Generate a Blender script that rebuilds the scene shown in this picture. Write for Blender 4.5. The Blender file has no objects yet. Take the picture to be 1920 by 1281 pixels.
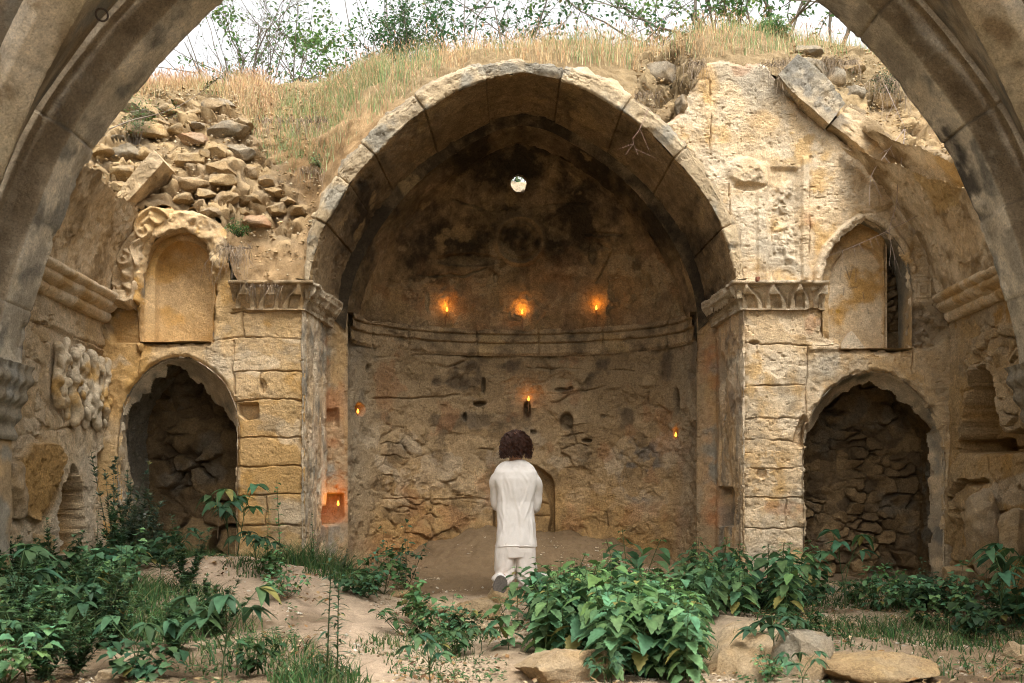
import bpy, math, random
import numpy as np
from mathutils import Vector, Matrix, noise as mnoise

SC = bpy.context.scene
COL = SC.collection
# ------------------------------------------------------------------ camera, sky, sun, exposure
F = 1973.0            # focal length in photo pixels (1920 wide)
CZ = 1.0              # eye height
HY = 960.0            # horizon row
cam_d = bpy.data.cameras.new('camera'); cam = bpy.data.objects.new('camera', cam_d); COL.objects.link(cam)
cam.location = (0, 0, CZ); cam.rotation_euler = (math.radians(90), 0, 0)
cam_d.sensor_width = 36.0; cam_d.lens = F / 1920 * 36.0; cam_d.shift_y = (HY - 640.5) / 1920.0
cam_d.clip_start = 0.05; cam_d.clip_end = 2000
cam_d.dof.use_dof = True; cam_d.dof.focus_distance = 9.2; cam_d.dof.aperture_fstop = 3.5
SC.camera = cam

SUN_EL, SUN_AZ = 60.0, 158.0     # azimuth measured from +Y towards +X
w = bpy.data.worlds.new('World'); SC.world = w; w.use_nodes = True
nt = w.node_tree; nt.nodes.clear()
sky = nt.nodes.new('ShaderNodeTexSky'); sky.sky_type = 'NISHITA'; sky.sun_disc = False
sky.sun_elevation = math.radians(SUN_EL); sky.sun_rotation = math.radians(SUN_AZ); sky.dust_density = 6.0; sky.air_density = 1.0
hs = nt.nodes.new('ShaderNodeHueSaturation'); hs.inputs['Saturation'].default_value = 0.03; hs.inputs['Value'].default_value = 1.0
bg = nt.nodes.new('ShaderNodeBackground'); bg.inputs['Strength'].default_value = 0.15
wo = nt.nodes.new('ShaderNodeOutputWorld')
nt.links.new(sky.outputs[0], hs.inputs['Color']); nt.links.new(hs.outputs[0], bg.inputs['Color']); nt.links.new(bg.outputs[0], wo.inputs['Surface'])
sl = bpy.data.lights.new('sun', 'SUN'); sl.energy = 0.8; sl.angle = math.radians(35); sl.color = (1.0, 0.95, 0.88)
so = bpy.data.objects.new('sun', sl); COL.objects.link(so)
_e, _a = math.radians(SUN_EL), math.radians(SUN_AZ)
_d = Vector((math.sin(_a) * math.cos(_e), math.cos(_a) * math.cos(_e), math.sin(_e)))
so.rotation_euler = _d.to_track_quat('Z', 'Y').to_euler(); so.location = _d * 30
SC.view_settings.view_transform = 'Standard'; SC.view_settings.look = 'None'
SC.view_settings.exposure = 1.7; SC.view_settings.gamma = 1.0
SC.render.engine = 'CYCLES'
SC.cycles.use_denoising = True; SC.cycles.pixel_filter_type = 'BLACKMAN_HARRIS'; SC.cycles.filter_width = 1.0
SC.cycles.max_bounces = 8; SC.cycles.diffuse_bounces = 5; SC.cycles.transparent_max_bounces = 8
SC.cycles.sample_clamp_indirect = 6.0

# ------------------------------------------------------------------ helpers
def PX(px, py, Y):
    return ((px - 960.0) / F * Y, Y, CZ - (py - HY) / F * Y)
def proj(P):
    return 960 + P[..., 0] / P[..., 1] * F, HY - (P[..., 2] - CZ) / P[..., 1] * F

def _hash(ix, iy, iz, seed):
    with np.errstate(over='ignore'):
        h = (ix.astype(np.uint32) * np.uint32(374761393) + iy.astype(np.uint32) * np.uint32(668265263)
             + iz.astype(np.uint32) * np.uint32(2246822519) + np.uint32((seed * 3266489917 + 12345) & 0xffffffff))
        h ^= h >> np.uint32(15); h *= np.uint32(2246822519); h ^= h >> np.uint32(13); h *= np.uint32(3266489917); h ^= h >> np.uint32(16)
    return h.astype(np.float64) / 4294967295.0
def vnoise(x, y, z, seed=0):
    xf, yf, zf = np.floor(x), np.floor(y), np.floor(z)
    ix, iy, iz = xf.astype(np.int64), yf.astype(np.int64), zf.astype(np.int64)
    fx, fy, fz = x - xf, y - yf, z - zf
    fx = fx * fx * (3 - 2 * fx); fy = fy * fy * (3 - 2 * fy); fz = fz * fz * (3 - 2 * fz)
    r = 0
    for dx in (0, 1):
        wx = fx if dx else 1 - fx
        for dy in (0, 1):
            wy = fy if dy else 1 - fy
            for dz in (0, 1):
                wz = fz if dz else 1 - fz
                r = r + wx * wy * wz * _hash(ix + dx, iy + dy, iz + dz, seed)
    return r * 2 - 1
def fbm(P, freq, octv=4, seed=0, gain=0.5, st=(1, 1, 1)):
    x, y, z = P[..., 0] * freq * st[0], P[..., 1] * freq * st[1], P[..., 2] * freq * st[2]
    a, s, t = 1.0, 0, 0
    for o in range(octv):
        s = s + a * vnoise(x + 17.3 * o, y - 9.1 * o, z + 5.7 * o, seed + o * 7); t += a
        x, y, z = x * 2.03, y * 2.03, z * 2.03; a *= gain
    return s / t * 1.6
def worley(u, v, seed=0, jit=0.9):
    iu, iv = np.floor(u), np.floor(v)
    f1 = np.full(u.shape, 9.0); f2 = np.full(u.shape, 9.0); cid = np.zeros(u.shape); ox = np.zeros(u.shape); oy = np.zeros(u.shape)
    for du in (-1, 0, 1):
        for dv in (-1, 0, 1):
            cu, cv = (iu + du).astype(np.int64), (iv + dv).astype(np.int64); z = np.zeros_like(cu)
            px = cu + 0.5 + (_hash(cu, cv, z, seed) - 0.5) * jit; py = cv + 0.5 + (_hash(cu, cv, z + 1, seed) - 0.5) * jit
            d = np.hypot(px - u, py - v); k = _hash(cu, cv, z + 2, seed)
            near = d < f1
            f2 = np.where(near, f1, np.minimum(f2, d)); cid = np.where(near, k, cid); ox = np.where(near, u - px, ox); oy = np.where(near, v - py, oy); f1 = np.where(near, d, f1)
    worley.off = (ox, oy); return f1, f2, cid
def ss(a, b, x):
    t = np.clip((x - a) / (b - a), 0, 1); return t * t * (3 - 2 * t)
def mix(a, b, t):
    a = np.asarray(a, float); b = np.asarray(b, float); t = np.asarray(t)[..., None]
    return a * (1 - t) + b * t
def polyd(u, v, pts):
    d = np.full(np.shape(u), 1e9)
    for (ax, ay), (bx, by) in zip(pts[:-1], pts[1:]):
        vx, vy = bx - ax, by - ay; L = vx * vx + vy * vy + 1e-9
        t = np.clip(((u - ax) * vx + (v - ay) * vy) / L, 0, 1)
        d = np.minimum(d, np.hypot(u - ax - t * vx, v - ay - t * vy))
    return d
def inside(u, v, poly):
    r = np.zeros(np.shape(u), bool); n = len(poly)
    for i in range(n):
        x1, y1 = poly[i]; x2, y2 = poly[(i + 1) % n]
        if y1 == y2: continue
        c = ((y1 > v) != (y2 > v)) & (u < (x2 - x1) * (v - y1) / (y2 - y1) + x1); r ^= c
    return r
def sdpoly(u, v, poly):                 # negative inside
    d = polyd(u, v, list(poly) + [poly[0]]); return np.where(inside(u, v, poly), -d, d)
def ell(u, v, cu, cv, ru, rv):          # 1 inside, soft
    return 1 - ss(0.75, 1.1, np.hypot((u - cu) / ru, (v - cv) / rv))
def catmull(pts, step):
    pts = [np.array(p, float) for p in pts]; P = [2 * pts[0] - pts[1]] + pts + [2 * pts[-1] - pts[-2]]; out = []
    for i in range(1, len(P) - 2):
        p0, p1, p2, p3 = P[i - 1:i + 3]
        for t in np.linspace(0, 1, 24, endpoint=False):
            out.append(0.5 * (2 * p1 + (p2 - p0) * t + (2 * p0 - 5 * p1 + 4 * p2 - p3) * t * t + (3 * p1 - p0 - 3 * p2 + p3) * t ** 3))
    out.append(pts[-1]); return resample(np.array(out), step)
def resample(C, step):
    C = np.asarray(C, float); s = np.r_[0, np.cumsum(np.linalg.norm(np.diff(C, axis=0), axis=1))]
    n = max(2, int(round(s[-1] / step)) + 1); t = np.linspace(0, s[-1], n)
    return np.stack([np.interp(t, s, C[:, k]) for k in range(C.shape[1])], 1)
def normals(P, flip=False):
    a = np.gradient(P, axis=0); b = np.gradient(P, axis=1); n = np.cross(a, b)
    n /= np.linalg.norm(n, axis=-1, keepdims=True) + 1e-12
    return -n if flip else n

def tag(o, label=None, cat=None, group=None, kind=None):
    if label: o['label'] = label
    if cat: o['category'] = cat
    if group: o['group'] = group
    if kind: o['kind'] = kind
    return o
def thing(name, label, cat, loc=(0, 0, 0), group=None):
    o = bpy.data.objects.new(name, None); COL.objects.link(o); o.location = loc; o.empty_display_size = 0.2
    return tag(o, label, cat, group)
def link(name, me, parent=None):
    o = bpy.data.objects.new(name, me); COL.objects.link(o)
    if parent is not None:
        o.parent = parent; o.location = -Vector(parent.location)    # meshes are modelled in world space
    return o
STONES = []
def raw_mesh(name, V, faces, C=None, m=None, smooth=True, mats=None):
    me = bpy.data.meshes.new(name); V = np.asarray(V, float)
    if isinstance(faces, np.ndarray):
        k = faces.shape[1]; nf = len(faces)
        me.vertices.add(len(V)); me.vertices.foreach_set('co', V.ravel())
        me.loops.add(nf * k); me.loops.foreach_set('vertex_index', faces.ravel().astype(np.int32))
        me.polygons.add(nf); me.polygons.foreach_set('loop_start', np.arange(0, nf * k, k, dtype=np.int32))
        me.update(calc_edges=True)
    else:
        me.from_pydata([tuple(v) for v in V], [], faces)
    me.polygons.foreach_set('use_smooth', np.full(len(me.polygons), smooth))
    if smooth and m is not None and m in STONES: me.set_sharp_from_angle(angle=math.radians(38))
    if C is not None:
        a = me.color_attributes.new('Col', 'FLOAT_COLOR', 'POINT')
        if m is not None and m in STONES and m is not M_VAULT: C = np.asarray(C, float) * np.array([1.02, 0.965, 0.88])
        C = np.asarray(C, float).reshape(-1, 3) if np.ndim(C) > 1 else np.tile(C, (len(V), 1))
        a.data.foreach_set('color', np.c_[np.clip(C, 0.002, 0.9), np.ones(len(C))].ravel())
    if m: me.materials.append(m)
    me.validate(); return me
def grid(name, P, C, m, parent=None, mask=None, smooth=True, closed=False):
    n, k = P.shape[:2]; idx = np.arange(n * k).reshape(n, k)
    if closed: idx = np.vstack([idx, idx[:1]])
    f = np.stack([idx[:-1, :-1], idx[1:, :-1], idx[1:, 1:], idx[:-1, 1:]], -1)
    f = f.reshape(-1, 4) if mask is None else f[mask]
    used = np.unique(f); rm = np.zeros(n * k, int); rm[used] = np.arange(len(used))
    return link(name, raw_mesh(name, P.reshape(-1, 3)[used], rm[f], np.broadcast_to(C, P.shape).reshape(-1, 3)[used], m, smooth), parent)
def merge(parts):                       # [(V, F(list/array), C)] -> V, faces, C
    V, Fc, C, n = [], [], [], 0
    for v, f, c in parts:
        v = np.asarray(v, float); V.append(v); Fc += [tuple(int(i) + n for i in q) for q in f]; n += len(v)
        C.append(np.broadcast_to(np.asarray(c, float), (len(v), 3)))
    return np.vstack(V), Fc, np.vstack(C)

# ------------------------------------------------------------------ materials
def new_mat(name):
    m = bpy.data.materials.new(name); m.use_nodes = True; t = m.node_tree; t.nodes.clear()
    o = t.nodes.new('ShaderNodeOutputMaterial'); b = t.nodes.new('ShaderNodeBsdfPrincipled'); t.links.new(b.outputs[0], o.inputs['Surface'])
    return m, t, b, o
def stone_mat(name, var=0.35, bump=0.5, fine=90, rough=0.92, stretch=(1, 1, 1), dist=0.004, speck=0.0, stain=0.6):
    m, t, b, o = new_mat(name); N = t.nodes.new; L = t.links.new
    at = N('ShaderNodeAttribute'); at.attribute_name = 'Col'
    tc = N('ShaderNodeTexCoord'); mp = N('ShaderNodeMapping'); mp.inputs['Scale'].default_value = stretch; L(tc.outputs['Object'], mp.inputs['Vector'])
    def nz(sc, det, ro, dis=0.0):
        n = N('ShaderNodeTexNoise'); n.inputs['Scale'].default_value = sc; n.inputs['Detail'].default_value = det
        n.inputs['Roughness'].default_value = ro; n.inputs['Distortion'].default_value = dis; L(mp.outputs[0], n.inputs['Vector']); return n.outputs['Fac']
    n1, n2, n3, n4 = nz(9, 8, 0.72, 0.6), nz(fine, 5, 0.8), nz(34, 8, 0.75, 1.2), nz(17, 10, 0.78, 2.2)
    def mr(s, lo, hi, a=0.33, c=0.67):
        r = N('ShaderNodeMapRange'); r.inputs['From Min'].default_value = a; r.inputs['From Max'].default_value = c
        r.inputs['To Min'].default_value = lo; r.inputs['To Max'].default_value = hi; L(s, r.inputs['Value']); return r.outputs[0]
    def mul(a, c, op='MULTIPLY'):
        q = N('ShaderNodeMath'); q.operation = op; L(a, q.inputs[0]); L(c, q.inputs[1]); return q.outputs[0]
    k = mul(mul(mr(n1, 1 - var * 0.6, 1 + var * 0.5), mr(n2, 1 - var, 1 + var * 0.8)), mr(n3, 1 - var * 0.7, 1 + var * 0.6))
    vm = N('ShaderNodeVectorMath'); vm.operation = 'SCALE'; L(at.outputs['Color'], vm.inputs[0]); L(k, vm.inputs['Scale'])
    out = vm.outputs[0]
    def blot(src, lo, hi, amt, sc, inp):
        q = N('ShaderNodeMix'); q.data_type = 'RGBA'; f_ = mr(src, 0.0, amt, lo, hi); L(f_, q.inputs['Factor']); L(inp, q.inputs['A']); z_ = N('ShaderNodeVectorMath'); z_.operation = 'SCALE'; L(inp, z_.inputs[0]); z_.inputs['Scale'].default_value = sc; L(z_.outputs[0], q.inputs['B']); return q.outputs['Result']
    out = blot(n4, 0.56, 0.64, 0.75 * stain, 0.38, out); out = blot(n4, 0.42, 0.34, 0.6 * stain, 1.45, out); out = blot(n3, 0.60, 0.66, 0.7 * stain, 0.35, out)
    nd = N('ShaderNodeTexNoise'); nd.inputs['Scale'].default_value = 3.0; nd.inputs['Detail'].default_value = 6; L(mp.outputs[0], nd.inputs['Vector'])
    ad = N('ShaderNodeVectorMath'); ad.operation = 'MULTIPLY_ADD'; L(nd.outputs['Color'], ad.inputs[0]); ad.inputs[1].default_value = (0.55, 0.55, 0.55); L(mp.outputs[0], ad.inputs[2])
    vc = N('ShaderNodeTexVoronoi'); vc.feature = 'DISTANCE_TO_EDGE'; vc.inputs['Scale'].default_value = 5.5; L(ad.outputs[0], vc.inputs['Vector'])
    ck = mul(mr(vc.outputs['Distance'], 0.5, 0.0, 0.0, 0.016), mr(n1, 0.0, 1.0, 0.44, 0.60))
    mc = N('ShaderNodeMix'); mc.data_type = 'RGBA'; L(ck, mc.inputs['Factor']); L(out, mc.inputs['A'])
    dk = N('ShaderNodeVectorMath'); dk.operation = 'SCALE'; L(at.outputs['Color'], dk.inputs[0]); dk.inputs['Scale'].default_value = 0.22; L(dk.outputs[0], mc.inputs['B']); out = mc.outputs['Result']
    if speck:
        v = N('ShaderNodeTexVoronoi'); v.inputs['Scale'].default_value = 55; L(mp.outputs[0], v.inputs['Vector'])
        s2 = mul(mr(v.outputs['Distance'], speck, 0.0, 0.08, 0.2), mr(n3, 0, 1, 0.5, 0.62))
        mx = N('ShaderNodeMix'); mx.data_type = 'RGBA'; L(s2, mx.inputs['Factor']); L(out, mx.inputs['A']); mx.inputs['B'].default_value = (0.03, 0.022, 0.014, 1); out = mx.outputs['Result']
    L(out, b.inputs['Base Color']); b.inputs['Roughness'].default_value = rough; b.inputs['Specular IOR Level'].default_value = 0.2
    h = mul(mul(mr(n3, 0, 1), mr(n2, 0, 0.6), 'ADD'), ck, 'SUBTRACT'); bp = N('ShaderNodeBump'); bp.inputs['Strength'].default_value = bump; bp.inputs['Distance'].default_value = dist * 3.5
    L(h, bp.inputs['Height']); L(bp.outputs[0], b.inputs['Normal'])
    return m
def plain_mat(name, col, rough=0.7, var=0.15, scale=40, spec=0.3, bump=0.0):
    m, t, b, o = new_mat(name); N = t.nodes.new; L = t.links.new
    tc = N('ShaderNodeTexCoord'); n = N('ShaderNodeTexNoise'); n.inputs['Scale'].default_value = scale; n.inputs['Detail'].default_value = 5; L(tc.outputs['Object'], n.inputs['Vector'])
    r = N('ShaderNodeValToRGB'); c = np.array(col)
    r.color_ramp.elements[0].position = 0.3; r.color_ramp.elements[1].position = 0.7
    r.color_ramp.elements[0].color = (*(c * (1 - var)), 1); r.color_ramp.elements[1].color = (*np.minimum(c * (1 + var), 0.95), 1)
    L(n.outputs['Fac'], r.inputs[0]); L(r.outputs[0], b.inputs['Base Color']); b.inputs['Roughness'].default_value = rough; b.inputs['Specular IOR Level'].default_value = spec
    if bump:
        bp = N('ShaderNodeBump'); bp.inputs['Strength'].default_value = bump; bp.inputs['Distance'].default_value = 0.004; L(n.outputs['Fac'], bp.inputs['Height']); L(bp.outputs[0], b.inputs['Normal'])
    return m
def leaf_mat(name, trans=0.35, rough=0.45, spec=0.35, val=1.0):
    m, t, b, o = new_mat(name); N = t.nodes.new; L = t.links.new
    at = N('ShaderNodeAttribute'); at.attribute_name = 'Col'
    oi = N('ShaderNodeObjectInfo'); r = N('ShaderNodeMapRange'); r.inputs['To Min'].default_value = 0.7 * val; r.inputs['To Max'].default_value = 1.4 * val; L(oi.outputs['Random'], r.inputs['Value'])
    tc = N('ShaderNodeTexCoord'); n = N('ShaderNodeTexNoise'); n.inputs['Scale'].default_value = 25; n.inputs['Detail'].default_value = 4; L(tc.outputs['Object'], n.inputs['Vector'])
    r2 = N('ShaderNodeMapRange'); r2.inputs['From Min'].default_value = 0.3; r2.inputs['From Max'].default_value = 0.7; r2.inputs['To Min'].default_value = 0.7; r2.inputs['To Max'].default_value = 1.3; L(n.outputs['Fac'], r2.inputs['Value'])
    mm = N('ShaderNodeMath'); mm.operation = 'MULTIPLY'; L(r.outputs[0], mm.inputs[0]); L(r2.outputs[0], mm.inputs[1])
    vm = N('ShaderNodeVectorMath'); vm.operation = 'SCALE'; L(at.outputs['Color'], vm.inputs[0]); L(mm.outputs[0], vm.inputs['Scale'])
    L(vm.outputs[0], b.inputs['Base Color']); b.inputs['Roughness'].default_value = rough; b.inputs['Specular IOR Level'].default_value = spec
    tr = N('ShaderNodeBsdfTranslucent'); L(vm.outputs[0], tr.inputs['Color']); ms = N('ShaderNodeMixShader'); ms.inputs[0].default_value = trans
    L(b.outputs[0], ms.inputs[1]); L(tr.outputs[0], ms.inputs[2]); L(ms.outputs[0], o.inputs['Surface'])
    return m
M_WALL = stone_mat('weathered_limestone', 0.26, 0.6, 70, stain=0.45)
M_ROUGH = stone_mat('rough_rubble', 0.34, 0.8, 60, dist=0.006)
M_SOOT = stone_mat('sooty_plaster', 0.42, 0.7, 70, stretch=(1, 1, 1), dist=0.004, speck=0.5)
M_EARTH = stone_mat('sandy_earth', 0.28, 0.7, 150, dist=0.004, stain=0.25)
M_VAULT = stone_mat('grey_vault_stone', 0.30, 0.7, 70, stain=0.8)
M_ROCK = stone_mat('loose_rock', 0.32, 0.7, 80, dist=0.005)
M_LEAF = leaf_mat('leaf_green', 0.35, 0.6, 0.22)
M_DRY = leaf_mat('dry_straw', 0.3, 0.8, 0.1)
M_BARK = stone_mat('bark', 0.35, 0.6, 160)
STONES += [M_WALL, M_ROUGH, M_SOOT, M_ROCK, M_VAULT]
# albedo palette (linear)
CREAM = (0.58, 0.455, 0.30); PALE = (0.63, 0.54, 0.41); OCHRE = (0.47, 0.29, 0.105); SAND = (0.51, 0.36, 0.185)
GREY = (0.27, 0.25, 0.205); SOOT = (0.022, 0.018, 0.013); BROWN = (0.20, 0.135, 0.065); DUN = (0.32, 0.24, 0.145); RUST = (0.40, 0.17, 0.07)
YF = 9.5
# ------------------------------------------------------------------ masonry
def uvwarp(u, v, amp, s, seed=3):
    Q = np.stack([u * s, v * s, 0 * u], -1)
    return u + amp * fbm(Q, 1, 4, seed), v + amp * fbm(Q + 31.7, 1, 4, seed + 1)
def stone_tone(P, a, b, c=None, seed=0):
    k = ss(-0.5, 0.5, fbm(P, 2.2, 4, seed)); C = mix(a, b, k)
    if c is not None: C = mix(C, c, ss(0.05, 0.6, fbm(P, 5.0, 5, seed + 40)))
    return C * (1 + 0.14 * fbm(P, 26, 3, seed + 9))[..., None]
def rough(P, seed=0, a=0.010, b=0.005, flake=0.008):
    d = 0.6 * a * fbm(P, 4, 4, seed) + b * fbm(P, 22, 4, seed + 3)
    f = fbm(P, 6, 6, seed + 5, 0.6); d -= 0.7 * flake * ss(0.16, 0.19, f) + 0.7 * flake * ss(0.42, 0.45, f)
    g = fbm(P, 4.5, 5, seed + 15, 0.6, st=(0.8, 1, 1.4)); d -= 0.007 * (1 - ss(0.0, 0.03, np.abs(g))) * ss(-0.1, 0.2, fbm(P, 1.7, 2, seed + 16))       # plaster skins flaked away in steps
    chis = fbm(P, 30, 2, seed + 8, st=(1, 1, 3.2)); d += 0.003 * chis * ss(-0.2, 0.3, fbm(P, 2, 2, seed + 6))
    pit = fbm(P, 30, 2, seed + 11); d -= 0.010 * ss(0.78, 0.95, pit)
    return d, f
def rubble(a, b, su, sv, seed, P, mort=0.035):
    """rubble masonry relief on surface coordinates a, b (metres): height, stone id, joint mask"""
    aw, bw = uvwarp(a, b, 0.05, 5, seed); row = np.floor(bw / sv)
    f1, f2, cid = worley(aw / su, bw / sv, seed); e = f2 - f1
    j = 1 - ss(0.02, 0.22, e); size = 0.35 + 0.65 * cid
    ox, oy = worley.off; r1 = (cid * 7.13) % 1.0 * 2 - 1; r2 = (cid * 13.7) % 1.0 * 2 - 1
    h = mort * (ss(0.02, 0.16, e) * (size + 0.9 * (r1 * ox + r2 * oy)) - 0.6) + 0.012 * (cid - 0.5) + 0.008 * fbm(P, 14, 4, seed + 2)
    mm = ss(-0.25, 0.25, fbm(P, 2.9, 4, seed + 21)); h = h * (1 - 0.85 * mm) + mm * 0.010 * fbm(P, 9, 5, seed + 22); j = j * (1 - mm)
    return h, cid, j
def grooves(u, v, lines, wd=1.6, depth=0.018, seed=5, amp=3.0):
    uw, vw = uvwarp(u, v, amp, 0.045, seed); g = 0
    for L in lines: g = np.maximum(g, np.exp(-(polyd(uw, vw, L) / wd) ** 2))
    br = ss(-0.75, 0.1, fbm(np.stack([u, v, 0 * u], -1), 0.03, 3, seed + 9))
    return -depth * g * (0.25 + 0.75 * br), g * br

def facade(name, parent, ur, vr, top, holes, feat, colf, m=M_WALL, step=1.8, Y0=YF, amp=1.0):
    us = np.arange(ur[0], ur[1] + 0.1, step); vs = np.arange(vr[0], vr[1] + 0.1, step)
    u, v = np.meshgrid(us, vs, indexing='ij'); x = (u - 960) / F * Y0; z = CZ - (v - HY) / F * Y0
    P = np.stack([x, np.full_like(x, Y0), z], -1); d, f = rough(P, 11); d = d * amp
    keep = inside(u, v, top); un, vn = uvwarp(u, v, 5, 0.06, 21)
    ed = -sdpoly(un, vn, top); keep &= ed > 0
    for h in holes:
        sd = sdpoly(un, vn, h); keep &= sd > 0; d -= 0.03 * (1 - ss(0, 9, sd))          # edges crumbled round
    d -= 0.05 * (1 - ss(0, 12, ed)) * 0.5
    d2, C = feat(u, v, P, d, f, colf(u, v, P, f)); P[..., 1] -= d2
    k = keep[:-1, :-1] & keep[1:, :-1] & keep[1:, 1:] & keep[:-1, 1:]
    return grid(name, P, C, m, parent, mask=k)

def tube(name, parent, curve, y0, y1, C0, C1, flare=1.0, m=M_WALL, rag=None, seed=0, amp=1.0, step=0.012):
    """the reveal of an opening: its outline (photo px on the wall plane) carried straight back from y0 to y1"""
    W = np.array([[(p[0] - 960) / F * YF, CZ - (p[1] - HY) / F * YF] for p in curve]); W = resample(W, step)
    T = np.gradient(W, axis=0); T /= np.linalg.norm(T, axis=1, keepdims=True); Nn = np.stack([-T[:, 1], T[:, 0]], 1)
    ys = np.arange(y0, y1 + 1e-6, step); W3 = W[:, None, :] + Nn[:, None, :] * (0.012 * flare)
    P = np.stack([np.repeat(W3[..., 0], len(ys), 1), np.tile(ys, (len(W), 1)), np.repeat(W3[..., 1], len(ys), 1)], -1)
    d, f = rough(P, seed + 2); d *= amp
    P[..., 0] -= Nn[:, None, 0] * d; P[..., 2] -= Nn[:, None, 1] * d
    C = stone_tone(P, C0, C1, GREY, seed); mask = None
    if rag:
        s = np.arange(len(W)) * step; lim = y0 + rag[0] + rag[1] * fbm(np.stack([s, 0 * s, 0 * s], -1), 2.5, 4, seed + 7)
        mk = P[..., 1] < lim[:, None]; mask = mk[:-1, :-1] & mk[1:, :-1] & mk[1:, 1:] & mk[:-1, 1:]
    return grid(name, P, C, m, parent, mask=mask)

def rubble_back(name, parent, u0, u1, v0, v1, Y, c1, c2, seed, su=0.17, sv=0.11, mort=0.07):
    us = np.arange(u0, u1, 2.2); vs = np.arange(v0, v1, 2.2); u, v = np.meshgrid(us, vs, indexing='ij')
    x = (u - 960) / F * YF; z = CZ - (v - HY) / F * YF; P = np.stack([x, np.full_like(x, Y), z], -1)
    h, cid, j = rubble(x, z, su, sv, seed, P, mort); h2, cid2, j2 = rubble(x, z, su * 1.9, sv * 2.0, seed + 5, P, mort * 1.3)
    big = ss(-0.15, 0.15, fbm(P, 1.3, 2, seed + 30)); h = h * (1 - big) + h2 * big; cid = np.where(big > 0.5, cid2, cid); j = j * (1 - big) + j2 * big
    P[..., 1] -= h * 1.25 - 0.03 * ss(0.2, 0.6, fbm(P, 4, 3, seed + 8)) + 0.02 * fbm(P, 12, 4, seed + 1)
    C = mix(c1, c2, cid) * (1 + 0.25 * fbm(P, 7, 4, seed + 3))[..., None]; C = mix(C, np.array(c1) * 0.75, j * 0.6)
    C = mix(C, GREY, ss(0.2, 0.6, fbm(P, 3, 4, seed + 12)) * 0.5)
    return grid(name, P, C, M_ROUGH, parent)

def sweep_plan(path, zs, off, step=0.012):
    """base path in plan (x, y), heights zs, outward offset off(z): mitred. returns P[n,m,3], arclength s[n]"""
    path = np.array(path, float); T = np.diff(path, axis=0); T /= np.linalg.norm(T, axis=1, keepdims=True)
    Ns = np.stack([T[:, 1], -T[:, 0]], 1)                 # right-hand normal
    M = [Ns[0]]
    for a, b in zip(Ns[:-1], Ns[1:]):
        m = a + b; m /= np.linalg.norm(m); M.append(m / max(0.35, m @ a))
    M.append(Ns[-1]); M = np.array(M); s = np.r_[0, np.cumsum(np.linalg.norm(np.diff(path, axis=0), axis=1))]
    n = int(s[-1] / step) + 2; t = np.linspace(0, s[-1], n)
    bx, by, mx, my = (np.interp(t, s, a) for a in (path[:, 0], path[:, 1], M[:, 0], M[:, 1]))
    o = np.array([off(z) for z in zs])
    P = np.stack([bx[:, None] + mx[:, None] * o, by[:, None] + my[:, None] * o, np.tile(zs, (n, 1))], -1)
    return P, t

def sweep_arch(C2, Nrm, profile, step=0.012, offscale=None):
    """C2[n,2] curve in x-z, Nrm outward normals, profile [(offset, Y)] -> P[n,m,3], profile arclength, arc arclength"""
    pr = resample(np.array(profile), step)
    osc = np.ones(len(C2)) if offscale is None else offscale
    o = pr[:, 0][None, :] * osc[:, None]
    P = np.stack([C2[:, 0:1] + Nrm[:, 0:1] * o, np.tile(pr[:, 1], (len(C2), 1)), C2[:, 1:2] + Nrm[:, 1:2] * o], -1)
    s = np.r_[0, np.cumsum(np.linalg.norm(np.diff(C2, axis=0), axis=1))]; q = np.r_[0, np.cumsum(np.linalg.norm(np.diff(pr, axis=0), axis=1))]
    return P, q, s
def arch_curve(half, cx, step=0.012):
    """half = [(dx, z)] from the crown down; returns the full curve left to right, outward normals"""
    h = catmull(half, step); L = np.stack([cx - h[::-1, 0], h[::-1, 1]], 1); R = np.stack([cx + h[:, 0], h[:, 1]], 1)
    C2 = np.vstack([L, R[1:]]); T = np.gradient(C2, axis=0); T /= np.linalg.norm(T, axis=1, keepdims=True)
    return C2, np.stack([-T[:, 1], T[:, 0]], 1)
def wpts(pts, Y): return [((u - 960) / F * Y, CZ - (v - HY) / F * Y) for u, v in pts]

CXA = 0.100           # axis of apse and arch
# ---- openings in the back wall (photo px on the wall plane)
L_LOW = catmull([(228, 1090), (224, 900), (227, 800), (238, 752), (262, 712), (295, 684), (335, 672), (375, 683), (412, 712), (434, 752), (442, 795), (441, 900), (438, 1090)], 4)
L_UP = catmull([(267, 643), (266, 560), (272, 500), (290, 460), (318, 441), (350, 438), (380, 455), (396, 490), (400, 540), (397, 600), (396, 643)], 4)
R_LOW = catmull([(1512, 1110), (1511, 830), (1520, 790), (1540, 752), (1575, 718), (1620, 700), (1665, 702), (1705, 725), (1738, 760), (1760, 800), (1768, 840), (1768, 1110)], 4)
R_UP = [tuple(p) for p in catmull([(1546, 632), (1544, 560), (1546, 500), (1560, 466), (1590, 438), (1622, 414)], 4)] + [tuple(p) for p in catmull([(1622, 414), (1652, 430), (1682, 460), (1700, 500), (1707, 560), (1706, 656)], 4)][1:]
R_UPH = R_UP + [(1578, 656), (1577, 632)]

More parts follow.
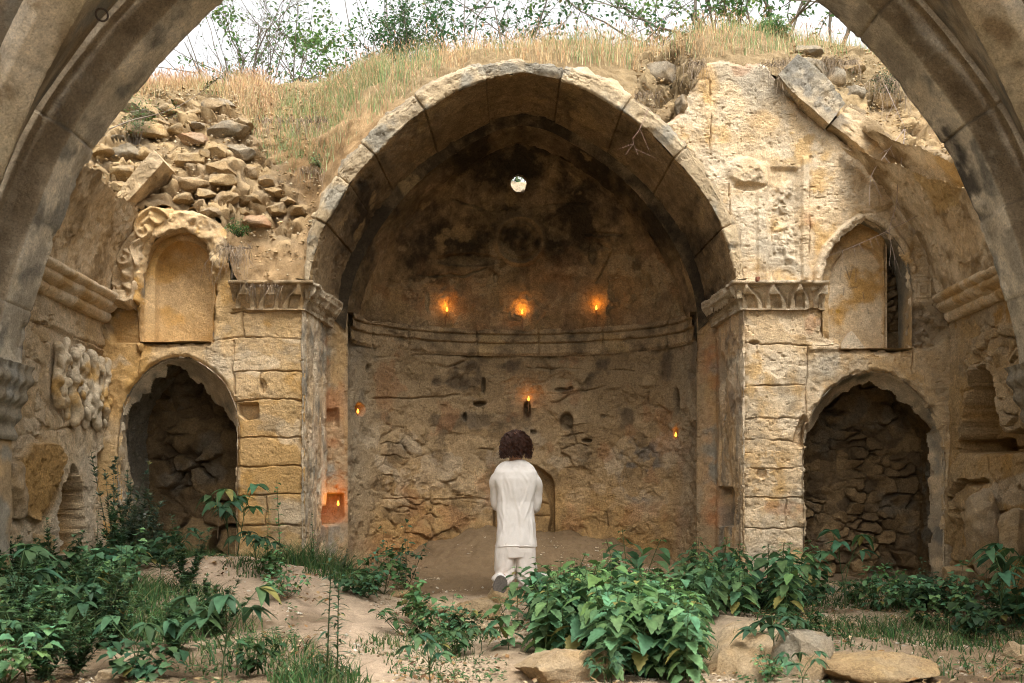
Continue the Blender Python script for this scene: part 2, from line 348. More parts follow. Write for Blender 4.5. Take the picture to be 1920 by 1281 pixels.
# ================= left half of the back wall
wl = thing('ruined_wall', 'ochre ashlar wall left of the big apse arch, with a round-topped niche above a low arched recess', 'wall', (-2.9, YF, 0.5))
topL = [(168, 1090), (168, 585), (196, 585), (196, 470), (205, 430), (232, 408), (262, 392), (290, 386), (330, 390), (372, 396), (405, 408), (424, 432), (430, 470), (432, 530), (572, 533), (572, 1090)]
def colL(u, v, P, f):
    C = stone_tone(P, SAND, mix(CREAM, OCHRE, 0.3), OCHRE, 3)
    C = mix(C, OCHRE, ss(0.0, 0.5, fbm(P, 1.7, 4, 70)) * 0.5 * ss(640, 560, 640 - 0 * u + (v - 600) * -0.2))
    C = mix(C, OCHRE, ell(u, v, 225, 690, 60, 110) * 0.75); C = mix(C, OCHRE, ell(u, v, 490, 900, 90, 140) * 0.65)
    C = mix(C, GREY, ss(0.25, 0.6, fbm(P, 4.5, 5, 81)) * 0.45)
    C = mix(C, PALE, ss(0.3, 0.5, fbm(P, 3, 4, 90)) * 0.5)
    return C
def featL(u, v, P, d, f, C):
    g, gm = grooves(u, v, [[(432, 586), (572, 586)], [(396, 640), (436, 632), (572, 634)], [(438, 640), (436, 695), (442, 740)], [(455, 586), (457, 632)], [(440, 698), (572, 696)], [(489, 698), (492, 748)],
        [(440, 752), (495, 748), (572, 750)], [(440, 822), (572, 820)], [(440, 876), (572, 872)], [(436, 930), (572, 925)], [(500, 930), (498, 985)], [(436, 985), (572, 985)], [(196, 575), (262, 575)],
        [(262, 640), (396, 641)], [(262, 650), (258, 715)]], 1.3, 0.026, 5)
    f1, f2, cid = worley(u / 95, v / 62, 8); d = d + 0.014 * (cid - 0.5) * ss(0.03, 0.12, f2 - f1)
    d = d + g
    d -= 0.11 * (1 - ss(-1, 3, sdpoly(u, v, [(447, 757), (482, 757), (484, 783), (462, 787), (449, 776)])))        # beam hole
    d -= 0.03 * ell(u, v, 493, 725, 7, 14)
    d += 0.10 * np.clip(1 - sdpoly(u, v, [(262, 655), (255, 520), (262, 470), (285, 430), (318, 405), (360, 398), (400, 415), (424, 450), (428, 500), (408, 512), (404, 530), (400, 500), (385, 455), (350, 430), (318, 436), (284, 460), (268, 500), (262, 560), (268, 640)]) / 6, 0, 1) * (0.75 + 0.5 * fbm(P, 9, 3, 61))
    d += 0.05 * (1 - ss(0, 5, sdpoly(u, v, [(215, 640), (262, 640), (262, 572), (200, 572), (198, 600)]))) * -1.6      # worn hollow under the carved block
    d += 0.05 * ss(0, 1, fbm(P, 3, 4, 99)) * ell(u, v, 225, 700, 40, 80)
    d -= 0.02 * (1 - ss(0, 8, np.abs(sdpoly(u, v, list(map(tuple, L_LOW))) - 2)))
    # scratched graffiti star and strokes
    st = [(520, 808), (505, 822), (528, 820), (508, 806), (516, 830), (520, 808)]; d -= 0.006 * np.exp(-(polyd(u, v, st) / 1.4) ** 2)
    d -= 0.006 * np.exp(-(polyd(u, v, [(480, 812), (490, 824), (500, 812)]) / 1.4) ** 2)
    C = mix(C, np.array(BROWN) * 0.6, gm * 0.45)
    return d, C
facade('wall_face', wl, (168, 572), (384, 1092), topL, [list(map(tuple, L_LOW)), list(map(tuple, L_UP))], featL, colL, amp=0.5)
# low recess
rec = tube('recess_reveal', wl, L_LOW, YF + 0.005, YF + 0.52, PALE, DUN, rag=(0.30, 0.16), seed=31)
off = [(p[0] + (p[0] - 335) * 0.10, p[1] - 12) for p in L_LOW]
tube('rubble_cavity', wl, off, YF + 0.22, YF + 1.05, BROWN, GREY, m=M_ROUGH, seed=33, amp=3.0, step=0.02)
rubble_back('rubble_infill', wl, 180, 490, 640, 1120, YF + 0.92, (0.13, 0.09, 0.05), (0.27, 0.19, 0.10), 41, 0.22, 0.15, 0.10)
def skin(name, parent, opening, hole, seed, ca, cb, depth=0.42, fall=52):
    hole = [(960 + (a - 960) * 1.036, 960 + (b - 960) * 1.036) for a, b in hole]; op = list(map(tuple, opening)); us = np.arange(min(p[0] for p in op) - 4, max(p[0] for p in op) + 4, 1.7); vs = np.arange(min(p[1] for p in op) - 4, 1092, 1.7)
    u, v = np.meshgrid(us, vs, indexing='ij'); s1 = -sdpoly(u, v, op); un, vn = uvwarp(u, v, 7, 0.05, seed); s2 = sdpoly(un, vn, hole)
    Yd = YF + 0.03 + depth * np.clip(s1 / fall, 0, 1) ** 0.6; sc = Yd / YF
    P = np.stack([(u - 960) / F * YF, Yd, CZ - (v - HY) / F * YF], -1); d, f = rough(P, seed + 3); P[..., 1] -= d * 0.7
    C = mix(stone_tone(P, ca, cb, GREY, seed), (0.16, 0.15, 0.13), ss(0.0, 0.5, fbm(P, 3, 4, seed + 9)) * 0.5)
    k = (s1 > -3) & (s2 > 0); return grid(name, P, C, M_WALL, parent, mask=k[:-1, :-1] & k[1:, 1:] & k[1:, :-1] & k[:-1, 1:])
skin('plaster_skin', wl, L_LOW, [(250, 1200), (250, 860), (252, 785), (270, 768), (274, 746), (292, 738), (302, 716), (320, 712), (332, 690), (347, 692), (362, 714), (382, 722), (396, 748), (414, 762), (430, 785), (442, 800), (470, 860), (470, 1200)], 35, PALE, DUN)
# upper niche
tube('niche_reveal', wl, L_UP, YF - 0.01, YF + 0.13, SAND, OCHRE, seed=51, amp=0.6)
def panel(name, parent, u0, u1, v0, v1, Y, bow, ca, cb, seed, feat=None, m=M_WALL, scoop=None):
    us = np.arange(u0, u1, 1.6); vs = np.arange(v0, v1, 1.6); u, v = np.meshgrid(us, vs, indexing='ij')
    x = (u - 960) / F * YF; z = CZ - (v - HY) / F * YF; t = (u - (u0 + u1) / 2) / ((u1 - u0) / 2)
    P = np.stack([x, Y - bow * t * t, z], -1); C = stone_tone(P, ca, cb, OCHRE, seed)
    if scoop:
        cu, ru, vc, rv, dp = scoop; r2 = ((u - cu) / ru) ** 2 + (np.clip(vc - v, 0, None) / rv) ** 2; P[..., 1] += dp * np.sqrt(np.clip(1 - r2, 0, 1)); P[..., 1] += 0.03 * ss(1.0, 0.93, r2)
    d = 0.005 * fbm(P, 6, 4, seed) + 0.0022 * fbm(P * np.array([1, 1, 1]) + P[..., [2, 2, 0]] * 0.8, 22, 4, seed + 1, st=(.5, 1, 2.0)) - 0.004 * ss(.25, .3, fbm(P, 5, 5, seed + 2))
    if feat: d, C = feat(u, v, P, d, C)
    P[..., 1] -= d; return grid(name, P, C, m, parent)
def fLU(u, v, P, d, C):
    for a in ([(357, 500), (360, 494), (363, 500), (359, 507)], [(366, 497), (372, 504)], [(372, 496), (376, 507)], [(338, 548), (345, 552), (340, 560), (336, 552), (338, 548)], [(383, 578), (384, 612)], [(345, 500), (349, 506), (352, 498)]):
        d -= 0.004 * np.exp(-(polyd(u, v, a) / 1.1) ** 2)
    return d, mix(C, OCHRE, ss(560, 640, v) * 0.35)
panel('niche_panel', wl, 256, 408, 428, 650, YF + 0.10, 0.0, SAND, mix(OCHRE, CREAM, 0.5), 55, fLU, scoop=(339, 55, 510, 63, 0.15))
sill = np.stack(np.meshgrid(np.linspace(-3.36, -2.72, 60), np.linspace(YF - 0.02, YF + 0.3, 30), [0], indexing='ij'), -1)[:, :, 0]
sill[..., 2] = CZ - (641 - HY) / F * YF + 0.006 * fbm(sill, 9, 4, 3)
grid('niche_sill', sill, stone_tone(sill, SAND, OCHRE, None, 9), M_WALL, wl)
# carved vine block at the niche's left shoulder
def relief(name, parent, u0, u1, v0, v1, Y, hf, ca, cb, seed, shape=None, m=M_WALL, step=1.4):
    us = np.arange(u0, u1, step); vs = np.arange(v0, v1, step); u, v = np.meshgrid(us, vs, indexing='ij')
    x = (u - 960) / F * YF; z = CZ - (v - HY) / F * YF; P = np.stack([x, np.full_like(x, Y), z], -1)
    C = stone_tone(P, ca, cb, None, seed); d = hf(u, v, P) + 0.005 * fbm(P, 20, 4, seed)
    C = C * (0.86 + 0.14 * ss(-0.01, 0.05, d))[..., None]
    mask = None
    if shape is not None:
        un, vn = uvwarp(u, v, 4, 0.07, seed); sd = sdpoly(un, vn, shape); d = np.where(sd > -7, d - 0.10 * ss(-7, 3, sd), d)
        k = sd < 3; mask = k[:-1, :-1] & k[1:, :-1] & k[1:, 1:] & k[:-1, 1:]
    P[..., 1] -= d; return grid(name, P, C, m, parent, mask=mask)
def ridge(u, v, pts, wd, closed=False):
    p = catmull(pts, 3); q = list(map(tuple, p)); 
    if closed: q.append(q[0])
    return np.exp(-(polyd(u, v, q) / wd) ** 2)
def hvine(u, v, P):
    h = 0.035 + 0 * u
    h += 0.045 * np.maximum.reduce([ridge(u, v, [(320, 408), (300, 396), (280, 402), (262, 420), (262, 440), (275, 452), (286, 442), (280, 430)], 5),
        ridge(u, v, [(262, 440), (248, 455), (236, 470), (228, 490), (236, 500), (250, 495), (252, 482), (242, 476)], 5),
        ridge(u, v, [(300, 425), (288, 415), (276, 425)], 5), ridge(u, v, [(222, 505), (216, 530), (222, 560), (240, 570), (255, 560), (258, 530)], 4.5),
        ridge(u, v, [(262, 500), (252, 470), (268, 455)], 4)])
    for cu, cv, r in ((271, 437, 9), (240, 488, 8), (239, 517, 9), (290, 408, 7), (226, 540, 8), (248, 545, 7), (236, 562, 9)):
        h += 0.055 * np.exp(-(np.hypot(u - cu, v - cv) / (r * 0.62)) ** 2)
    h -= 0.05 * ss(0.15, 0.6, fbm(P, 13, 3, 9)) * ss(500, 540, v)
    return h + 0.02
relief('vine_carving', wl, 205, 330, 385, 582, YF - 0.02, hvine, CREAM, SAND, 61,
       [(212, 576), (209, 530), (213, 500), (232, 462), (246, 430), (262, 400), (285, 388), (322, 392), (326, 412), (300, 432), (285, 452), (272, 480), (263, 520), (259, 578)])

# ================= right half of the back wall
wr = thing('ruined_wall', 'pale cream plastered wall right of the big apse arch, with a pointed niche above a wide arched recess', 'wall', (3.0, YF, 0.4))
topR = [(1388, 1108), (1392, 540), (1376, 470), (1358, 412), (1330, 350), (1296, 300), (1262, 258), (1245, 232), (1275, 205), (1290, 175), (1306, 140), (1324, 116), (1350, 110), (1400, 113), (1440, 118), (1462, 150), (1520, 215), (1600, 275), (1660, 335), (1712, 410), (1752, 480), (1792, 560), (1830, 600), (1830, 1108)]
def colR(u, v, P, f):
    C = stone_tone(P, CREAM, np.array(PALE) * 0.93, SAND, 103)
    C = mix(C, GREY, ss(0.0, 0.5, fbm(P, 3.6, 5, 181) + 0.5 * ss(260, 120, v)) * 0.6)
    C = mix(C, OCHRE, ss(0.1, 0.5, fbm(P, 2.2, 4, 170)) * 0.45); C = mix(C, OCHRE, ell(u, v, 1460, 700, 80, 200) * 0.12)
    C = mix(C, PALE, ss(0.13, 0.17, f) * 0.45)
    C = mix(C, RUST, ss(0.45, 0.6, fbm(P, 3, 3, 190)) * 0.35)
    C = mix(C, (0.24, 0.2, 0.15), ell(u, v, 1735, 610, 55, 45) * 0.75)
    C = mix(C, (0.40, 0.30, 0.17), ss(1690, 1790, u) * 0.45)
    return C
def featR(u, v, P, d, f, C):
    g, gm = grooves(u, v, [[(1395, 642), (1450, 646), (1560, 648)], [(1516, 648), (1512, 720), (1514, 800)], [(1395, 725), (1510, 722)], [(1395, 786), (1500, 784)], [(1400, 823), (1495, 828)],
        [(1395, 934), (1525, 934)], [(1475, 935), (1475, 990)], [(1395, 990), (1520, 990)], [(1367, 345), (1369, 420), (1380, 520)], [(1331, 150), (1332, 300)], [(1517, 250), (1518, 480)],
        [(1400, 880), (1510, 876)], [(1714, 655), (1712, 700)]], 1.2, 0.022, 15)
    d = d * 1.25 + g
    # carved panels above the impost: frame strips, recessed box, worn figure, pedestal
    d += 0.030 * (1 - ss(0, 4, np.abs(u - 1510) - 5)) * ss(290, 300, v) * ss(535, 520, v)
    d += 0.020 * (1 - ss(0, 5, np.abs(u - 1430) - 7)) * ss(300, 312, v) * ss(535, 500, v)
    d -= 0.032 * (1 - ss(-4, 6, sdpoly(u, v, [(1446, 316), (1496, 318), (1496, 372), (1490, 480), (1450, 480), (1438, 380)])))
    fig = np.maximum.reduce([ell(u, v, 1472, 350, 15, 22), ell(u, v, 1466, 412, 15, 62), ell(u, v, 1480, 462, 11, 36), ell(u, v, 1456, 440, 8, 40)]); d += 0.042 * fig * ss(-0.7, 0.5, fbm(P, 9, 4, 7))
    d += 0.03 * ell(u, v, 1396, 320, 34, 26) - 0.035 * ell(u, v, 1405, 350, 30, 8)
    d += 0.03 * ell(u, v, 1650, 365, 30, 30) * 1.5
    d += 0.012 * (1 - ss(0, 3, np.abs(np.hypot((u - 1473) / 1.2, v - 517) - 14) - 3))
    d += 0.05 * (1 - ss(0, 5, polyd(u, v, [(1538, 560), (1536, 510), (1550, 468), (1580, 436), (1612, 412)]) - 7)) * (0.9 + 0.3 * fbm(P, 15, 3, 3))      # pale cusped moulding
    d += 0.02 * (1 - ss(0, 4, polyd(u, v, [(1630, 408), (1664, 424), (1694, 462), (1712, 505)]) - 5))
    for r in (6, 14, 22): d += 0.008 * np.exp(-((np.maximum(np.abs(u - 1731), np.abs(v - 542) * 0.9) - r) / 1.8) ** 2) * ell(u, v, 1731, 542, 30, 32)
    d -= 0.10 * (1 - ss(-2, 6, sdpoly(u, v, [(1508, 782), (1522, 800), (1516, 832), (1500, 836), (1492, 826), (1496, 808)])))
    d -= 0.03 * ell(u, v, 1384 + 30, 642, 10, 4) * 2; d -= 0.04 * ell(u, v, 1429, 888, 10, 10)
    d -= 0.07 * ell(u, v, 1520, 860, 14, 22) + 0.06 * ell(u, v, 1528, 920, 14, 12)
    d += 0.025 * ss(640, 650, v) * ss(662, 654, v) * ss(1510, 1520, u) * ss(1582, 1576, u)
    d -= 0.06 * ss(-0.1, 0.35, fbm(P, 7, 4, 77)) * ell(u, v, 1725, 615, 50, 42)
    C = mix(C, PALE, (1 - ss(0, 5, polyd(u, v, [(1538, 560), (1536, 510), (1550, 468), (1580, 436), (1612, 412)]) - 8)) * 0.7)
    C = mix(C, np.array(BROWN) * 0.8, gm * 0.4)
    return d, C
facade('wall_face', wr, (1230, 1830), (104, 1110), topR, [list(map(tuple, R_LOW)), R_UPH], featR, colR, amp=0.75)
tube('recess_reveal', wr, R_LOW, YF + 0.005, YF + 0.55, PALE, DUN, rag=(0.33, 0.15), seed=131)
off = [(p[0] + (p[0] - 1640) * 0.10, p[1] - 10) for p in R_LOW]
tube('rubble_cavity', wr, off, YF + 0.25, YF + 1.0, BROWN, GREY, m=M_ROUGH, seed=133, amp=3.0, step=0.02)
rubble_back('rubble_infill', wr, 1470, 1830, 660, 1140, YF + 0.78, (0.17, 0.12, 0.07), (0.36, 0.25, 0.13), 141, 0.15, 0.10, 0.08)
skin('plaster_skin', wr, R_LOW, [(1480, 1200), (1480, 850), (1527, 790), (1550, 762), (1573, 739), (1600, 728), (1623, 723), (1663, 738), (1690, 764), (1722, 797), (1731, 840), (1731, 1200)], 135, PALE, CREAM)
tube('niche_reveal', wr, R_UP, YF - 0.01, YF + 0.34, SAND, GREY, seed=151, amp=0.6)
def fRU(u, v, P, d, C):
    for a in ([(1590, 492), (1588, 515)], [(1598, 490), (1606, 514), (1612, 490)], [(1618, 494), (1618, 520)], [(1596, 530), (1594, 545)], [(1606, 532), (1620, 530)], [(1640, 570), (1643, 580)], [(1632, 540), (1634, 552)]):
        d -= 0.003 * np.exp(-(polyd(u, v, a) / 1.1) ** 2); C = mix(C, (0.12, 0.11, 0.1), np.exp(-(polyd(u, v, a) / 1.1) ** 2) * 0.6)
    C = mix(C, (0.50, 0.30, 0.06), ell(u, v, 1584, 576, 5, 4) * 0.8)
    un, vn = uvwarp(u, v, 3, 0.07, 9); o_ = ss(-1, 2, sdpoly(un, vn, [(1564, 700), (1565, 530), (1573, 486), (1594, 460), (1622, 450), (1648, 460), (1664, 488), (1668, 530), (1668, 700)])) * ss(1674, 1668, u); d += 0.055 * o_ + 0.02 * o_ * fbm(P, 9, 4, 6); C = mix(C, stone_tone(P, SAND, OCHRE, DUN, 8), o_ * 0.8)
    return d, mix(C, OCHRE, ss(580, 650, v) * 0.3)
panel('niche_panel', wr, 1534, 1679, 405, 668, YF + 0.20, 0.0, CREAM, PALE, 155, fRU)
rubble_back('gap_rubble', wr, 1650, 1722, 400, 668, YF + 0.36, BROWN, DUN, 161, 0.10, 0.07, 0.07)
sill = np.stack(np.meshgrid(np.linspace(2.74, 3.62, 80), np.linspace(YF - 0.02, YF + 0.4, 36), [0], indexing='ij'), -1)[:, :, 0]
sill[..., 2] = CZ - (654 - HY) / F * YF + 0.006 * fbm(sill, 9, 4, 3)
grid('niche_sill', sill, stone_tone(sill, CREAM, SAND, None, 9), M_WALL, wr)

# ================= big pointed arch over the apse
sa = thing('apse_arch', 'big soot-streaked pointed stone arch framing the apse mouth, weeds and roots hanging over it', 'arch', (CXA, YF, 0.4))
K = YF / F; YA0 = YF - 0.08
intr = [(0, 137), (66, 149), (127, 172), (183, 207), (229, 243), (281, 296), (332, 357), (372, 427), (396, 500), (403, 560)]
halfI = [(a * K * 0.992, CZ + (HY - b) * K * 0.992) for a, b in intr]
C2, N2 = arch_curve(halfI, CXA)
na = len(C2); zz = C2[:, 1]
wsc = np.interp(zz, [2.9, 3.4, 3.9, 4.3, 4.7, 4.93], [.10, .36, .50, .60, .56, .44])
asy = np.where(C2[:, 0] > CXA, 0.9, 1.0)
YA = YF - 0.08
prof = [(0.33, YF + 0.55), (0.33, YA + 0.11), (0.335, YA + 0.035), (0.26, YA), (0.02, YA), (0.0, YA + 0.015)]
P, q, s = sweep_arch(C2, N2, prof, 0.010, wsc * asy)
nn = normals(P); sgn = 1 if (nn[na // 2, -3, 1] < 0) else -1; nn *= sgn
d, f = rough(P, 201, 0.008, 0.007, 0.009)
jpx = np.array(wpts([(613, 418), (655, 345), (705, 290), (797, 205), (913, 155), (1050, 152), (1163, 214), (1262, 298), (1352, 428)], YA0))
joints = np.sort([s[np.argmin(np.hypot(C2[:, 0] - a, C2[:, 1] - b))] for a, b in jpx])
dj = np.min(np.abs(s[:, None] - joints[None, :]), 1); vid = np.searchsorted(joints, s)
jw = np.exp(-(dj / 0.008) ** 2)
rnd = _hash(vid, vid * 0, vid * 0, 77)
d = d - 0.03 * jw[:, None] * (0.5 + 0.5 * ss(-0.6, 0.2, fbm(P, 3, 3, 4))) + 0.022 * (rnd - 0.5)[:, None]
edge = ss(0.17, 0.0, np.abs(q[None, :] - q[-1])) ; d -= 0.03 * edge * ss(0.1, 0.4, fbm(P, 3.5, 5, 212)); lip = ss(0.60, 0.56, q) * ss(0.44, 0.48, q); d += (0.035 * lip * ss(3.2, 3.6, C2[:, 1])[:, None]) * (0.7 + 0.9 * fbm(P, 8, 4, 214))      # broken intrados edge
P = P + nn * d[..., None]
C = stone_tone(P, (0.46, 0.38, 0.265), (0.40, 0.32, 0.21), GREY, 203) * (0.85 + 0.3 * rnd)[:, None, None]
isout = (q < 0.55)[None, :] * 1.0
lich = ss(-0.2, 0.35, fbm(P, 6, 5, 221)); hiz = ss(4.1, 4.8, P[..., 2])
C = mix(C, (0.13, 0.125, 0.115), np.clip(lich * (isout * 0.9 + hiz * 0.2 + ss(0.66, 0.55, q)[None, :] * 0.6), 0, 1) * 0.8)
C = mix(C, (0.42, 0.30, 0.04), ss(0.35, 0.5, fbm(P, 5, 3, 230)) * hiz * isout * 0.8)
arch_face = grid('archivolt', P, C, M_WALL, sa)
# soffit from front edge back to the second ring
halfB = [(a * 10.38 / F, CZ + (HY - b) * 10.38 / F) for a, b in [(0, 214), (60, 229), (153, 282), (216, 333), (272, 398), (312, 462), (338, 530), (348, 600)]]
CB, NB = arch_curve(halfB, CXA)
def loft(CA, CBv, y0, y1, step=0.012):
    A = np.c_[CA[:, 0], np.full(len(CA), y0), CA[:, 1]]; B = np.c_[CBv[:, 0], np.full(len(CBv), y1), CBv[:, 1]]
    ia = np.linspace(0, 1, len(A)); ib = np.linspace(0, 1, len(B)); B = np.stack([np.interp(ia, ib, B[:, k]) for k in range(3)], 1)
    m = max(2, int(abs(y1 - y0) / step)); t = np.linspace(0, 1, m)[None, :, None]; return A[:, None, :] * (1 - t) + B[:, None, :] * t
def soot_col(P, base, seed, amt, streak=(1, 1, 1)):
    C = mix(base, DUN, ss(-0.4, 0.5, fbm(P, 3, 4, seed))) * (1 + 0.2 * fbm(P, 18, 4, seed + 3))[..., None]
    k = 0.75 * fbm(P, 2.6, 6, seed + 7, 0.62, st=streak) + 0.35 * fbm(P, 11, 5, seed + 17, 0.6, st=streak) + amt
    C = mix(C, SOOT, (0.55 * ss(-0.45, 0.15, k) + 0.45 * ss(0.02, 0.5, k)) * 0.88)
    C = mix(C, (0.42, 0.31, 0.16), ss(0.42, 0.6, fbm(P, 4, 5, seed + 11)) * 0.6)
    return C
P = loft(C2, CB, YA + 0.012, 10.38)
nn = normals(P); nn *= -1 if nn[na // 2, 5, 2] > 0 else 1
d, f = rough(P, 241, 0.008, 0.006, 0.012); jw = np.exp(-(dj / 0.0055) ** 2); d = d - 0.015 * jw[:, None] + 0.012 * (rnd - 0.5)[:, None]
px, py = proj(P)
side = np.abs(px - 980) / 420
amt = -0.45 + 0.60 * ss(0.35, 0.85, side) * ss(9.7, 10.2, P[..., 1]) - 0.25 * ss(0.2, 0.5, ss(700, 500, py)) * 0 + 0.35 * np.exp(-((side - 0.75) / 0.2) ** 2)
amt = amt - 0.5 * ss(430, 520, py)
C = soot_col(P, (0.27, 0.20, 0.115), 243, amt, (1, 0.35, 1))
C = mix(C, SAND, ss(0.15, 0.0, (P[..., 1] - YA)) * 0.6 * ss(0.0, 0.4, fbm(P, 4, 4, 250) + 0.2))
C = mix(C, (0.05, 0.04, 0.03), jw[:, None] * 0.3 * np.ones_like(f))
P = P + nn * d[..., None]
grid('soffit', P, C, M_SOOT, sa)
# second, lower ring behind it
ring2h = [(a * 0.955, z - 0.10) for a, z in halfB]; CR, NR = arch_curve(ring2h, CXA)
P = loft(CB + NB * 0.03, CR, 10.375, 10.40, 0.006); m2 = 9; t = np.linspace(0, 1, m2)[None, :, None]
P = P[:, :1] * (1 - t) + P[:, -1:] * t
C = soot_col(P, (0.2, 0.15, 0.09), 263, 0.30 * np.ones(P.shape[:2]))
grid('inner_ring_face', P, C, M_SOOT, sa)
ring3h = [(a * 0.975 , z - 0.04) for a, z in ring2h]; CR3, NR3 = arch_curve(ring3h, CXA)
P = loft(CR, CR3, 10.398, 10.85)
nn = normals(P); nn *= -1 if nn[len(P) // 2, 5, 2] > 0 else 1
d, f = rough(P, 271, 0.012, 0.006, 0.012); px, py = proj(P)
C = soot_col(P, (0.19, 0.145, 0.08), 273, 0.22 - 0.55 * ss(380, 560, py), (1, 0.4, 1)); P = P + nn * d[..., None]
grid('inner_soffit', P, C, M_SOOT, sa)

# ---- pier reveals: from the wall face back to the apse, both sides
def pier(side, parent, seed):
    sx = lambda u, Y: (u - 960) / F * Y
    if side < 0: path = [(sx(566, YF), YF + 0.005), (sx(568, YF), YF - 0.02), (sx(590, 9.85), 9.75), (sx(606, 10.2), 10.18), (sx(617, 10.38), 10.36), (sx(650, 10.42) + 0.01, 10.42)]
    else: path = [(CXA + 1.73, 10.43), (sx(1341, 10.38), 10.36), (sx(1352, 10.2), 10.18), (sx(1370, 9.85), 9.75), (sx(1394, YF), YF - 0.02), (sx(1396, YF), YF + 0.005)]
    zs = np.arange(0.1, 2.98, 0.012); P, s = sweep_plan(path, zs, lambda z: 0.0, 0.01)
    d, f = rough(P, seed, 0.012, 0.006, 0.012); px, py = proj(P); nn = normals(P)
    if nn[:, :, 1].mean() > 0: nn = -nn
    # upright weathered cracks and lost stones on the reveal
    cr = fbm(P * np.array([1, 1, 0.18]), 9, 4, seed + 4); d -= 0.05 * ss(0.35, 0.7, cr) * ss(9.8, 10.0, P[..., 1]) * ss(10.36, 10.25, P[..., 1])
    d += 0.006 * fbm(P, 40, 3, seed + 9, st=(1, 1, 0.08))
    C = stone_tone(P, PALE, CREAM, GREY, seed + 1); stk = ss(0.0, 0.5, fbm(P * np.array([1, 1, 0.15]), 14, 4, seed + 5)); C = mix(C, GREY, stk * 0.6)
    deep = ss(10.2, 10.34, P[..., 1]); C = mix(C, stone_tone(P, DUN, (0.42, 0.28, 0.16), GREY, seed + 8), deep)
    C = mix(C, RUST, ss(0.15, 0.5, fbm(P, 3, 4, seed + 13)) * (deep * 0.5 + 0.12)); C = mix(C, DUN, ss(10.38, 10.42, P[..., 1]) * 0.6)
    C = mix(C, OCHRE, ss(0.2, 0.6, fbm(P * np.array([1, 1, 0.3]), 4, 3, seed + 20)) * 0.35)
    if side < 0:
        d -= 0.13 * (1 - ss(-1, 2, sdpoly(px, py, [(614, 927), (644, 927), (645, 970), (632, 984), (606, 984), (606, 950), (614, 950)])))
        d -= 0.06 * (1 - ss(-2, 4, sdpoly(px, py, [(616, 770), (632, 768), (634, 800), (616, 802)])))
    else:
        d -= 0.10 * (1 - ss(-2, 3, sdpoly(px, py, [(1348, 915), (1372, 915), (1374, 985), (1350, 985)]))) + 0.06 * ell(px, py, 1355, 700, 6, 40)
    P = P + nn * d[..., None]
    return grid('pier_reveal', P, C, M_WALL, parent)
pier(-1, sa, 301); pier(1, sa, 331)

# ---- impost capitals (muqarnas): front face and return into the arch
def impost(side, parent, seed, name='impost_capital'):
    sx = lambda u, Y: (u - 960) / F * Y
    z0, z1 = CZ + (HY - 582) * K, CZ + (HY - 531) * K
    if side < 0: path = [(sx(436, YF), YF), (sx(566, YF), YF), (sx(618, 10.38), 10.38)]
    else: path = [(sx(1340, 10.38), 10.38), (sx(1394, YF), YF), (sx(1546, YF), YF)]
    zs = np.r_[z0 - 0.001, np.arange(z0, z1 + 0.001, 0.008)]
    h = z1 - z0
    def off(z):
        t = (z - z0) / h
        return -0.06 if z < z0 else 0.035 + 0.10 * ss(0.05, 0.85, t) * 1.0
    P, s = sweep_plan(path, zs, off, 0.008); Pt = P[:, -1:].copy(); Pc = Pt.copy(); Pc[..., 2] += 0.004
    n = len(s); L = np.hypot(path[1][0] - path[0][0], path[1][1] - path[0][1]); front = (s < L) if side < 0 else (s > L)
    t = ((P[..., 2] - z0) / h); S = np.tile(s[:, None], (1, P.shape[1])) - L
    per = 0.205; ph = (S / per + 0.5) % 1.0 - 0.5; a = np.abs(ph)
    nn = normals(P); nn = nn if nn[:, :, 1].mean() < 0 else -nn
    w1 = 0.06 + 0.36 * ss(0.1, 0.85, t)                           # deep inverted triangular cells
    cell = ss(0.03, -0.03, a - w1) * ss(0.88, 0.82, t) * ss(0.0, 0.08, t)
    b = np.abs((S / per) % 1.0 - 0.5); low = ss(0.02, -0.02, b - 0.20) * ss(0.5, 0.46, t) * ss(0.0, 0.1, t)
    d = -0.055 * cell * (0.6 + 0.4 * ss(w1 * 0, w1, a)) - 0.045 * low * 1.0 + 0.02 * ss(0.84, 0.9, t)
    fr = np.tile(front[:, None], (1, P.shape[1]))
    net = np.abs(np.sin(S * 60)) * np.abs(np.sin(t * 14)); d2 = -0.014 * ss(0.35, 0.6, net)
    corner = np.exp(-((S) / 0.10) ** 2)
    d = np.where(fr, d, np.where(np.abs(S) < 0.2, d * 0.7, d2)) ; d += 0.008 * fbm(P, 12, 4, seed) - 0.02 * ss(0.2, 0.6, fbm(P, 7, 3, seed + 2))
    P = P + nn * d[..., None]; px, py = proj(P)
    C = stone_tone(P, PALE if side > 0 else SAND, CREAM, DUN, seed + 1)
    C = mix(C, (0.42, 0.38, 0.31), np.where(fr, 0.05, 0.7))
    # top and underside
    back = P[:, -1:] + np.array([0, 0.0, 0.0]) - nn[:, -1:] * 0.16; back[..., 2] += 0.03
    P = np.concatenate([P, back], 1); C = np.concatenate([C, C[:, -1:] * 0.9], 1)
    return grid(name, P, C, M_WALL, parent)
impost(-1, sa, 351); impost(1, sa, 361)

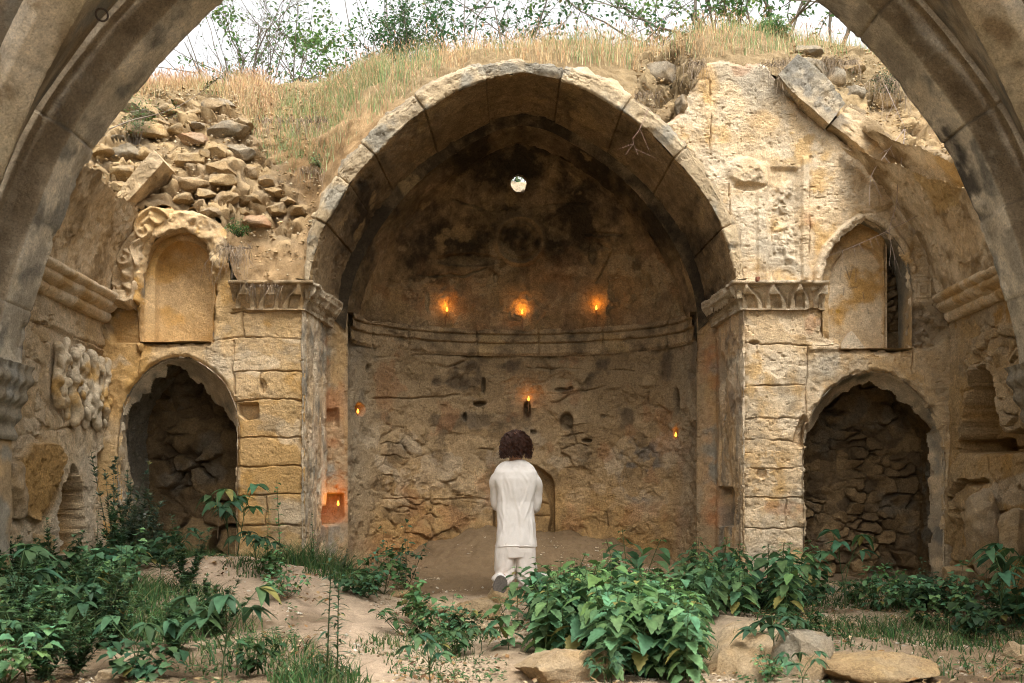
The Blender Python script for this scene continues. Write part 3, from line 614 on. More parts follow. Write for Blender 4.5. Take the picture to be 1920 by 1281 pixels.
# ================= apse
ap = thing('apse', 'dim sooty apse with rounded back wall, moulded band and half dome holding small burning candles', 'apse', (CXA, 11.2, 0.5))
AW, AY0, AD = 1.735, 10.42, 1.08
th = np.linspace(0, np.pi, 400); path = np.stack([CXA - AW * np.cos(th), AY0 + AD * np.sin(th)], 1); path = path[::1]
zs = np.arange(0.2, 2.92, 0.012); P, s = sweep_plan(path, zs, lambda z: 0.0, 0.012)
nn = normals(P); nn = nn if nn[len(P) // 2, :, 1].mean() < 0 else -nn
sg = np.tile(s[:, None], (1, len(zs))); z = P[..., 2]; px, py = proj(P)
h, cid, j = rubble(sg, z, 0.25, 0.15, 401, P, 0.035); h2, cid2, j2 = rubble(sg, z, 0.42, 0.24, 405, P, 0.03)
up = ss(1.75, 2.0, z + 0.15 * fbm(P, 2, 3, 4)); h = h * (1 - up) + h2 * up; cid = np.where(up > 0.5, cid2, cid); j = j * (1 - up) + j2 * up
pl = ss(-0.25, 0.2, fbm(P, 1.8, 5, 411)); side = np.abs(px - 980) / 330; pl = np.maximum(pl * 0.85, ss(0.72, 0.9, side))
f = fbm(P, 5, 5, 415)
d = h * (1 - pl * 0.8) + 0.012 * fbm(P, 6, 5, 413) + 0.006 * fbm(P, 30, 3, 414) - 0.012 * ss(0.1, 0.14, f) - 0.012 * ss(0.35, 0.4, f)
C = mix((0.36, 0.25, 0.13), (0.54, 0.41, 0.25), cid) * (1 + 0.25 * fbm(P, 9, 4, 421))[..., None]
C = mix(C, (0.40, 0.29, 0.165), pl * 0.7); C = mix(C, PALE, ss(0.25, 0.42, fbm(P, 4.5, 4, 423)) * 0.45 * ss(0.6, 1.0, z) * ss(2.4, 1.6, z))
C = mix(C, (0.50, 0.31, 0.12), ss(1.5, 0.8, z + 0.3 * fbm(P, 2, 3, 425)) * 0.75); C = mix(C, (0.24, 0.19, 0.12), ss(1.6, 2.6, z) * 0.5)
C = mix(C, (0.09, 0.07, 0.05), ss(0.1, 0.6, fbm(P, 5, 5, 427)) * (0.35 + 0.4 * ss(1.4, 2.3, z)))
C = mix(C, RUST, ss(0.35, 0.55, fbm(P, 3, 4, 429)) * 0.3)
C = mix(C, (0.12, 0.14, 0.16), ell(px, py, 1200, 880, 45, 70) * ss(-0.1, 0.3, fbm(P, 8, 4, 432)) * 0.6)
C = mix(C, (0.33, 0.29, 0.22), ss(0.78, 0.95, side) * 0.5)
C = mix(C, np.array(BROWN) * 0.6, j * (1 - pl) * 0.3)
# low arched opening behind the kneeling person, half choked with stones
nic = catmull([(926, 1012), (925, 930), (935, 892), (965, 872), (1000, 872), (1024, 886), (1038, 905), (1040, 960), (1040, 1012)], 4); nic = list(map(tuple, nic)); sd = sdpoly(px, py, nic)
inn = 1 - ss(-3, 1, sd); plug = 1 - ss(-1, 2, sdpoly(px, py, [(930, 1012), (930, 930), (950, 895), (985, 885), (1012, 905), (1030, 945), (1032, 970), (1024, 1012)]))
pj, _ = grooves(px, py, [[(985, 940), (1034, 944)], [(985, 968), (1030, 966)]], 2, 0.05, 8)
d = d * (1 - inn) + inn * (-0.16 + plug * (0.10 + pj + 0.01 * fbm(P, 12, 3, 3)))
for cu, cv, ru, rv, dd in ((1062, 790, 13, 17, .10), (988, 768, 7, 16, .10), (1100, 826, 10, 4, .08), (907, 722, 4, 15, .07), (900, 757, 12, 5, .09), (675, 768, 9, 12, .10), (872, 782, 4, 9, .07), (1268, 752, 6, 26, .09), (1053, 731, 14, 4, .05), (1266, 812, 5, 10, .05),
                            (1070, 728, 5, 4, .05), (692, 690, 5, 8, .05), (1130, 780, 5, 4, .03), (1000, 810, 6, 5, .05)):
    k = ell(px, py, cu, cv, ru, rv); d -= dd * k; C = mix(C, (0.06, 0.045, 0.03), k * 0.5)
g, gm = grooves(px, py, [[(700, 745), (760, 748), (860, 742)], [(770, 665), (905, 668), (905, 655)], [(945, 740), (1060, 738), (1135, 724)], [(905, 690), (906, 720)], [(943, 700), (944, 722)], [(985, 690), (1188, 695)], [(700, 935), (915, 937)], [(1135, 960), (1140, 990)],
                          [(745, 952), (780, 955)], [(860, 930), (905, 935)], [(1030, 665), (1030, 700)]], 1.6, 0.03, 25); d += g
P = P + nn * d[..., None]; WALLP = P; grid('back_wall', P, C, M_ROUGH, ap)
# moulded band
zb0, zb1 = 2.70, 2.99
def coff(z):
    t = (z - zb0) / (zb1 - zb0)
    return 0.012 + 0.022 * ss(0, 0.12, t) + 0.022 * ss(0.42, 0.5, t) + 0.02 * ss(0.74, 0.8, t) - 0.02 * np.exp(-((t - 0.46) / 0.03) ** 2) - 0.02 * np.exp(-((t - 0.77) / 0.03) ** 2) - (0.25 * ss(0.97, 1.0, t))
zs = np.arange(zb0, zb1 + 0.001, 0.006); P, s = sweep_plan(path, zs, coff, 0.012); nn = normals(P); nn = nn if nn[len(P) // 2, :, 1].mean() < 0 else -nn
px, py = proj(P); d = 0.007 * fbm(P, 6, 5, 441) + 0.005 * fbm(P, 25, 3, 442) - 0.018 * ss(0.25, 0.6, fbm(P, 5, 4, 443))
for jx in (700, 768, 895, 1010, 1130, 1250): d -= 0.03 * np.exp(-((px - jx) / 1.7) ** 2)
C = soot_col(P, (0.36, 0.275, 0.17), 445, -0.22 * np.ones(px.shape)); P = P + nn * d[..., None]
grid('moulded_band', P, C, M_SOOT, ap)
# half dome
rh = catmull(ring3h, 0.012)                                      # (dx, z) from the crown down
zlev = rh[::-1]; zlev = zlev[zlev[:, 1] > 2.93]
tt = np.linspace(0, np.pi, 420)
Wd = zlev[:, 0][None, :] ; Zd = zlev[:, 1][None, :]
Wd = Wd * 1.012
P = np.stack([CXA - Wd * np.cos(tt)[:, None], 10.84 + 0.70 * (Wd / Wd.max()) ** 0.9 * np.sin(tt)[:, None] ** 0.9 + 0 * Zd, Zd + 0 * tt[:, None]], -1)
nn = normals(P); nn = nn if nn[len(P) // 2, :20, 1].mean() < 0 else -nn
px, py = proj(P); f = fbm(P, 3.5, 6, 455)
d = 0.016 * fbm(P, 4, 5, 451) + 0.006 * fbm(P, 24, 4, 452) - 0.014 * ss(0.05, 0.1, f) - 0.014 * ss(0.3, 0.35, f)
r = np.hypot(px - 975, (py - 450)); d += 0.05 * (np.exp(-((r - 44) / 4.5) ** 2) + 0.7 * np.exp(-((r - 31) / 3) ** 2)) + 0.03 * ell(px, py, 975, 450, 26, 26) * fbm(P, 16, 3, 5) + 0.02 * ell(px, py, 975, 450, 12, 12)
for cu, cv, ru, rv, dd in ((878, 488, 60, 12, .05), (930, 520, 5, 8, .05), (1110, 470, 8, 26, .03), (985, 467, 4, 4, .04), (800, 565, 5, 20, .02), (1130, 440, 40, 4, .03)): d -= dd * ell(px, py, cu, cv, ru, rv)
g, gm = grooves(px, py, [[(850, 375), (920, 395), (1020, 388), (1095, 380)], [(1118, 455), (1150, 470), (1130, 500), (1118, 530)], [(785, 515), (870, 517), (915, 502)]], 1.8, 0.03, 26); d += g
ang = fbm(P, 2, 4, 461)
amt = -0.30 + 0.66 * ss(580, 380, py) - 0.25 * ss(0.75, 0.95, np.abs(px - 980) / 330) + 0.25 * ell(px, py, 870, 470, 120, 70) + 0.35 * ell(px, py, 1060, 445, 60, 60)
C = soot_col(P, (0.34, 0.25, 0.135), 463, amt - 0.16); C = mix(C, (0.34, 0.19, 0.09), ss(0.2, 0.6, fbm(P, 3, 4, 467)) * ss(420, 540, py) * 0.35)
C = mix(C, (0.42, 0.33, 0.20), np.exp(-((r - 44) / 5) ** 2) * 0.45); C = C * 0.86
C = mix(C, (0.42, 0.34, 0.21), ss(0.18, 0.3, fbm(P, 5.5, 5, 471)) * ss(430, 480, py) * 0.5)
P = P + nn * d[..., None]
DOMEP = P; rw = np.hypot((px - 972) / 14.5, (py - 346) / 15.5) + 0.1 * fbm(P, 20, 2, 3); k = rw > 1
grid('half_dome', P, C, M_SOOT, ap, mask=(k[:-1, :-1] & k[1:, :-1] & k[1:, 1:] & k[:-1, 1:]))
# shaft of the little round window, slanting up and back
c0 = np.array(PX(972, 346, 11.02)); dirv = np.array([0.003, 1.0, 0.36]); aa = np.linspace(0, 2 * np.pi, 40, endpoint=False)
P = np.stack([[c0 + dirv * t + np.array([0.085 * np.cos(a), 0, 0.09 * np.sin(a)]) * (1 + 0.5 * t) for t in np.linspace(-0.06, 0.9, 24)] for a in aa])
P = P + (0.012 * fbm(P, 14, 3, 3))[..., None]
grid('window_shaft', P, stone_tone(P, CREAM, SAND, None, 5), M_WALL, ap, closed=True)
# ================= side walls: relief on (Y, z), seen raking
def side_wall(side, X0, seed, feat, colf, y0=6.3, y1=9.62):
    ys = np.arange(y0, y1, 0.010); zs = np.arange(0.05, 2.80, 0.0115); Y, Z = np.meshgrid(ys, zs, indexing='ij')
    P = np.stack([np.full_like(Y, X0), Y, Z], -1); px, py = proj(P)
    d, f = rough(P, seed, 0.009, 0.006, 0.010); C = colf(px, py, P, f); d, C = feat(px, py, P, d, f, C)
    P[..., 0] -= side * d
    return P, C
def blob(u, v, cu, cv, ru, rv, p=2.0): return np.exp(-((np.abs(u - cu) / ru) ** p + (np.abs(v - cv) / rv) ** p))
sl_ = thing('side_wall', 'ochre side wall on the left with moulded cornice, weathered carved figures and small pointed niches', 'wall', (-3.68, 8.0, 0.3))
def colSL(px, py, P, f):
    C = stone_tone(P, (0.66, 0.53, 0.36), PALE, CREAM, 503); C = mix(C, SAND, ss(0.15, 0.6, fbm(P, 4, 5, 504)) * 0.45)
    C = mix(C, OCHRE, ell(px, py, 185, 660, 30, 120) * 0.5 + ell(px, py, 70, 900, 45, 80) * 0.8); return mix(C, PALE, ss(0.2, 0.5, fbm(P, 3, 4, 505)) * 0.35)
def featSL(px, py, P, d, f, C):
    h, cid, j = rubble(P[..., 1], P[..., 2], 0.24, 0.17, 511, P, 0.07); k = ss(0.15, -0.1, sdpoly(px, py, [(-200, 560), (100, 580), (98, 800), (60, 860), (-200, 860)]) / 60)
    d = d + h * 0.55 * k; C = mix(C, mix(SAND, PALE, cid), k * 0.5)
    g, gm = grooves(px, py, [[(60, 600), (200, 655)], [(98, 600), (98, 800)], [(60, 812), (205, 790)], [(203, 650), (205, 800)]], 2.2, 0.03, 12); d += g
    fig = 0
    for i, (u0, ln) in enumerate(((106, 1), (127, 1.1), (149, .9), (170, 1.1), (191, 1))):
        wob = 3.2 * np.sin(py * 0.045 + i * 1.7) + 1.5 * np.sin(py * 0.13 + i)
        fig = np.maximum(fig, (0.75 + 0.35 * np.sin(py * 0.11 + 2.3 * i)) * np.exp(-((px - u0 - wob) / 7.0) ** 2) * ss(622 + (i % 3) * 12, 640 + (i % 3) * 12, py) * ss(690 + 105 * ln, 680 + 90 * ln, py))
    for cu, cv in ((112, 700), (134, 655), (152, 735), (172, 690), (186, 760), (125, 770), (165, 640), (140, 700), (195, 680), (108, 755), (158, 780)): fig = np.maximum(fig, blob(px, py, cu, cv, 5, 11) * 0.9)
    reg = 1 - ss(-4, 8, sdpoly(px, py, [(100, 615), (150, 640), (203, 668), (200, 800), (170, 800), (100, 770)]))
    d = d * (1 - 0.7 * reg) + (0.0 * fig - 0.035 + 0.010 * fbm(P, 14, 3, 5)) * reg; C = mix(C, PALE, reg * 0.2)
    # niches low down
    for poly, dp in (([(108, 1040), (110, 960), (122, 905), (140, 872), (152, 905), (156, 960), (158, 1040)], 0.24), ([(30, 960), (30, 860), (50, 830), (100, 832), (118, 850), (104, 900), (82, 950), (62, 982)], -0.06), ([(184, 940), (184, 850), (200, 840), (212, 852), (212, 940)], 0.15), ([(-140, 1010), (-140, 870), (-60, 840), (0, 850), (24, 900), (0, 960)], 0.2)):
        un, vn = uvwarp(px, py, 3, 0.08, 14); k = 1 - ss(-3, 2, sdpoly(un, vn, poly)); d -= dp * k; C = mix(C, OCHRE, k * 0.8)
    st = 1 - ss(-3, 2, sdpoly(px, py, [(108, 1040), (110, 960), (122, 905), (140, 872), (152, 905), (156, 960), (158, 1040)])); d += st * 0.05 * (((py - 905) % 30) / 30)
    lo = ss(960, 1010, py); d += lo * (0.03 * fbm(P, 5, 4, 21) + 0.02)
    return d, C
P, C = side_wall(-1, -3.68, 501, featSL, colSL); grid('wall_face', P, C, M_ROUGH, sl_)
sr_ = thing('side_wall', 'ochre side wall on the right with sloping-looking cornice, one pointed niche and broken stones below', 'wall', (3.95, 8.0, 0.3))
def colSR(px, py, P, f):
    C = stone_tone(P, SAND, CREAM, OCHRE, 603); C = mix(C, GREY, ss(0.1, 0.6, fbm(P, 4, 5, 604)) * 0.4); C = mix(C, OCHRE, ss(760, 900, py) * 0.6 * ss(-0.4, 0.3, fbm(P, 2, 3, 606)))
    C = mix(C, (0.66, 0.6, 0.5), (1 - ss(-3, 3, sdpoly(px, py, [(1840, 940), (1862, 905), (1925, 885), (1990, 900), (1990, 935), (1900, 948), (1870, 940)]))) * 0.9); return C
def featSR(px, py, P, d, f, C):
    h, cid, j = rubble(P[..., 1], P[..., 2], 0.16, 0.12, 611, P, 0.09); k = ss(600, 620, py) * ss(830, 780, py) * ss(1790, 1815, px)
    d = d + (h * 0.9 + 0.03 * fbm(P, 7, 4, 5)) * k; C = mix(C, mix(SAND, PALE, cid), k * 0.5)
    g, gm = grooves(px, py, [[(1795, 842), (1925, 838)], [(1795, 960), (1925, 958)], [(1880, 960), (1880, 1050)], [(1815, 600), (1817, 660)]], 2.4, 0.04, 13); d += g
    h2, c2, j2 = rubble(P[..., 1], P[..., 2], 0.55, 0.38, 621, P, 0.09); k2 = ss(840, 860, py); d += h2 * k2; C = mix(C, mix(OCHRE, SAND, c2), k2 * 0.5)
    un, vn = uvwarp(px, py, 3, 0.06, 14)
    for poly, dp in (([(1800, 850), (1806, 800), (1816, 740), (1830, 695), (1842, 680), (1856, 700), (1866, 745), (1876, 800), (1885, 812), (1930, 800), (2030, 820), (2030, 850)], 0.30), ([(1796, 825), (1836, 822), (1838, 846), (1798, 848)], 0.32)):
        k = 1 - ss(-3, 2, sdpoly(un, vn, poly)); d -= dp * k; C = mix(C, (0.36, 0.22, 0.08), k * 0.7)
    d -= 0.07 * ell(px, py, 1793 + 4, 960, 8, 8); d -= 0.12 * ell(px, py, 1822, 1070, 16, 10)
    return d, C
P, C = side_wall(1, 3.95, 601, featSR, colSR); grid('wall_face', P, C, M_ROUGH, sr_)
# side cornices: three rolls stepping out
def side_cornice(side, X0, parent, seed, y0=6.9, y1=9.48, za=2.70, zb=2.96):
    def off(z):
        t = (z - za) / (zb - za); return 0.02 + 0.12 * ss(0.0, 0.95, t) + 0.034 * np.abs(np.sin(t * math.pi * 3)) ** 0.7 - (0.12 * ss(0.985, 1.0, t)) - (0.05 if t < 0.001 else 0)
    zs = np.arange(za, zb + 0.0005, 0.0065); path = [(X0, y0), (X0, y1)] if side < 0 else [(X0, y1), (X0, y0)]
    P, s = sweep_plan(path, zs, off, 0.012); nn = np.zeros_like(P); nn[..., 0] = -side
    px, py = proj(P); d = 0.010 * fbm(P, 7, 4, seed) + 0.004 * fbm(P, 30, 3, seed + 1) - 0.03 * ss(0.45, 0.8, fbm(P, 4, 3, seed + 2)) 
    if side > 0: d -= 0.014 * (np.sin(P[..., 1] * 95) > 0.2) * ss(2.80, 2.74, P[..., 2])
    P = P + nn * d[..., None]; C = stone_tone(P, CREAM, PALE, SAND, seed + 5)
    back = P[:, -1:].copy(); back[..., 0] += side * 0.2; P = np.concatenate([P, back], 1); C = np.concatenate([C, C[:, -1:]], 1)
    return grid('cornice', P, C, M_WALL, parent)
side_cornice(-1, -3.68, sl_, 521); side_cornice(1, 3.95, sr_, 621)

# springing of the fallen vaults above the side cornices, with a rib along the back wall
TCH = [(0, 5.80), (0.75, 5.42), (1.45, 4.98), (2.08, 4.53), (2.46, 4.17), (2.74, 3.83), (2.93, 3.56), (3.07, 3.30), (3.24, 2.88), (3.35, 2.55), (3.44, 2.23), (3.47, 2.0), (3.47, 1.55)]
CT = 0.06
def web(side, parent, seed, limf, cola):
    # wall-rib curve at the back wall and the arch's back at the front
    wr_ = [(3.86, 2.90), (3.78, 3.2), (3.67, 3.48), (3.43, 3.83), (3.14, 4.14), (2.79, 4.43), (2.36, 4.74)]
    A = catmull([((X - 0.135) * 1.0, z) for X, z in wr_], 0.012)
    B = catmull([(3.66, 2.90), (3.60, 3.1), (3.42, 3.45), (3.12, 3.85), (2.80, 4.20), (2.40, 4.52), (2.0, 4.85)], 0.012)
    ta = np.linspace(0, 1, 150); A = np.stack([np.interp(ta, np.linspace(0, 1, len(A)), A[:, k]) for k in (0, 1)], 1); B = np.stack([np.interp(ta, np.linspace(0, 1, len(B)), B[:, k]) for k in (0, 1)], 1)
    t = np.linspace(0, 1, 190)[None, :]; c = CXA
    X = c + side * (A[:, 0:1] * (1 - t) + B[:, 0:1] * t); Z = A[:, 1:2] * (1 - t) + B[:, 1:2] * t; Y = 9.46 * (1 - t) + 7.25 * t + 0 * Z
    P = np.stack([X, Y, Z], -1); px, py = proj(P); nn = normals(P); nn = nn if (nn[..., 0].mean() * side) < 0 else -nn
    d, f = rough(P, seed, 0.012, 0.008, 0.014); P = P + nn * d[..., None]; C = cola(P, px, py)
    k = limf(px, py, P) 
    mk = k[:-1, :-1] & k[1:, :-1] & k[1:, 1:] & k[:-1, 1:]
    grid('vault_springing', P, C, M_WALL, parent, mask=mk)
    P2 = P - nn * 0.22; return grid('vault_back', P2, C, M_WALL, parent, mask=mk)
web(-1, sl_, 541, lambda px, py, P: P[..., 2] < 3.66 + 0.05 * fbm(P, 4, 3, 2) - 0.0 * px, lambda P, px, py: mix(stone_tone(P, PALE, CREAM, DUN, 543), SAND, ss(0, .6, fbm(P * np.array([1, 1, .4]), 6, 4, 545)) * .4))
def colW(P, px, py):
    C = mix(stone_tone(P, PALE, CREAM, DUN, 643), (0.25, 0.19, 0.11), ss(0.1, .6, fbm(P * np.array([1, 1, .4]), 6, 4, 645)) * .4)
    return mix(C, (0.55, 0.40, 0.20), (1 - ss(-4, 6, sdpoly(px, py, [(1690, 262), (1720, 262), (1800, 345), (1795, 385), (1755, 400), (1715, 330)]))) * 0.8)
web(1, sr_, 641, lambda px, py, P: P[..., 2] < 4.30 - 0.62 * np.clip(9.46 - P[..., 1], 0, 9) + 0.05 * fbm(P, 4, 3, 2), colW)
# wall rib stones on the right (a leaning block and the curved rib below it)
def rib_piece(name, parent, inner, outer, y0, y1, seed, ca, cb, holds=None):
    """solid curved stone between two px polylines on the wall plane, from depth y0 (front) to y1"""
    I = catmull(inner, 3); O = catmull(outer, 3); n = 80
    I = np.stack([np.interp(np.linspace(0, 1, n), np.linspace(0, 1, len(I)), I[:, k]) for k in (0, 1)], 1); O = np.stack([np.interp(np.linspace(0, 1, n), np.linspace(0, 1, len(O)), O[:, k]) for k in (0, 1)], 1)
    def W(p, Y): return np.stack([(p[:, 0] - 960) / F * YF, np.full(len(p), Y), CZ - (p[:, 1] - HY) / F * YF], 1)
    prof = []
    a, b, c, dd = W(I, y1), W(I, y0), W(O, y0), W(O, y1)
    for A, B, m in ((a, b, 14), (b, c, 22), (c, dd, 14), (dd, a, 8)):
        for t in np.linspace(0, 1, m, endpoint=False): prof.append(A * (1 - t) + B * t)
    P = np.stack(prof, 0); ctr = P.mean(0, keepdims=True)
    cap0 = P[:, :1] * 0 + P[:, :1].mean(0, keepdims=True); cap1 = P[:, -1:] * 0 + P[:, -1:].mean(0, keepdims=True)
    P = np.concatenate([cap0, P, cap1], 1)
    out = P - P.mean(0, keepdims=True); out /= np.linalg.norm(out, axis=-1, keepdims=True) + 1e-6
    d, f = rough(P, seed, 0.012, 0.008, 0.012); P = P + out * d[..., None]
    C = stone_tone(P, ca, cb, GREY if parent is None else DUN, seed + 1)
    C = mix(C, (0.18, 0.175, 0.16), ss(-0.1, 0.4, fbm(P, 8, 5, seed + 3)) * ss(3.9, 4.6, P[..., 2]) * 0.7)
    return grid(name, P, C, M_WALL, parent, closed=True)
blk = tag(rib_piece('fallen_rib_stone', None, [(1452, 152), (1476, 182), (1512, 212), (1546, 243)], [(1488, 114), (1520, 138), (1552, 168), (1576, 205)], YF - 0.14, YF + 0.25, 651, CREAM, GREY),
          'grey tilted rib block high on the right wall with roots drooping round it', 'stone block')
rib_piece('wall_rib', wr, [(1552, 240), (1600, 278), (1648, 322), (1690, 372), (1722, 422), (1748, 476), (1772, 560)], [(1584, 206), (1640, 244), (1690, 290), (1735, 352), (1768, 410), (1792, 470), (1804, 560)], YF - 0.10, YF + 0.2, 661, SAND, CREAM)
rib_piece('wall_rib', wl, [(236, 404), (256, 382), (286, 350), (318, 314)], [(222, 384), (244, 356), (276, 318), (300, 292)], YF - 0.16, YF + 0.25, 671, SAND, CREAM)

# ================= foreground vault: transverse arch, diagonal ribs, webs, capitals
va = thing('vault_arch', 'dark weathered stone arch and vault ribs framing the view close to the camera', 'arch', (CT, 6.9, 1.5))
CTc, NTc = arch_curve(TCH, CT, 0.018)
zz = CTc[:, 1]; keep = zz > 1.6
prof = [(0.55, 7.34), (0.012, 7.335), (0.0, 7.32), (0.0, 6.95), (0.012, 6.94), (0.205, 6.94), (0.215, 6.93), (0.215, 6.90), (0.30, 6.895), (0.30, 6.80), (0.6, 6.79)]
P, q, s = sweep_arch(CTc, NTc, prof, 0.014)
nn = normals(P); nn *= -1 if nn[len(P) // 2, len(q) // 2 - 4, 2] > 0 else 1
L = s[-1] / 2; jp = np.array([0.35, 0.95, 1.55, 2.02, 2.42, 2.85, 3.3, 3.8, 4.4, 5.0]); js = np.r_[L - jp, L + jp * 0.985]
dj = np.min(np.abs(s[:, None] - js[None]), 1); rnd = _hash(np.searchsorted(np.sort(js), s), 0 * s.astype(int), 0 * s.astype(int), 5)
d, f = rough(P, 701, 0.006, 0.003, 0.006); d *= 0.6; d -= 0.011 * np.exp(-(dj / 0.006) ** 2)[:, None]; d += 0.014 * (rnd - 0.5)[:, None]
d -= 0.03 * ss(0.1, 0.6, fbm(P, 4, 4, 703)) * np.exp(-((P[..., 1] - 7.3) / 0.06) ** 2)
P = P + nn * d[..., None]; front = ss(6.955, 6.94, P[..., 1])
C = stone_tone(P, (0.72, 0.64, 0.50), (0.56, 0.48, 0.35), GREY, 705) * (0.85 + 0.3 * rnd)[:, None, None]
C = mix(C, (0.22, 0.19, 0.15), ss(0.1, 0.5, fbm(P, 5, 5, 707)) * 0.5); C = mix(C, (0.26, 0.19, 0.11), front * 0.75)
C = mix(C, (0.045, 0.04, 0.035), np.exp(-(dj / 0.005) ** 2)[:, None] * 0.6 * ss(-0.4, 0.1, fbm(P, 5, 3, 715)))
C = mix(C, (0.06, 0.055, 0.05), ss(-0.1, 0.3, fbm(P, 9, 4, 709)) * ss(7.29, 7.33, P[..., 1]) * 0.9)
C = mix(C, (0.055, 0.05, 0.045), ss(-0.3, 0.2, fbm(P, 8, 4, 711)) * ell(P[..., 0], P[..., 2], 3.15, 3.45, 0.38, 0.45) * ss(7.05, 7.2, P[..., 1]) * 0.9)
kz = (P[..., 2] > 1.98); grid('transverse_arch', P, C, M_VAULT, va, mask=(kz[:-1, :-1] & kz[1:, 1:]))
def ribcurve(side, mirror=False):
    # inner edge traced where the rib stands in plan: from the capital towards the crown of the bay
    ZC = [(3.43, 2.0), (3.41, 2.3), (3.32, 2.72), (3.08, 3.20), (2.80, 3.58), (2.49, 3.91), (2.1, 4.26), (1.6, 4.70), (1.0, 5.16), (0.4, 5.58), (0.0, 5.84)]
    c = catmull(ZC, 0.02); Y = 6.62 - (3.45 - c[:, 0]) / 1.6
    if mirror: Y = 2 * 4.46 - Y
    return np.stack([CT + side * c[:, 0], Y, c[:, 1]], 1)
def vault_rib(side, mirror, seed):
    R = ribcurve(side, mirror); sy = -1 if not mirror else 1; pv = np.array([side * 0.53 * 1.0, 0.85 * sy, 0]); pv[0] = side * 0.53
    Wd = 0.27; T = np.gradient(R, axis=0); T /= np.linalg.norm(T, axis=1, keepdims=True); up = np.cross(T, pv); up *= np.sign(up[:, 2:3]) ; up /= np.linalg.norm(up, axis=1, keepdims=True)
    prof = resample(np.array([(0, 0.34), (0, 0.012), (0.012, 0), (Wd - 0.05, 0), (Wd - 0.01, 0.03), (Wd, 0.09)]), 0.0125)
    P = R[:, None, :] + pv[None, None, :] * prof[None, :, 0:1] + up[:, None, :] * prof[None, :, 1:2]
    ctr = P.mean(1, keepdims=True); out = P - ctr; out /= np.linalg.norm(out, axis=-1, keepdims=True)
    d, f = rough(P, seed, 0.005, 0.002, 0.004); d *= 0.5; s = np.arange(len(R)) * 0.02; js = np.array([0.35, 1.05, 1.75, 2.4, 3.1, 3.9, 4.7])
    dj = np.min(np.abs(s[:, None] - js[None]), 1); d -= 0.016 * np.exp(-(dj / 0.008) ** 2)[:, None]; P = P + out * d[..., None]
    C = stone_tone(P, (0.68, 0.59, 0.45), (0.55, 0.46, 0.31), DUN, seed + 2); C = mix(C, (0.05, 0.045, 0.035), np.exp(-(dj / 0.010) ** 2)[:, None] * 0.6 * np.ones_like(f))
    grid('diagonal_rib', P, C, M_VAULT, va); return R, P[:, -1]
def ruled(A, B, n, seed, base):
    m = 160; A = np.stack([np.interp(np.linspace(0, 1, m), np.linspace(0, 1, len(A)), A[:, k]) for k in range(3)], 1); B = np.stack([np.interp(np.linspace(0, 1, m), np.linspace(0, 1, len(B)), B[:, k]) for k in range(3)], 1)
    t = np.linspace(0, 1, n)[None, :, None]; P = A[:, None] * (1 - t) + B[:, None] * t; P = P + (0.012 * fbm(P, 4, 5, seed))[..., None]
    C = stone_tone(P, base, DUN, GREY, seed + 1); C = mix(C, (0.10, 0.085, 0.06), ss(0.0, 0.5, fbm(P, 4, 5, seed + 4)) * 0.45)
    return grid('vault_web', P, C, M_VAULT, va)
half = len(CTc) // 2
for side in (-1, 1):
    for mirror in (False,):
        R, E = vault_rib(side, mirror, 721 + 10 * mirror + side)
        R2 = R + np.array([0, 0, 0.05]); E2 = E.copy()
        O = CTc + NTc * 0.235; O = O[:half + 1][::1] if side < 0 else O[half:][::-1]; O = O[O[:, 1] > 2.0]
        yy = 6.86 if not mirror else 2.26; A = np.c_[O[:, 0], np.full(len(O), yy), O[:, 1]]
        ruled(A, R2, 30, 741 + side, (0.50, 0.43, 0.32))
        wy = np.linspace(6.3, 4.46, 60) if not mirror else np.linspace(2.62, 4.46, 60); tt_ = np.linspace(0, 1, 60)
        W = np.c_[np.full(60, CT + side * 3.74), wy, 2.1 + 2.9 * np.sin(tt_ * math.pi / 2) ** 0.8]
        ruled(E2, W, 40, 751 + side, (0.22, 0.17, 0.11))
        # capital under the springing
        if not mirror:
            zs = np.arange(1.50, 2.03, 0.010); pth = [(side * 3.80 + CT, 7.36), (side * 3.56 + CT, 7.36), (side * 3.56 + CT, 6.55), (side * 3.80 + CT, 6.55)]
            if side < 0: pth = pth[::-1]
            def co(z):
                t = (z - 1.50) / 0.53; return 0.02 + 0.10 * ss(0.05, 1, t) + 0.010 * np.sin(t * 26)
            Pc, sc_ = sweep_plan(pth, zs, co, 0.012); 
            dd_ = 0.008 * fbm(Pc, 10, 4, 5) + 0.008 * np.sin(sc_ * 70)[:, None] * ss(1.72, 1.78, zs)[None]; Pc[..., 0] -= side * dd_; 
            Cc = stone_tone(Pc, (0.34, 0.29, 0.21), (0.24, 0.2, 0.14), GREY, 77); grid('capital', Pc, Cc, M_VAULT, va)
            zs = np.arange(0.0, 1.52, 0.02); Pc, sc_ = sweep_plan(pth, zs, lambda z: 0.0, 0.02); Pc = Pc + (0.015 * fbm(Pc, 5, 4, 8))[..., None]; grid('pilaster', Pc, stone_tone(Pc, SAND, DUN, GREY, 79), M_WALL, va)
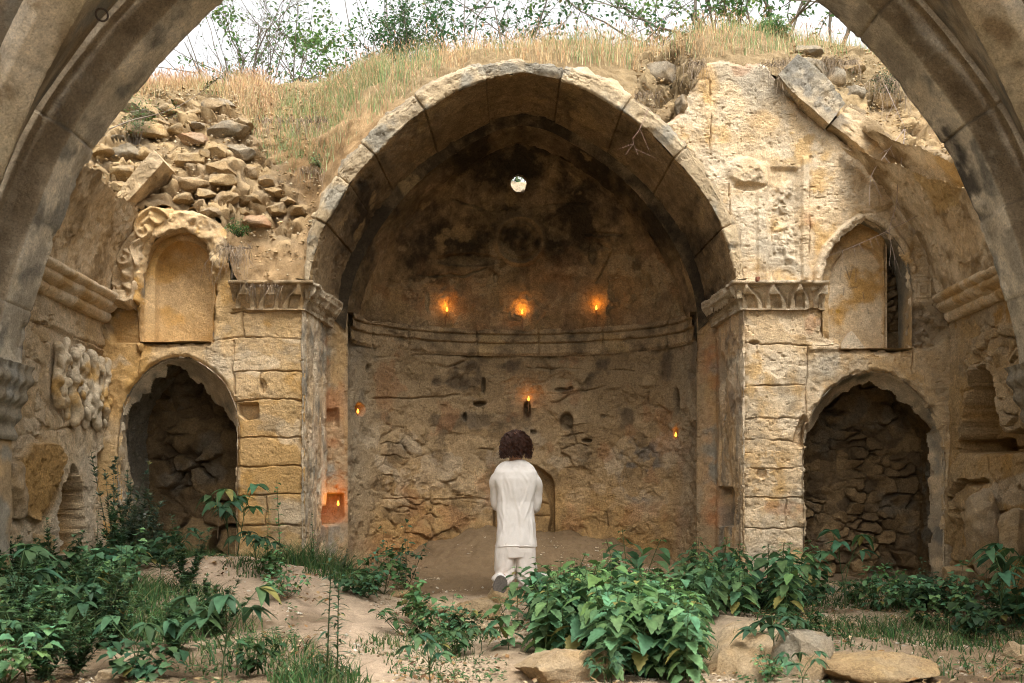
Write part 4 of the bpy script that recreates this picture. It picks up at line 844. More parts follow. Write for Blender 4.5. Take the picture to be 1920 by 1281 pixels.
# iron tie ring in the left web
def torus(c, R, r, nrm, n=28, m=8):
    nrm = Vector(nrm).normalized(); a = nrm.orthogonal().normalized(); b = nrm.cross(a); V, Fc = [], []
    for i in range(n):
        t = 2 * math.pi * i / n; dr = a * math.cos(t) + b * math.sin(t); cc = Vector(c) + dr * R
        for k in range(m): p = 2 * math.pi * k / m; V.append(cc + dr * (r * math.cos(p)) + nrm * (r * math.sin(p)))
    for i in range(n):
        for k in range(m): Fc.append((i * m + k, ((i + 1) % n) * m + k, ((i + 1) % n) * m + (k + 1) % m, i * m + (k + 1) % m))
    return V, Fc
M_IRON = plain_mat('rusty_iron', (0.05, 0.035, 0.025), 0.7, 0.4, 60, 0.4)
V, Fc = torus(PX(191, 28, 6.30), 0.034, 0.006, (0.3, -0.8, -0.5)); link('iron_ring', raw_mesh('iron_ring', V, Fc, None, M_IRON), va)
# the side walls run on past the near vault towards and behind the camera
for side, X0, par in ((-1, -3.72, sl_), (1, 3.99, sr_)):
    Y, Z = np.meshgrid(np.arange(-1.5, 6.62, 0.03), np.arange(0.0, 5.3, 0.03), indexing='ij'); P = np.stack([np.full_like(Y, X0), Y, Z], -1); d, f = rough(P, 801 + side, 0.012, 0.008, 0.012)
    h, cid, j = rubble(Y, Z, 0.4, 0.24, 805, P, 0.04); P[..., 0] -= side * (d + h); C = mix(stone_tone(P, CREAM, SAND, GREY, 807), mix(DUN, CREAM, cid), 0.4)
    grid('rear_face', P, C, M_ROUGH, par)
# ------------------------------------------------------------------ the bank behind and above the ruin
def nonuni(a, b, fine, far, growth=1.25):
    xs = list(np.arange(a, b + 1e-9, fine)); st = fine
    while xs[-1] < far: st = min(st * growth, 8); xs.append(xs[-1] + st)
    st = fine
    while xs[0] > -far: st = min(st * growth, 8); xs.insert(0, xs[0] - st)
    return np.array(xs)
FR = np.array([(60, 330), (150, 330), (200, 352), (250, 392), (330, 385), (400, 396), (424, 425), (436, 500), (450, 528), (566, 528), (580, 470), (592, 428), (612, 370), (650, 296), (700, 238), (766, 182), (836, 148), (902, 120), (985, 116), (1060, 120), (1122, 142), (1195, 188), (1240, 226), (1272, 250), (1290, 170), (1330, 118), (1400, 116), (1455, 130), (1500, 172), (1560, 212), (1640, 262), (1700, 300), (1760, 345), (1850, 400), (1950, 400)], float)
CR = np.array([(60, 172), (200, 165), (300, 155), (450, 150), (560, 150), (620, 156), (700, 158), (800, 146), (900, 134), (985, 130), (1060, 126), (1160, 114), (1260, 100), (1350, 88), (1450, 84), (1550, 84), (1650, 90), (1750, 100), (1950, 100)], float)
def hill_z(x, y):
    u = 960 + x / YF * F; f0 = CZ + (HY - np.interp(u, FR[:, 0], FR[:, 1])) / F * YF - 0.03
    yc = 10.55; u2 = 960 + x / yc * F; c0 = CZ + (HY - np.interp(u2, CR[:, 0], CR[:, 1])) / F * yc
    # depth from the wall face to the crest: shorter where the face is already high
    dep = np.clip((c0 - f0) * 0.62 + 0.25, 0.3, 1.15)
    t = np.clip((y - 9.53) / dep, 0, 1); prof = 1 - (1 - t) ** 1.5
    z = f0 + (c0 - f0) * prof
    back = ss(11.0, 11.62, y) * ss(2.2, 1.3, np.abs(x - CXA)); z = z - back * 1.75 * ss(16, 12.5, y)
    z = z + ss(12, 60, y) * 2.5
    side = ss(9.5, 9.2, y) * ss(3.6, 4.2, np.abs(x)); z = np.where(y < 9.53, 3.7 + 1.3 * ss(4.0, 5.2, np.abs(x)), z)
    return z
xs = nonuni(-4.6, 4.8, 0.022, 160); ys = np.r_[np.arange(9.53, 10.75, 0.0105), np.arange(10.76, 11.75, 0.03)]
st = 0.05
while ys[-1] < 420: ys = np.r_[ys, ys[-1] + st]; st = min(st * 1.18, 14)
yl = [9.50]; st = 0.1
while yl[0] > -60: yl.insert(0, yl[0] - st); st = min(st * 1.3, 8)
ys = np.r_[np.array(yl), ys]
X, Y = np.meshgrid(xs, ys, indexing='ij'); Z = hill_z(X, Y); P = np.stack([X, Y, Z], -1)
px, py = proj(P); near = ((Y > 9.52) & (Y < 12.5) & (np.abs(X) < 4.8)) * 1.0
rz = near * np.maximum(1 - ss(0, 40, sdpoly(px, py, [(120, 200), (300, 190), (440, 200), (500, 300), (560, 400), (540, 440), (430, 420), (120, 420)])), 1 - ss(0, 25, sdpoly(px, py, [(1190, 110), (1290, 100), (1290, 240), (1230, 220)])))
rz = np.maximum(rz, near * (1 - ss(0, 30, sdpoly(px, py, [(1480, 130), (1600, 110), (1700, 200), (1780, 320), (1600, 260)]))))
nn = normals(P); nn *= np.sign(nn[..., 2:3] + 1e-9)
h, cid, j = rubble(X, Z, 0.17, 0.085, 801, P, 0.15)
d = rz * (h + 0.05 * fbm(P, 5, 4, 803)) + near * (0.045 * fbm(P, 3.5, 5, 805) + 0.03 * fbm(P, 13, 5, 806, 0.65) + 0.008 * fbm(P, 50, 3, 808)) + (1 - near) * ss(9.5, 14, Y) * 0.3 * fbm(P, 0.3, 4, 807)
P = P + nn * d[..., None]
C = mix((0.38, 0.25, 0.125), (0.27, 0.165, 0.075), ss(-0.3, 0.5, fbm(P, 3, 4, 811))) * (1 + 0.2 * fbm(P, 14, 3, 812))[..., None]
C = mix(C, mix((0.25, 0.19, 0.12), SAND, cid), rz * (1 - j) * 0.85)
gr = ss(220, 170, py) * near; C = mix(C, (0.26, 0.19, 0.10), gr * 0.8); C = mix(C, (0.16, 0.18, 0.06), (1 - near) * 0.8)
k = ((Y > 9.515) | (np.abs(X) > 4.15)) & ~((np.hypot((px - 972) / 17, (py - 346) / 19) < 1.15) & (Y > 11.0) & (Y < 12.5))
mk = k[:-1, :-1] & k[1:, 1:] & k[1:, :-1] & k[:-1, 1:]
hill = tag(grid('hill', P, C, M_EARTH, mask=mk), kind='structure')
# height lookup on the bank for planting
def hz(x, y): return float(hill_z(np.array([x]), np.array([y]))[0])

# ------------------------------------------------------------------ courtyard ground
GA = [(200, 1050, 9.5), (330, 1045, 9.5), (500, 1060, 9.4), (600, 1075, 9.4), (980, 1002, 11.4), (900, 992, 11.4), (830, 1020, 11.25), (760, 1050, 11.0), (1130, 1014, 11.35), (1200, 1042, 11.1), (700, 1078, 10.6), (1060, 1003, 11.4), (1270, 1065, 10.5), (880, 1085, 9.6), (1080, 1080, 9.6), (850, 1112, 8.9), (1000, 1112, 8.6),
      (1300, 1090, 9.4), (1500, 1100, 9.4), (1700, 1092, 9.4), (400, 1047, 8.3), (300, 1062, 8.1), (470, 1056, 8.2), (560, 1084, 7.9), (640, 1130, 7.5), (700, 1165, 7.2), (620, 1180, 6.7), (500, 1130, 7.3), (380, 1110, 7.3), (250, 1110, 7.3), (100, 1110, 7.6), (0, 1120, 7.6),
      (800, 1140, 7.9), (880, 1165, 7.4), (830, 1200, 6.7), (750, 1215, 6.2), (650, 1230, 5.9), (500, 1210, 6.0), (300, 1210, 6.0), (100, 1200, 6.2), (900, 1240, 6.1), (860, 1275, 5.6), (700, 1275, 5.3), (500, 1275, 5.2), (300, 1275, 5.2), (50, 1275, 5.2),
      (1050, 1180, 7.2), (1250, 1180, 7.2), (1400, 1164, 7.1), (1480, 1166, 7.1), (1340, 1184, 6.8), (1370, 1235, 6.0), (1340, 1275, 5.5), (1450, 1180, 6.9), (1560, 1180, 7.0), (1650, 1155, 7.6), (1800, 1150, 7.7), (1900, 1150, 7.7), (1700, 1200, 6.5), (1850, 1210, 6.4), (1700, 1275, 5.4), (1900, 1275, 5.4), (1550, 1275, 5.4), (1100, 1260, 5.6)]
GAP = np.array([PX(*g) for g in GA])
def ground_z(x, y):
    x = np.asarray(x, float); y = np.asarray(y, float); num = 0; den = 1e-9
    for ax, ay, az in GAP:
        w = 1.0 / ((x - ax) ** 2 + (y - ay) ** 2 + 0.02) ** 2.0; num = num + w * az; den = den + w
    w0 = 0.004 + 0.02 * np.clip(4.6 - y, 0, 50) ** 2 + 0.3 * np.clip(np.abs(x) - 5, 0, 50) ** 2 + 0.3 * np.clip(y - 12.5, 0, 50)
    return (num + w0 * 0.05) / (den + w0)
def gz(x, y): return float(ground_z(np.array([x]), np.array([y]))[0])
xs = nonuni(-4.3, 4.5, 0.02, 160); yn = [4.6]; st = 0.03
ys = np.arange(4.4, 11.9, 0.022)
while ys[0] > -80: ys = np.r_[ys[0] - st, ys]; st = min(st * 1.25, 9)
st = 0.2
while ys[-1] < 300: ys = np.r_[ys, ys[-1] + st]; st = min(st * 1.4, 20)
X, Y = np.meshgrid(xs, ys, indexing='ij'); Z = ground_z(X, Y); P = np.stack([X, Y, Z], -1)
Z0 = Z + ss(8.4, 9.2, Y) * ss(2.0, 1.7, np.abs(X - CXA)) * (0.05 * fbm(P, 4.5, 6, 828, 0.65) + 0.03 * ss(10.2, 11.3, Y)) + 0.035 * fbm(P, 2.2, 4, 821) + 0.012 * fbm(P, 9, 4, 822) + 0.004 * fbm(P, 45, 2, 823)
px, py = proj(P)
f1, f2, cid = worley(X * 14, Y * 14, 825); peb = np.clip(0.5 - f1 * 1.9, 0, 1) * (cid > 0.86) * 0.03 * (Y < 8) * (fbm(P, 1.5, 3, 826) > 0.1); Z0 = Z0 + peb
P[..., 2] = Z0
C = mix((0.45, 0.34, 0.225), (0.34, 0.24, 0.145), ss(-0.2, 0.6, fbm(P, 1.6, 5, 831))) * (1 + 0.12 * fbm(P, 20, 3, 832))[..., None]
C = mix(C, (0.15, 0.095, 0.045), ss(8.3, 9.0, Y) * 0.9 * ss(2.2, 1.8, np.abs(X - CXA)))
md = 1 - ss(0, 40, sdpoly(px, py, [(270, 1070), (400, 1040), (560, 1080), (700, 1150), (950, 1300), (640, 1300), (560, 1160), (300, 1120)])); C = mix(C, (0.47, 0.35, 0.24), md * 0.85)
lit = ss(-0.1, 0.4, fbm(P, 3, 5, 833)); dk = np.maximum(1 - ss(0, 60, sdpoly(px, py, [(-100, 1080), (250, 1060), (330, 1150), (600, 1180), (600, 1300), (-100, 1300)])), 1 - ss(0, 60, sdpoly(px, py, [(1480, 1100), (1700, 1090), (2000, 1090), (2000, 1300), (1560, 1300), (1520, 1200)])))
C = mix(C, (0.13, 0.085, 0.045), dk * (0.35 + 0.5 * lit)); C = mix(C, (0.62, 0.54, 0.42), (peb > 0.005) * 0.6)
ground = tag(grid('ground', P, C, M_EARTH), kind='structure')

# ------------------------------------------------------------------ stones
def rock_mesh(name, size, seed, ca, cb, n=26, cuts=11, rnd=0.8, grey=0.3, mat=None):
    rs = random.Random(seed); u = np.linspace(0, math.pi, n); v = np.linspace(0, 2 * math.pi, 2 * n, endpoint=False)
    U, Vv = np.meshgrid(u, v, indexing='ij'); D = np.stack([np.sin(U) * np.cos(Vv), np.sin(U) * np.sin(Vv), np.cos(U)], -1)
    Pn = D / np.max(np.abs(D), axis=-1, keepdims=True) * (1 - rnd) + D * rnd
    for k in range(cuts):
        nrm = np.array([rs.gauss(0, 1), rs.gauss(0, 1), rs.gauss(0, 0.8)]); nrm /= np.linalg.norm(nrm); h = rs.uniform(0.6, 1.0)
        dd = Pn @ nrm; over = np.clip(dd - h, 0, None); Pn = Pn - over[..., None] * nrm
    P = Pn * np.array(size) / 2 + seed * 3.1
    out = D; d = 0.045 * min(size) * fbm(P, 1.6 / min(size) * 0.8, 4, seed) + 0.07 * min(size) * fbm(P, 7 / min(size) * 0.5, 4, seed + 1, 0.6)
    Q = Pn * np.array(size) / 2 + out * d[..., None]
    C = mix(ca, cb, ss(-0.4, 0.5, fbm(P, 6, 4, seed + 2))); C = mix(C, GREY, ss(0.0, 0.5, fbm(P, 9, 4, seed + 3) + 0.4 * D[..., 2]) * grey)
    idx = np.arange(n * 2 * n).reshape(n, 2 * n); idx = np.hstack([idx, idx[:, :1]])
    f = np.stack([idx[:-1, :-1], idx[1:, :-1], idx[1:, 1:], idx[:-1, 1:]], -1).reshape(-1, 4)
    return raw_mesh(name, Q.reshape(-1, 3), f, C.reshape(-1, 3), mat or M_ROCK)
def place(o, loc, rot=(0, 0, 0), sc=1.0):
    o.location = loc; o.rotation_euler = rot; o.scale = (sc, sc, sc) if np.isscalar(sc) else sc; return o
def hill_hit(u, v):
    for y in np.arange(9.53, 12.5, 0.01):
        x, _, z = PX(u, v, y)
        if hz(x, y) >= z: return x, y, z
    return PX(u, v, 9.7)
RS = random.Random(4)
ORD = ['first', 'second', 'third', 'fourth', 'fifth', 'sixth', 'seventh', 'eighth', 'ninth', 'tenth', 'eleventh', 'twelfth', 'thirteenth', 'fourteenth', 'fifteenth', 'sixteenth', 'seventeenth', 'eighteenth', 'nineteenth', 'twentieth']
def row_labels(items, nrows, fmt, rows):
    """items [(object, u, v)]: label each by its row (sorted by v) and its place from the left in that row"""
    items = sorted(items, key=lambda q: q[2]); n = len(items); per = math.ceil(n / nrows)
    for r in range(nrows):
        for k, (o, u, v) in enumerate(sorted(items[r * per:(r + 1) * per], key=lambda q: q[1])): o['label'] = fmt % (ORD[k] if k else 'leftmost', rows[r])
stones = [(268, 247, 66, 22, 6, 0), (330, 246, 24, 17, 10, 1), (357, 238, 15, 13, 30, 1), (377, 238, 19, 13, 0, 2), (365, 264, 40, 20, 12, 3), (430, 248, 50, 28, -8, 2), (240, 290, 46, 26, -12, 2), (193, 288, 30, 16, 5, 1), (276, 292, 22, 20, 20, 1),
          (408, 284, 30, 24, 0, 1), (455, 289, 34, 24, 6, 2), (236, 326, 36, 24, -18, 1), (270, 322, 20, 20, 0, 1), (352, 303, 42, 22, -24, 1), (384, 292, 20, 14, 0, 1), (418, 320, 36, 26, 12, 1), (467, 325, 26, 24, 0, 1), (360, 347, 46, 24, -4, 4), (416, 341, 36, 20, 5, 1),
          (226, 352, 22, 18, 30, 1), (252, 352, 18, 14, -20, 1), (425, 378, 40, 24, -16, 4), (442, 366, 16, 22, 30, 1), (467, 379, 36, 16, 0, 1), (516, 362, 26, 14, 12, 1), (520, 394, 24, 18, -15, 1), (480, 416, 42, 18, 3, 3), (398, 400, 28, 16, 0, 1),
          (412, 202, 40, 20, 5, 2), (318, 208, 30, 16, 0, 1), (270, 218, 34, 14, 8, 2), (240, 208, 30, 12, 0, 2), (372, 214, 36, 14, -5, 1), (455, 235, 26, 12, 10, 1), (300, 232, 26, 12, 12, 1), (340, 196, 20, 12, 0, 1), (215, 262, 26, 12, 0, 2), (560, 400, 20, 12, 0, 1),
          (500, 345, 20, 12, 8, 1), (390, 365, 24, 14, 0, 1), (345, 375, 22, 14, 0, 1), (455, 400, 20, 12, 0, 1), (540, 380, 18, 10, 0, 1), (440, 398, 14, 10, 0, 1)]
SP = {0: (DUN, SAND), 1: ((0.40, 0.29, 0.155), (0.33, 0.235, 0.13)), 2: ((0.27, 0.235, 0.18), DUN), 3: ((0.40, 0.24, 0.14), (0.36, 0.25, 0.16)), 4: ((0.46, 0.36, 0.24), (0.40, 0.29, 0.165))}
small = []
names = {0: 'long flat brown slab sticking out high in the rubble left of the arch', 5: 'large grey weathered stone at the top right of the left rubble heap', 17: 'pale flat-faced block in the middle of the left rubble heap', 4: 'reddish flat stone near the top of the left rubble heap',
         6: 'broad grey pitted stone at the left side of the rubble heap', 13: 'tilted wedge stone above the pale flat block in the rubble heap', 21: 'pale broken stone near the foot of the left rubble heap', 26: 'flat reddish-brown stone at the foot of the rubble beside green weeds'}
for i, (u, v, w_, h_, rot, pal) in enumerate(stones):
    x, y, z = hill_hit(u, v); s = y / F; dep = min(w_, h_ * 1.5) * s
    me = rock_mesh('rubble_stone', (w_ * s * 1.62, max(dep, 0.22), h_ * s * 1.28), 900 + i, *SP[pal], rnd=0.45, cuts=16, grey=0.55 if pal == 2 else 0.3)
    o = link('rubble_stone', me); place(o, (x, y - 0.02, z), (RS.uniform(-.15, .15), math.radians(rot * .6), RS.uniform(-.15, .15)))
    tag(o, names.get(i, 'rough tan stone bedded in the rubble heap left of the arch'), 'stone', None if i in names else 'small stones of the left rubble heap')
    if i in names: o['group'] = 'named stones of the left rubble heap'
    else: small.append((o, u, v))
row_labels(small, 4, 'rough tan stone of the left rubble heap, %s from left in its %s', ['top row', 'second row', 'third row', 'bottom row'])
st2 = [(1238, 137, 70, 42, 10, 2, 'big brown mossy stone under the grass right of the arch crown'), (1277, 200, 22, 40, 0, 2, 'dark upright stone wedged between the arch and the pale right wall'), (1520, 128, 60, 34, 8, 2, 'grey stone behind the tilted rib block'), (1560, 150, 44, 36, -10, 2, 'dark stone under drooping roots beside the tilted rib block'),
       (1600, 130, 40, 26, 0, 1, 'tan stone under the dry grass at the top of the right wall'), (1600, 178, 36, 24, 20, 2, 'small grey stone below the roots on the right wall top'), (1660, 190, 40, 30, 12, 1, 'tan stone half buried beside the long hanging roots'), (1512, 100, 54, 20, 4, 2, 'flat grey stone just under the grass edge on the right')]
for i, (u, v, w_, h_, rot, pal, lab) in enumerate(st2):
    x, y, z = hill_hit(u, v); s = y / F
    o = link('rubble_stone', rock_mesh('rubble_stone', (w_ * s * 1.15, 0.28, h_ * s * 1.15), 970 + i, *SP[pal], grey=0.5)); place(o, (x, y, z), (0.1, math.radians(rot), 0)); tag(o, lab, 'stone')
# rocks in the yard: (px, py of centre, Y, w, d, h in m, rot, palette, label)
yard = [(1062, 1258, 5.5, 0.56, 0.62, 0.27, 0.2, 4, 'broad flat-topped pale slab under the nettles at the bottom centre'),
        (1420, 1300, 6.15, 1.05, 1.9, 0.70, 0.15, 4, 'large smooth pale hump of rock right of the nettle clump'),
        (1490, 1248, 5.6, 0.34, 0.42, 0.34, 0.3, 2, 'tall dark mossy boulder in the yard at the lower right'),
        (1640, 1258, 5.5, 0.62, 0.55, 0.16, -0.2, 1, 'low wide sandy slab with twigs on it at the lower right'),
        (1905, 1235, 5.9, 0.16, 0.2, 0.18, 0.3, 4, 'pale stone at the far lower right corner'),
        (958, 1125, 8.12, 0.34, 0.34, 0.17, 0.1, 1, 'ochre block just under the kneeling person’s shoe'),
        (880, 1150, 7.55, 0.42, 0.40, 0.20, 0.4, 1, 'rough pitted ochre boulder left of the nettles'),
        (828, 1136, 7.7, 0.34, 0.30, 0.10, -0.2, 4, 'flat pale stone beside the pitted ochre boulder'),
        (790, 1136, 7.9, 0.26, 0.22, 0.09, 0.5, 4, 'small pale stone at the edge of the apse floor'),
        (870, 1178, 7.0, 0.5, 0.42, 0.12, 0.15, 4, 'rounded sandy rock in the path between the plants'),
        (760, 1219, 6.3, 0.10, 0.08, 0.05, 0, 4, 'small whitish stone on the path'), (800, 1232, 6.1, 0.08, 0.07, 0.04, 0.5, 4, 'smallest whitish stone on the path'),
        (215, 1276, 5.2, 0.18, 0.14, 0.09, 0.2, 4, 'pale corner of a stone at the bottom left'),
        (1850, 1000, 8.55, 0.30, 0.32, 0.62, 0.1, 4, 'tall pale plastered stone leaning on the right side wall'),
        (1906, 1010, 7.9, 0.20, 0.25, 0.40, 0.2, 4, 'pale block at the right edge beside the leaning stone'),
        (1800, 1092, 8.6, 0.36, 0.3, 0.22, 0.2, 1, 'ochre rubble block at the foot of the right side wall'),
        (1700, 1105, 9.0, 0.30, 0.22, 0.12, 0.0, 3, 'reddish stone in front of the right recess'), (1560, 1118, 8.9, 0.24, 0.2, 0.12, 0.3, 2, 'mossy stone at the left foot of the right recess'),
        (60, 1030, 8.2, 0.30, 0.5, 0.40, 0.0, 1, 'crumbling ochre block at the foot of the left side wall'), (10, 920, 7.7, 0.25, 0.4, 0.42, 0.1, 4, 'pale broken block at the far left side'),
        (745, 1118, 8.4, 0.2, 0.2, 0.08, 0.3, 1, 'flat ochre stone at the left edge of the apse floor')]
for i, (u, v, Yd, w_, d_, h_, rot, pal, lab) in enumerate(yard):
    x, y, z = PX(u, v, Yd); z0 = gz(x, y); 
    o = link('yard_rock', rock_mesh('yard_rock', (w_, d_, h_ * 1.15), 1000 + i, *SP[pal], n=34, cuts=12, rnd=0.9 if i == 1 else 0.55, grey=0.6 if pal == 2 else 0.25)); place(o, (x, y, z if i in (0, 1, 3, 13, 14, 19) else max(z, z0)), (RS.uniform(-.05, .05), RS.uniform(-.05, .05), rot)); tag(o, lab, 'rock')
# triangular stone standing in the right niche
def prism(name, poly, y0, y1, C, m, seed=0):
    n = len(poly); V = [(x, y0, z) for x, z in poly] + [(x, y1, z) for x, z in poly]; Fc = [tuple(range(n)), tuple(range(2 * n - 1, n - 1, -1))] + [(i, i + n, (i + 1) % n + n, (i + 1) % n) for i in range(n)]
    return raw_mesh(name, V, Fc, np.tile(C, (len(V), 1)), m, smooth=False)
tri = wpts([(1576, 654), (1598, 620), (1601, 622), (1625, 653)], YF); o = link('triangular_stone', prism('triangular_stone', tri, YF + 0.02, YF + 0.14, PALE, M_ROCK)); tag(o, 'small triangular stone standing on the sill of the right pointed niche', 'stone')
o = link('small_pebble', rock_mesh('small_pebble', (0.055, 0.05, 0.05), 77, (0.25, 0.10, 0.06), (0.2, 0.08, 0.05), n=14)); place(o, PX(1421, 524, 9.3)); tag(o, 'small reddish-brown pebble resting on top of the right capital', 'stone')
# rubble stone outside the little window, catching daylight
o = link('rubble_stone', rock_mesh('rubble_stone', (0.44, 0.3, 0.34), 1100, PALE, CREAM)); place(o, (0.07, 12.2, 4.66), (0, 0.1, 0)); tag(o, 'pale stone seen through the little round window', 'stone')

# crumbs of soil and grit on the bank and in the yard
def grit(name, P0, rr, cols, seed, mat):
    rs = np.random.RandomState(seed); n = len(P0); base = np.array([(1, 0, 0), (-1, 0, 0), (0, 1, 0), (0, -1, 0), (0, 0, 1), (0, 0, -1)], float); s = rs.uniform(rr[0], rr[1], n) * rs.uniform(.5, 1, n)
    V = P0[:, None, :] + base[None] * s[:, None, None] * rs.uniform(.5, 1.3, (n, 6, 1)) * np.array([1.3, 1, .8]) + rs.uniform(-.3, .3, (n, 6, 3)) * s[:, None, None]
    t = np.array([(0, 2, 4), (2, 1, 4), (1, 3, 4), (3, 0, 4), (2, 0, 5), (1, 2, 5), (3, 1, 5), (0, 3, 5)]); f = (np.arange(n)[:, None, None] * 6 + t[None]).reshape(-1, 3)
    C = np.repeat(np.array(cols)[rs.randint(0, len(cols), n)] * rs.uniform(.7, 1.25, (n, 1)), 6, 0); return tag(link(name, raw_mesh(name, V.reshape(-1, 3), f, C, mat, smooth=False)), kind='stuff')
rg = np.random.RandomState(3); n = 9000; x = rg.uniform(-3.9, 4.2, n); y = rg.uniform(9.55, 10.8, n); P0 = np.stack([x, y, hill_z(x, y)], -1); u, v = proj(P0)
k = ((u > 150) & (u < 600) & (v > 165)) | ((u > 1190) & (u < 1300)) | ((u > 1480) & (v > 90)); P0 = P0[k]; P0[:, 2] += 0.02; P0[:, 1] -= 0.02
grit('soil_crumbs', P0, (0.006, 0.022), [(0.50, 0.36, 0.19), (0.40, 0.27, 0.13), (0.33, 0.22, 0.11), (0.55, 0.44, 0.28)], 5, M_EARTH)
n = 26000; x = rg.uniform(-3.6, 3.9, n); y = rg.uniform(4.9, 11.2, n); P0 = np.stack([x, y, ground_z(x, y)], -1); k = (fbm(P0, 1.4, 3, 9) > -0.05) & ((y < 9.4) | (np.abs(x - CXA) < 1.6)); P0 = P0[k]; P0[:, 2] += 0.025 * fbm(P0, 2.2, 4, 821)
grit('yard_gravel', P0, (0.003, 0.016), [(0.5, 0.4, 0.28), (0.38, 0.29, 0.18), (0.6, 0.53, 0.42), (0.25, 0.18, 0.1)], 6, M_EARTH)
# ------------------------------------------------------------------ plants
def leaf_geo(L, W, serr=0, droop=0.35, fold=0.25, nseg=6, base=0.35, heart=0.0, seed=0):
    """leaf along +Y from the origin, drooping; returns V, F"""
    rs = random.Random(seed); V, Fc = [], []
    for i in range(nseg + 1):
        t = i / nseg; wv = W * 0.5 * (math.sin(math.pi * min(1, t ** (0.62 + base * 0.2))) ** 0.85 if 0 < t < 1 else 0.0)
        if t == 0: wv = W * 0.08
        y = L * t; z = -droop * L * t * t
        if serr and 0 < i < nseg: wv *= 1.0 + (serr if i % 2 else -serr)
        hy = -heart * L * 0.12 * math.exp(-(t / 0.12) ** 2) if i else 0
        V += [(-wv, y + hy - (0.03 * L if serr and i % 2 == 0 else 0), z + fold * wv), (0, y, z), (wv, y + hy - (0.03 * L if serr and i % 2 == 0 else 0), z + fold * wv)]
    for i in range(nseg):
        a = i * 3; Fc += [(a, a + 1, a + 4, a + 3), (a + 1, a + 2, a + 5, a + 4)]
    return np.array(V), Fc
def rotm(az, pitch, roll=0.0):
    return np.array((Matrix.Rotation(az, 3, 'Z') @ Matrix.Rotation(pitch, 3, 'X') @ Matrix.Rotation(roll, 3, 'Y')))
def tube_geo(pts, r0, r1, m=5):
    V, Fc = [], []; n = len(pts)
    for i, p in enumerate(pts):
        t = Vector(pts[min(i + 1, n - 1)]) - Vector(pts[max(i - 1, 0)]); t.normalize(); a = t.orthogonal().normalized(); b = t.cross(a); r = r0 + (r1 - r0) * i / (n - 1)
        for k in range(m): q = 2 * math.pi * k / m; V.append(tuple(Vector(p) + a * (r * math.cos(q)) + b * (r * math.sin(q))))
    for i in range(n - 1):
        for k in range(m): Fc.append((i * m + k, i * m + (k + 1) % m, (i + 1) * m + (k + 1) % m, (i + 1) * m + k))
    return V, Fc
def greenv(rs, base, var=0.35):
    k = 1 + rs.uniform(-var, var); h = rs.uniform(-0.18, 0.22)
    if rs.random() < 0.018: return (0.19, 0.17, 0.05)
    return (base[0] * k * (1 + h), base[1] * k, base[2] * k * (1 - h))
G_NET = (0.090, 0.180, 0.080); G_DARK = (0.045, 0.098, 0.046); G_MID = (0.085, 0.175, 0.06); G_PALE = (0.12, 0.18, 0.09); G_YEL = (0.11, 0.16, 0.035)
def plant_obj(kind, stems, leaves, extra=None):
    """template: Empty + stem mesh + leaves mesh, local coordinates"""
    r = bpy.data.objects.new(kind, None); COL.objects.link(r); r.empty_display_size = 0.1
    for nm, ps, mt in (('stem', stems, M_LEAF), ('leaves', leaves, M_LEAF)) + ((extra,) if extra else ()):
        if ps:
            V, Fc, C = merge(ps); o = link(nm, raw_mesh(nm, V, Fc, C, mt)); o.parent = r
    return r
def copy_tree(o):
    c = o.copy(); COL.objects.link(c)
    for ch in o.children: k = ch.copy(); COL.objects.link(k); k.parent = c
    return c
class Bank:
    """templates handed out first as themselves, then as copies"""
    def __init__(s, tpl): s.t = tpl; s.used = [False] * len(tpl)
    def take(s, i):
        i %= len(s.t)
        if not s.used[i]: s.used[i] = True; return s.t[i]
        return copy_tree(s.t[i])
def put(bank, i, loc, rz, sc, label, cat, group, tilt=(0, 0)):
    o = bank.take(i); o.location = loc; o.rotation_euler = (tilt[0], tilt[1], rz); o.scale = (sc, sc, sc); return tag(o, label, cat, group)
def nettle(seed, H=0.75, lean=0.12):
    rs = random.Random(seed); st, lv = [], []
    lx, ly = rs.uniform(-lean, lean), rs.uniform(-lean, lean); path = [(lx * t * t, ly * t * t, H * t) for t in np.linspace(0, 1, 9)]
    v, f = tube_geo(path, 0.0045, 0.002); st.append((v, f, (0.07, 0.10, 0.035)))
    n = int(H / 0.050); az = rs.uniform(0, 6.28)
    for i in range(n):
        t = 0.12 + 0.88 * (i + 0.5) / n; p = np.array([lx * t * t, ly * t * t, H * t]); size = (0.094 + 0.052 * math.sin(math.pi * min(1, t * 1.05))) * rs.uniform(0.8, 1.15); 
        if t > 0.88: size *= 0.55
        for k in (0, 1):
            a = az + i * 1.57 + k * math.pi + rs.uniform(-.3, .3); pet = size * 0.35; pit = rs.uniform(-0.1, 0.45) - (0.5 if t > 0.9 else 0)
            R = rotm(a, -pit * 0.5); tip = p + R @ np.array([0, pet, pet * 0.35]); v, f = tube_geo([tuple(p), tuple(tip)], 0.0014, 0.001, 4); st.append((v, f, (0.07, 0.11, 0.035)))
            V, Fc = leaf_geo(size, size * 0.66, 0.11, rs.uniform(0.25, 0.6), 0.22, 10, 0, 1.0, rs.random()); V = V @ rotm(a, -pit, rs.uniform(-.3, .3)).T + tip
            lv.append((V, Fc, greenv(rs, G_NET if t < 0.85 else G_MID)))
    return plant_obj('nettle_plant', st, lv)
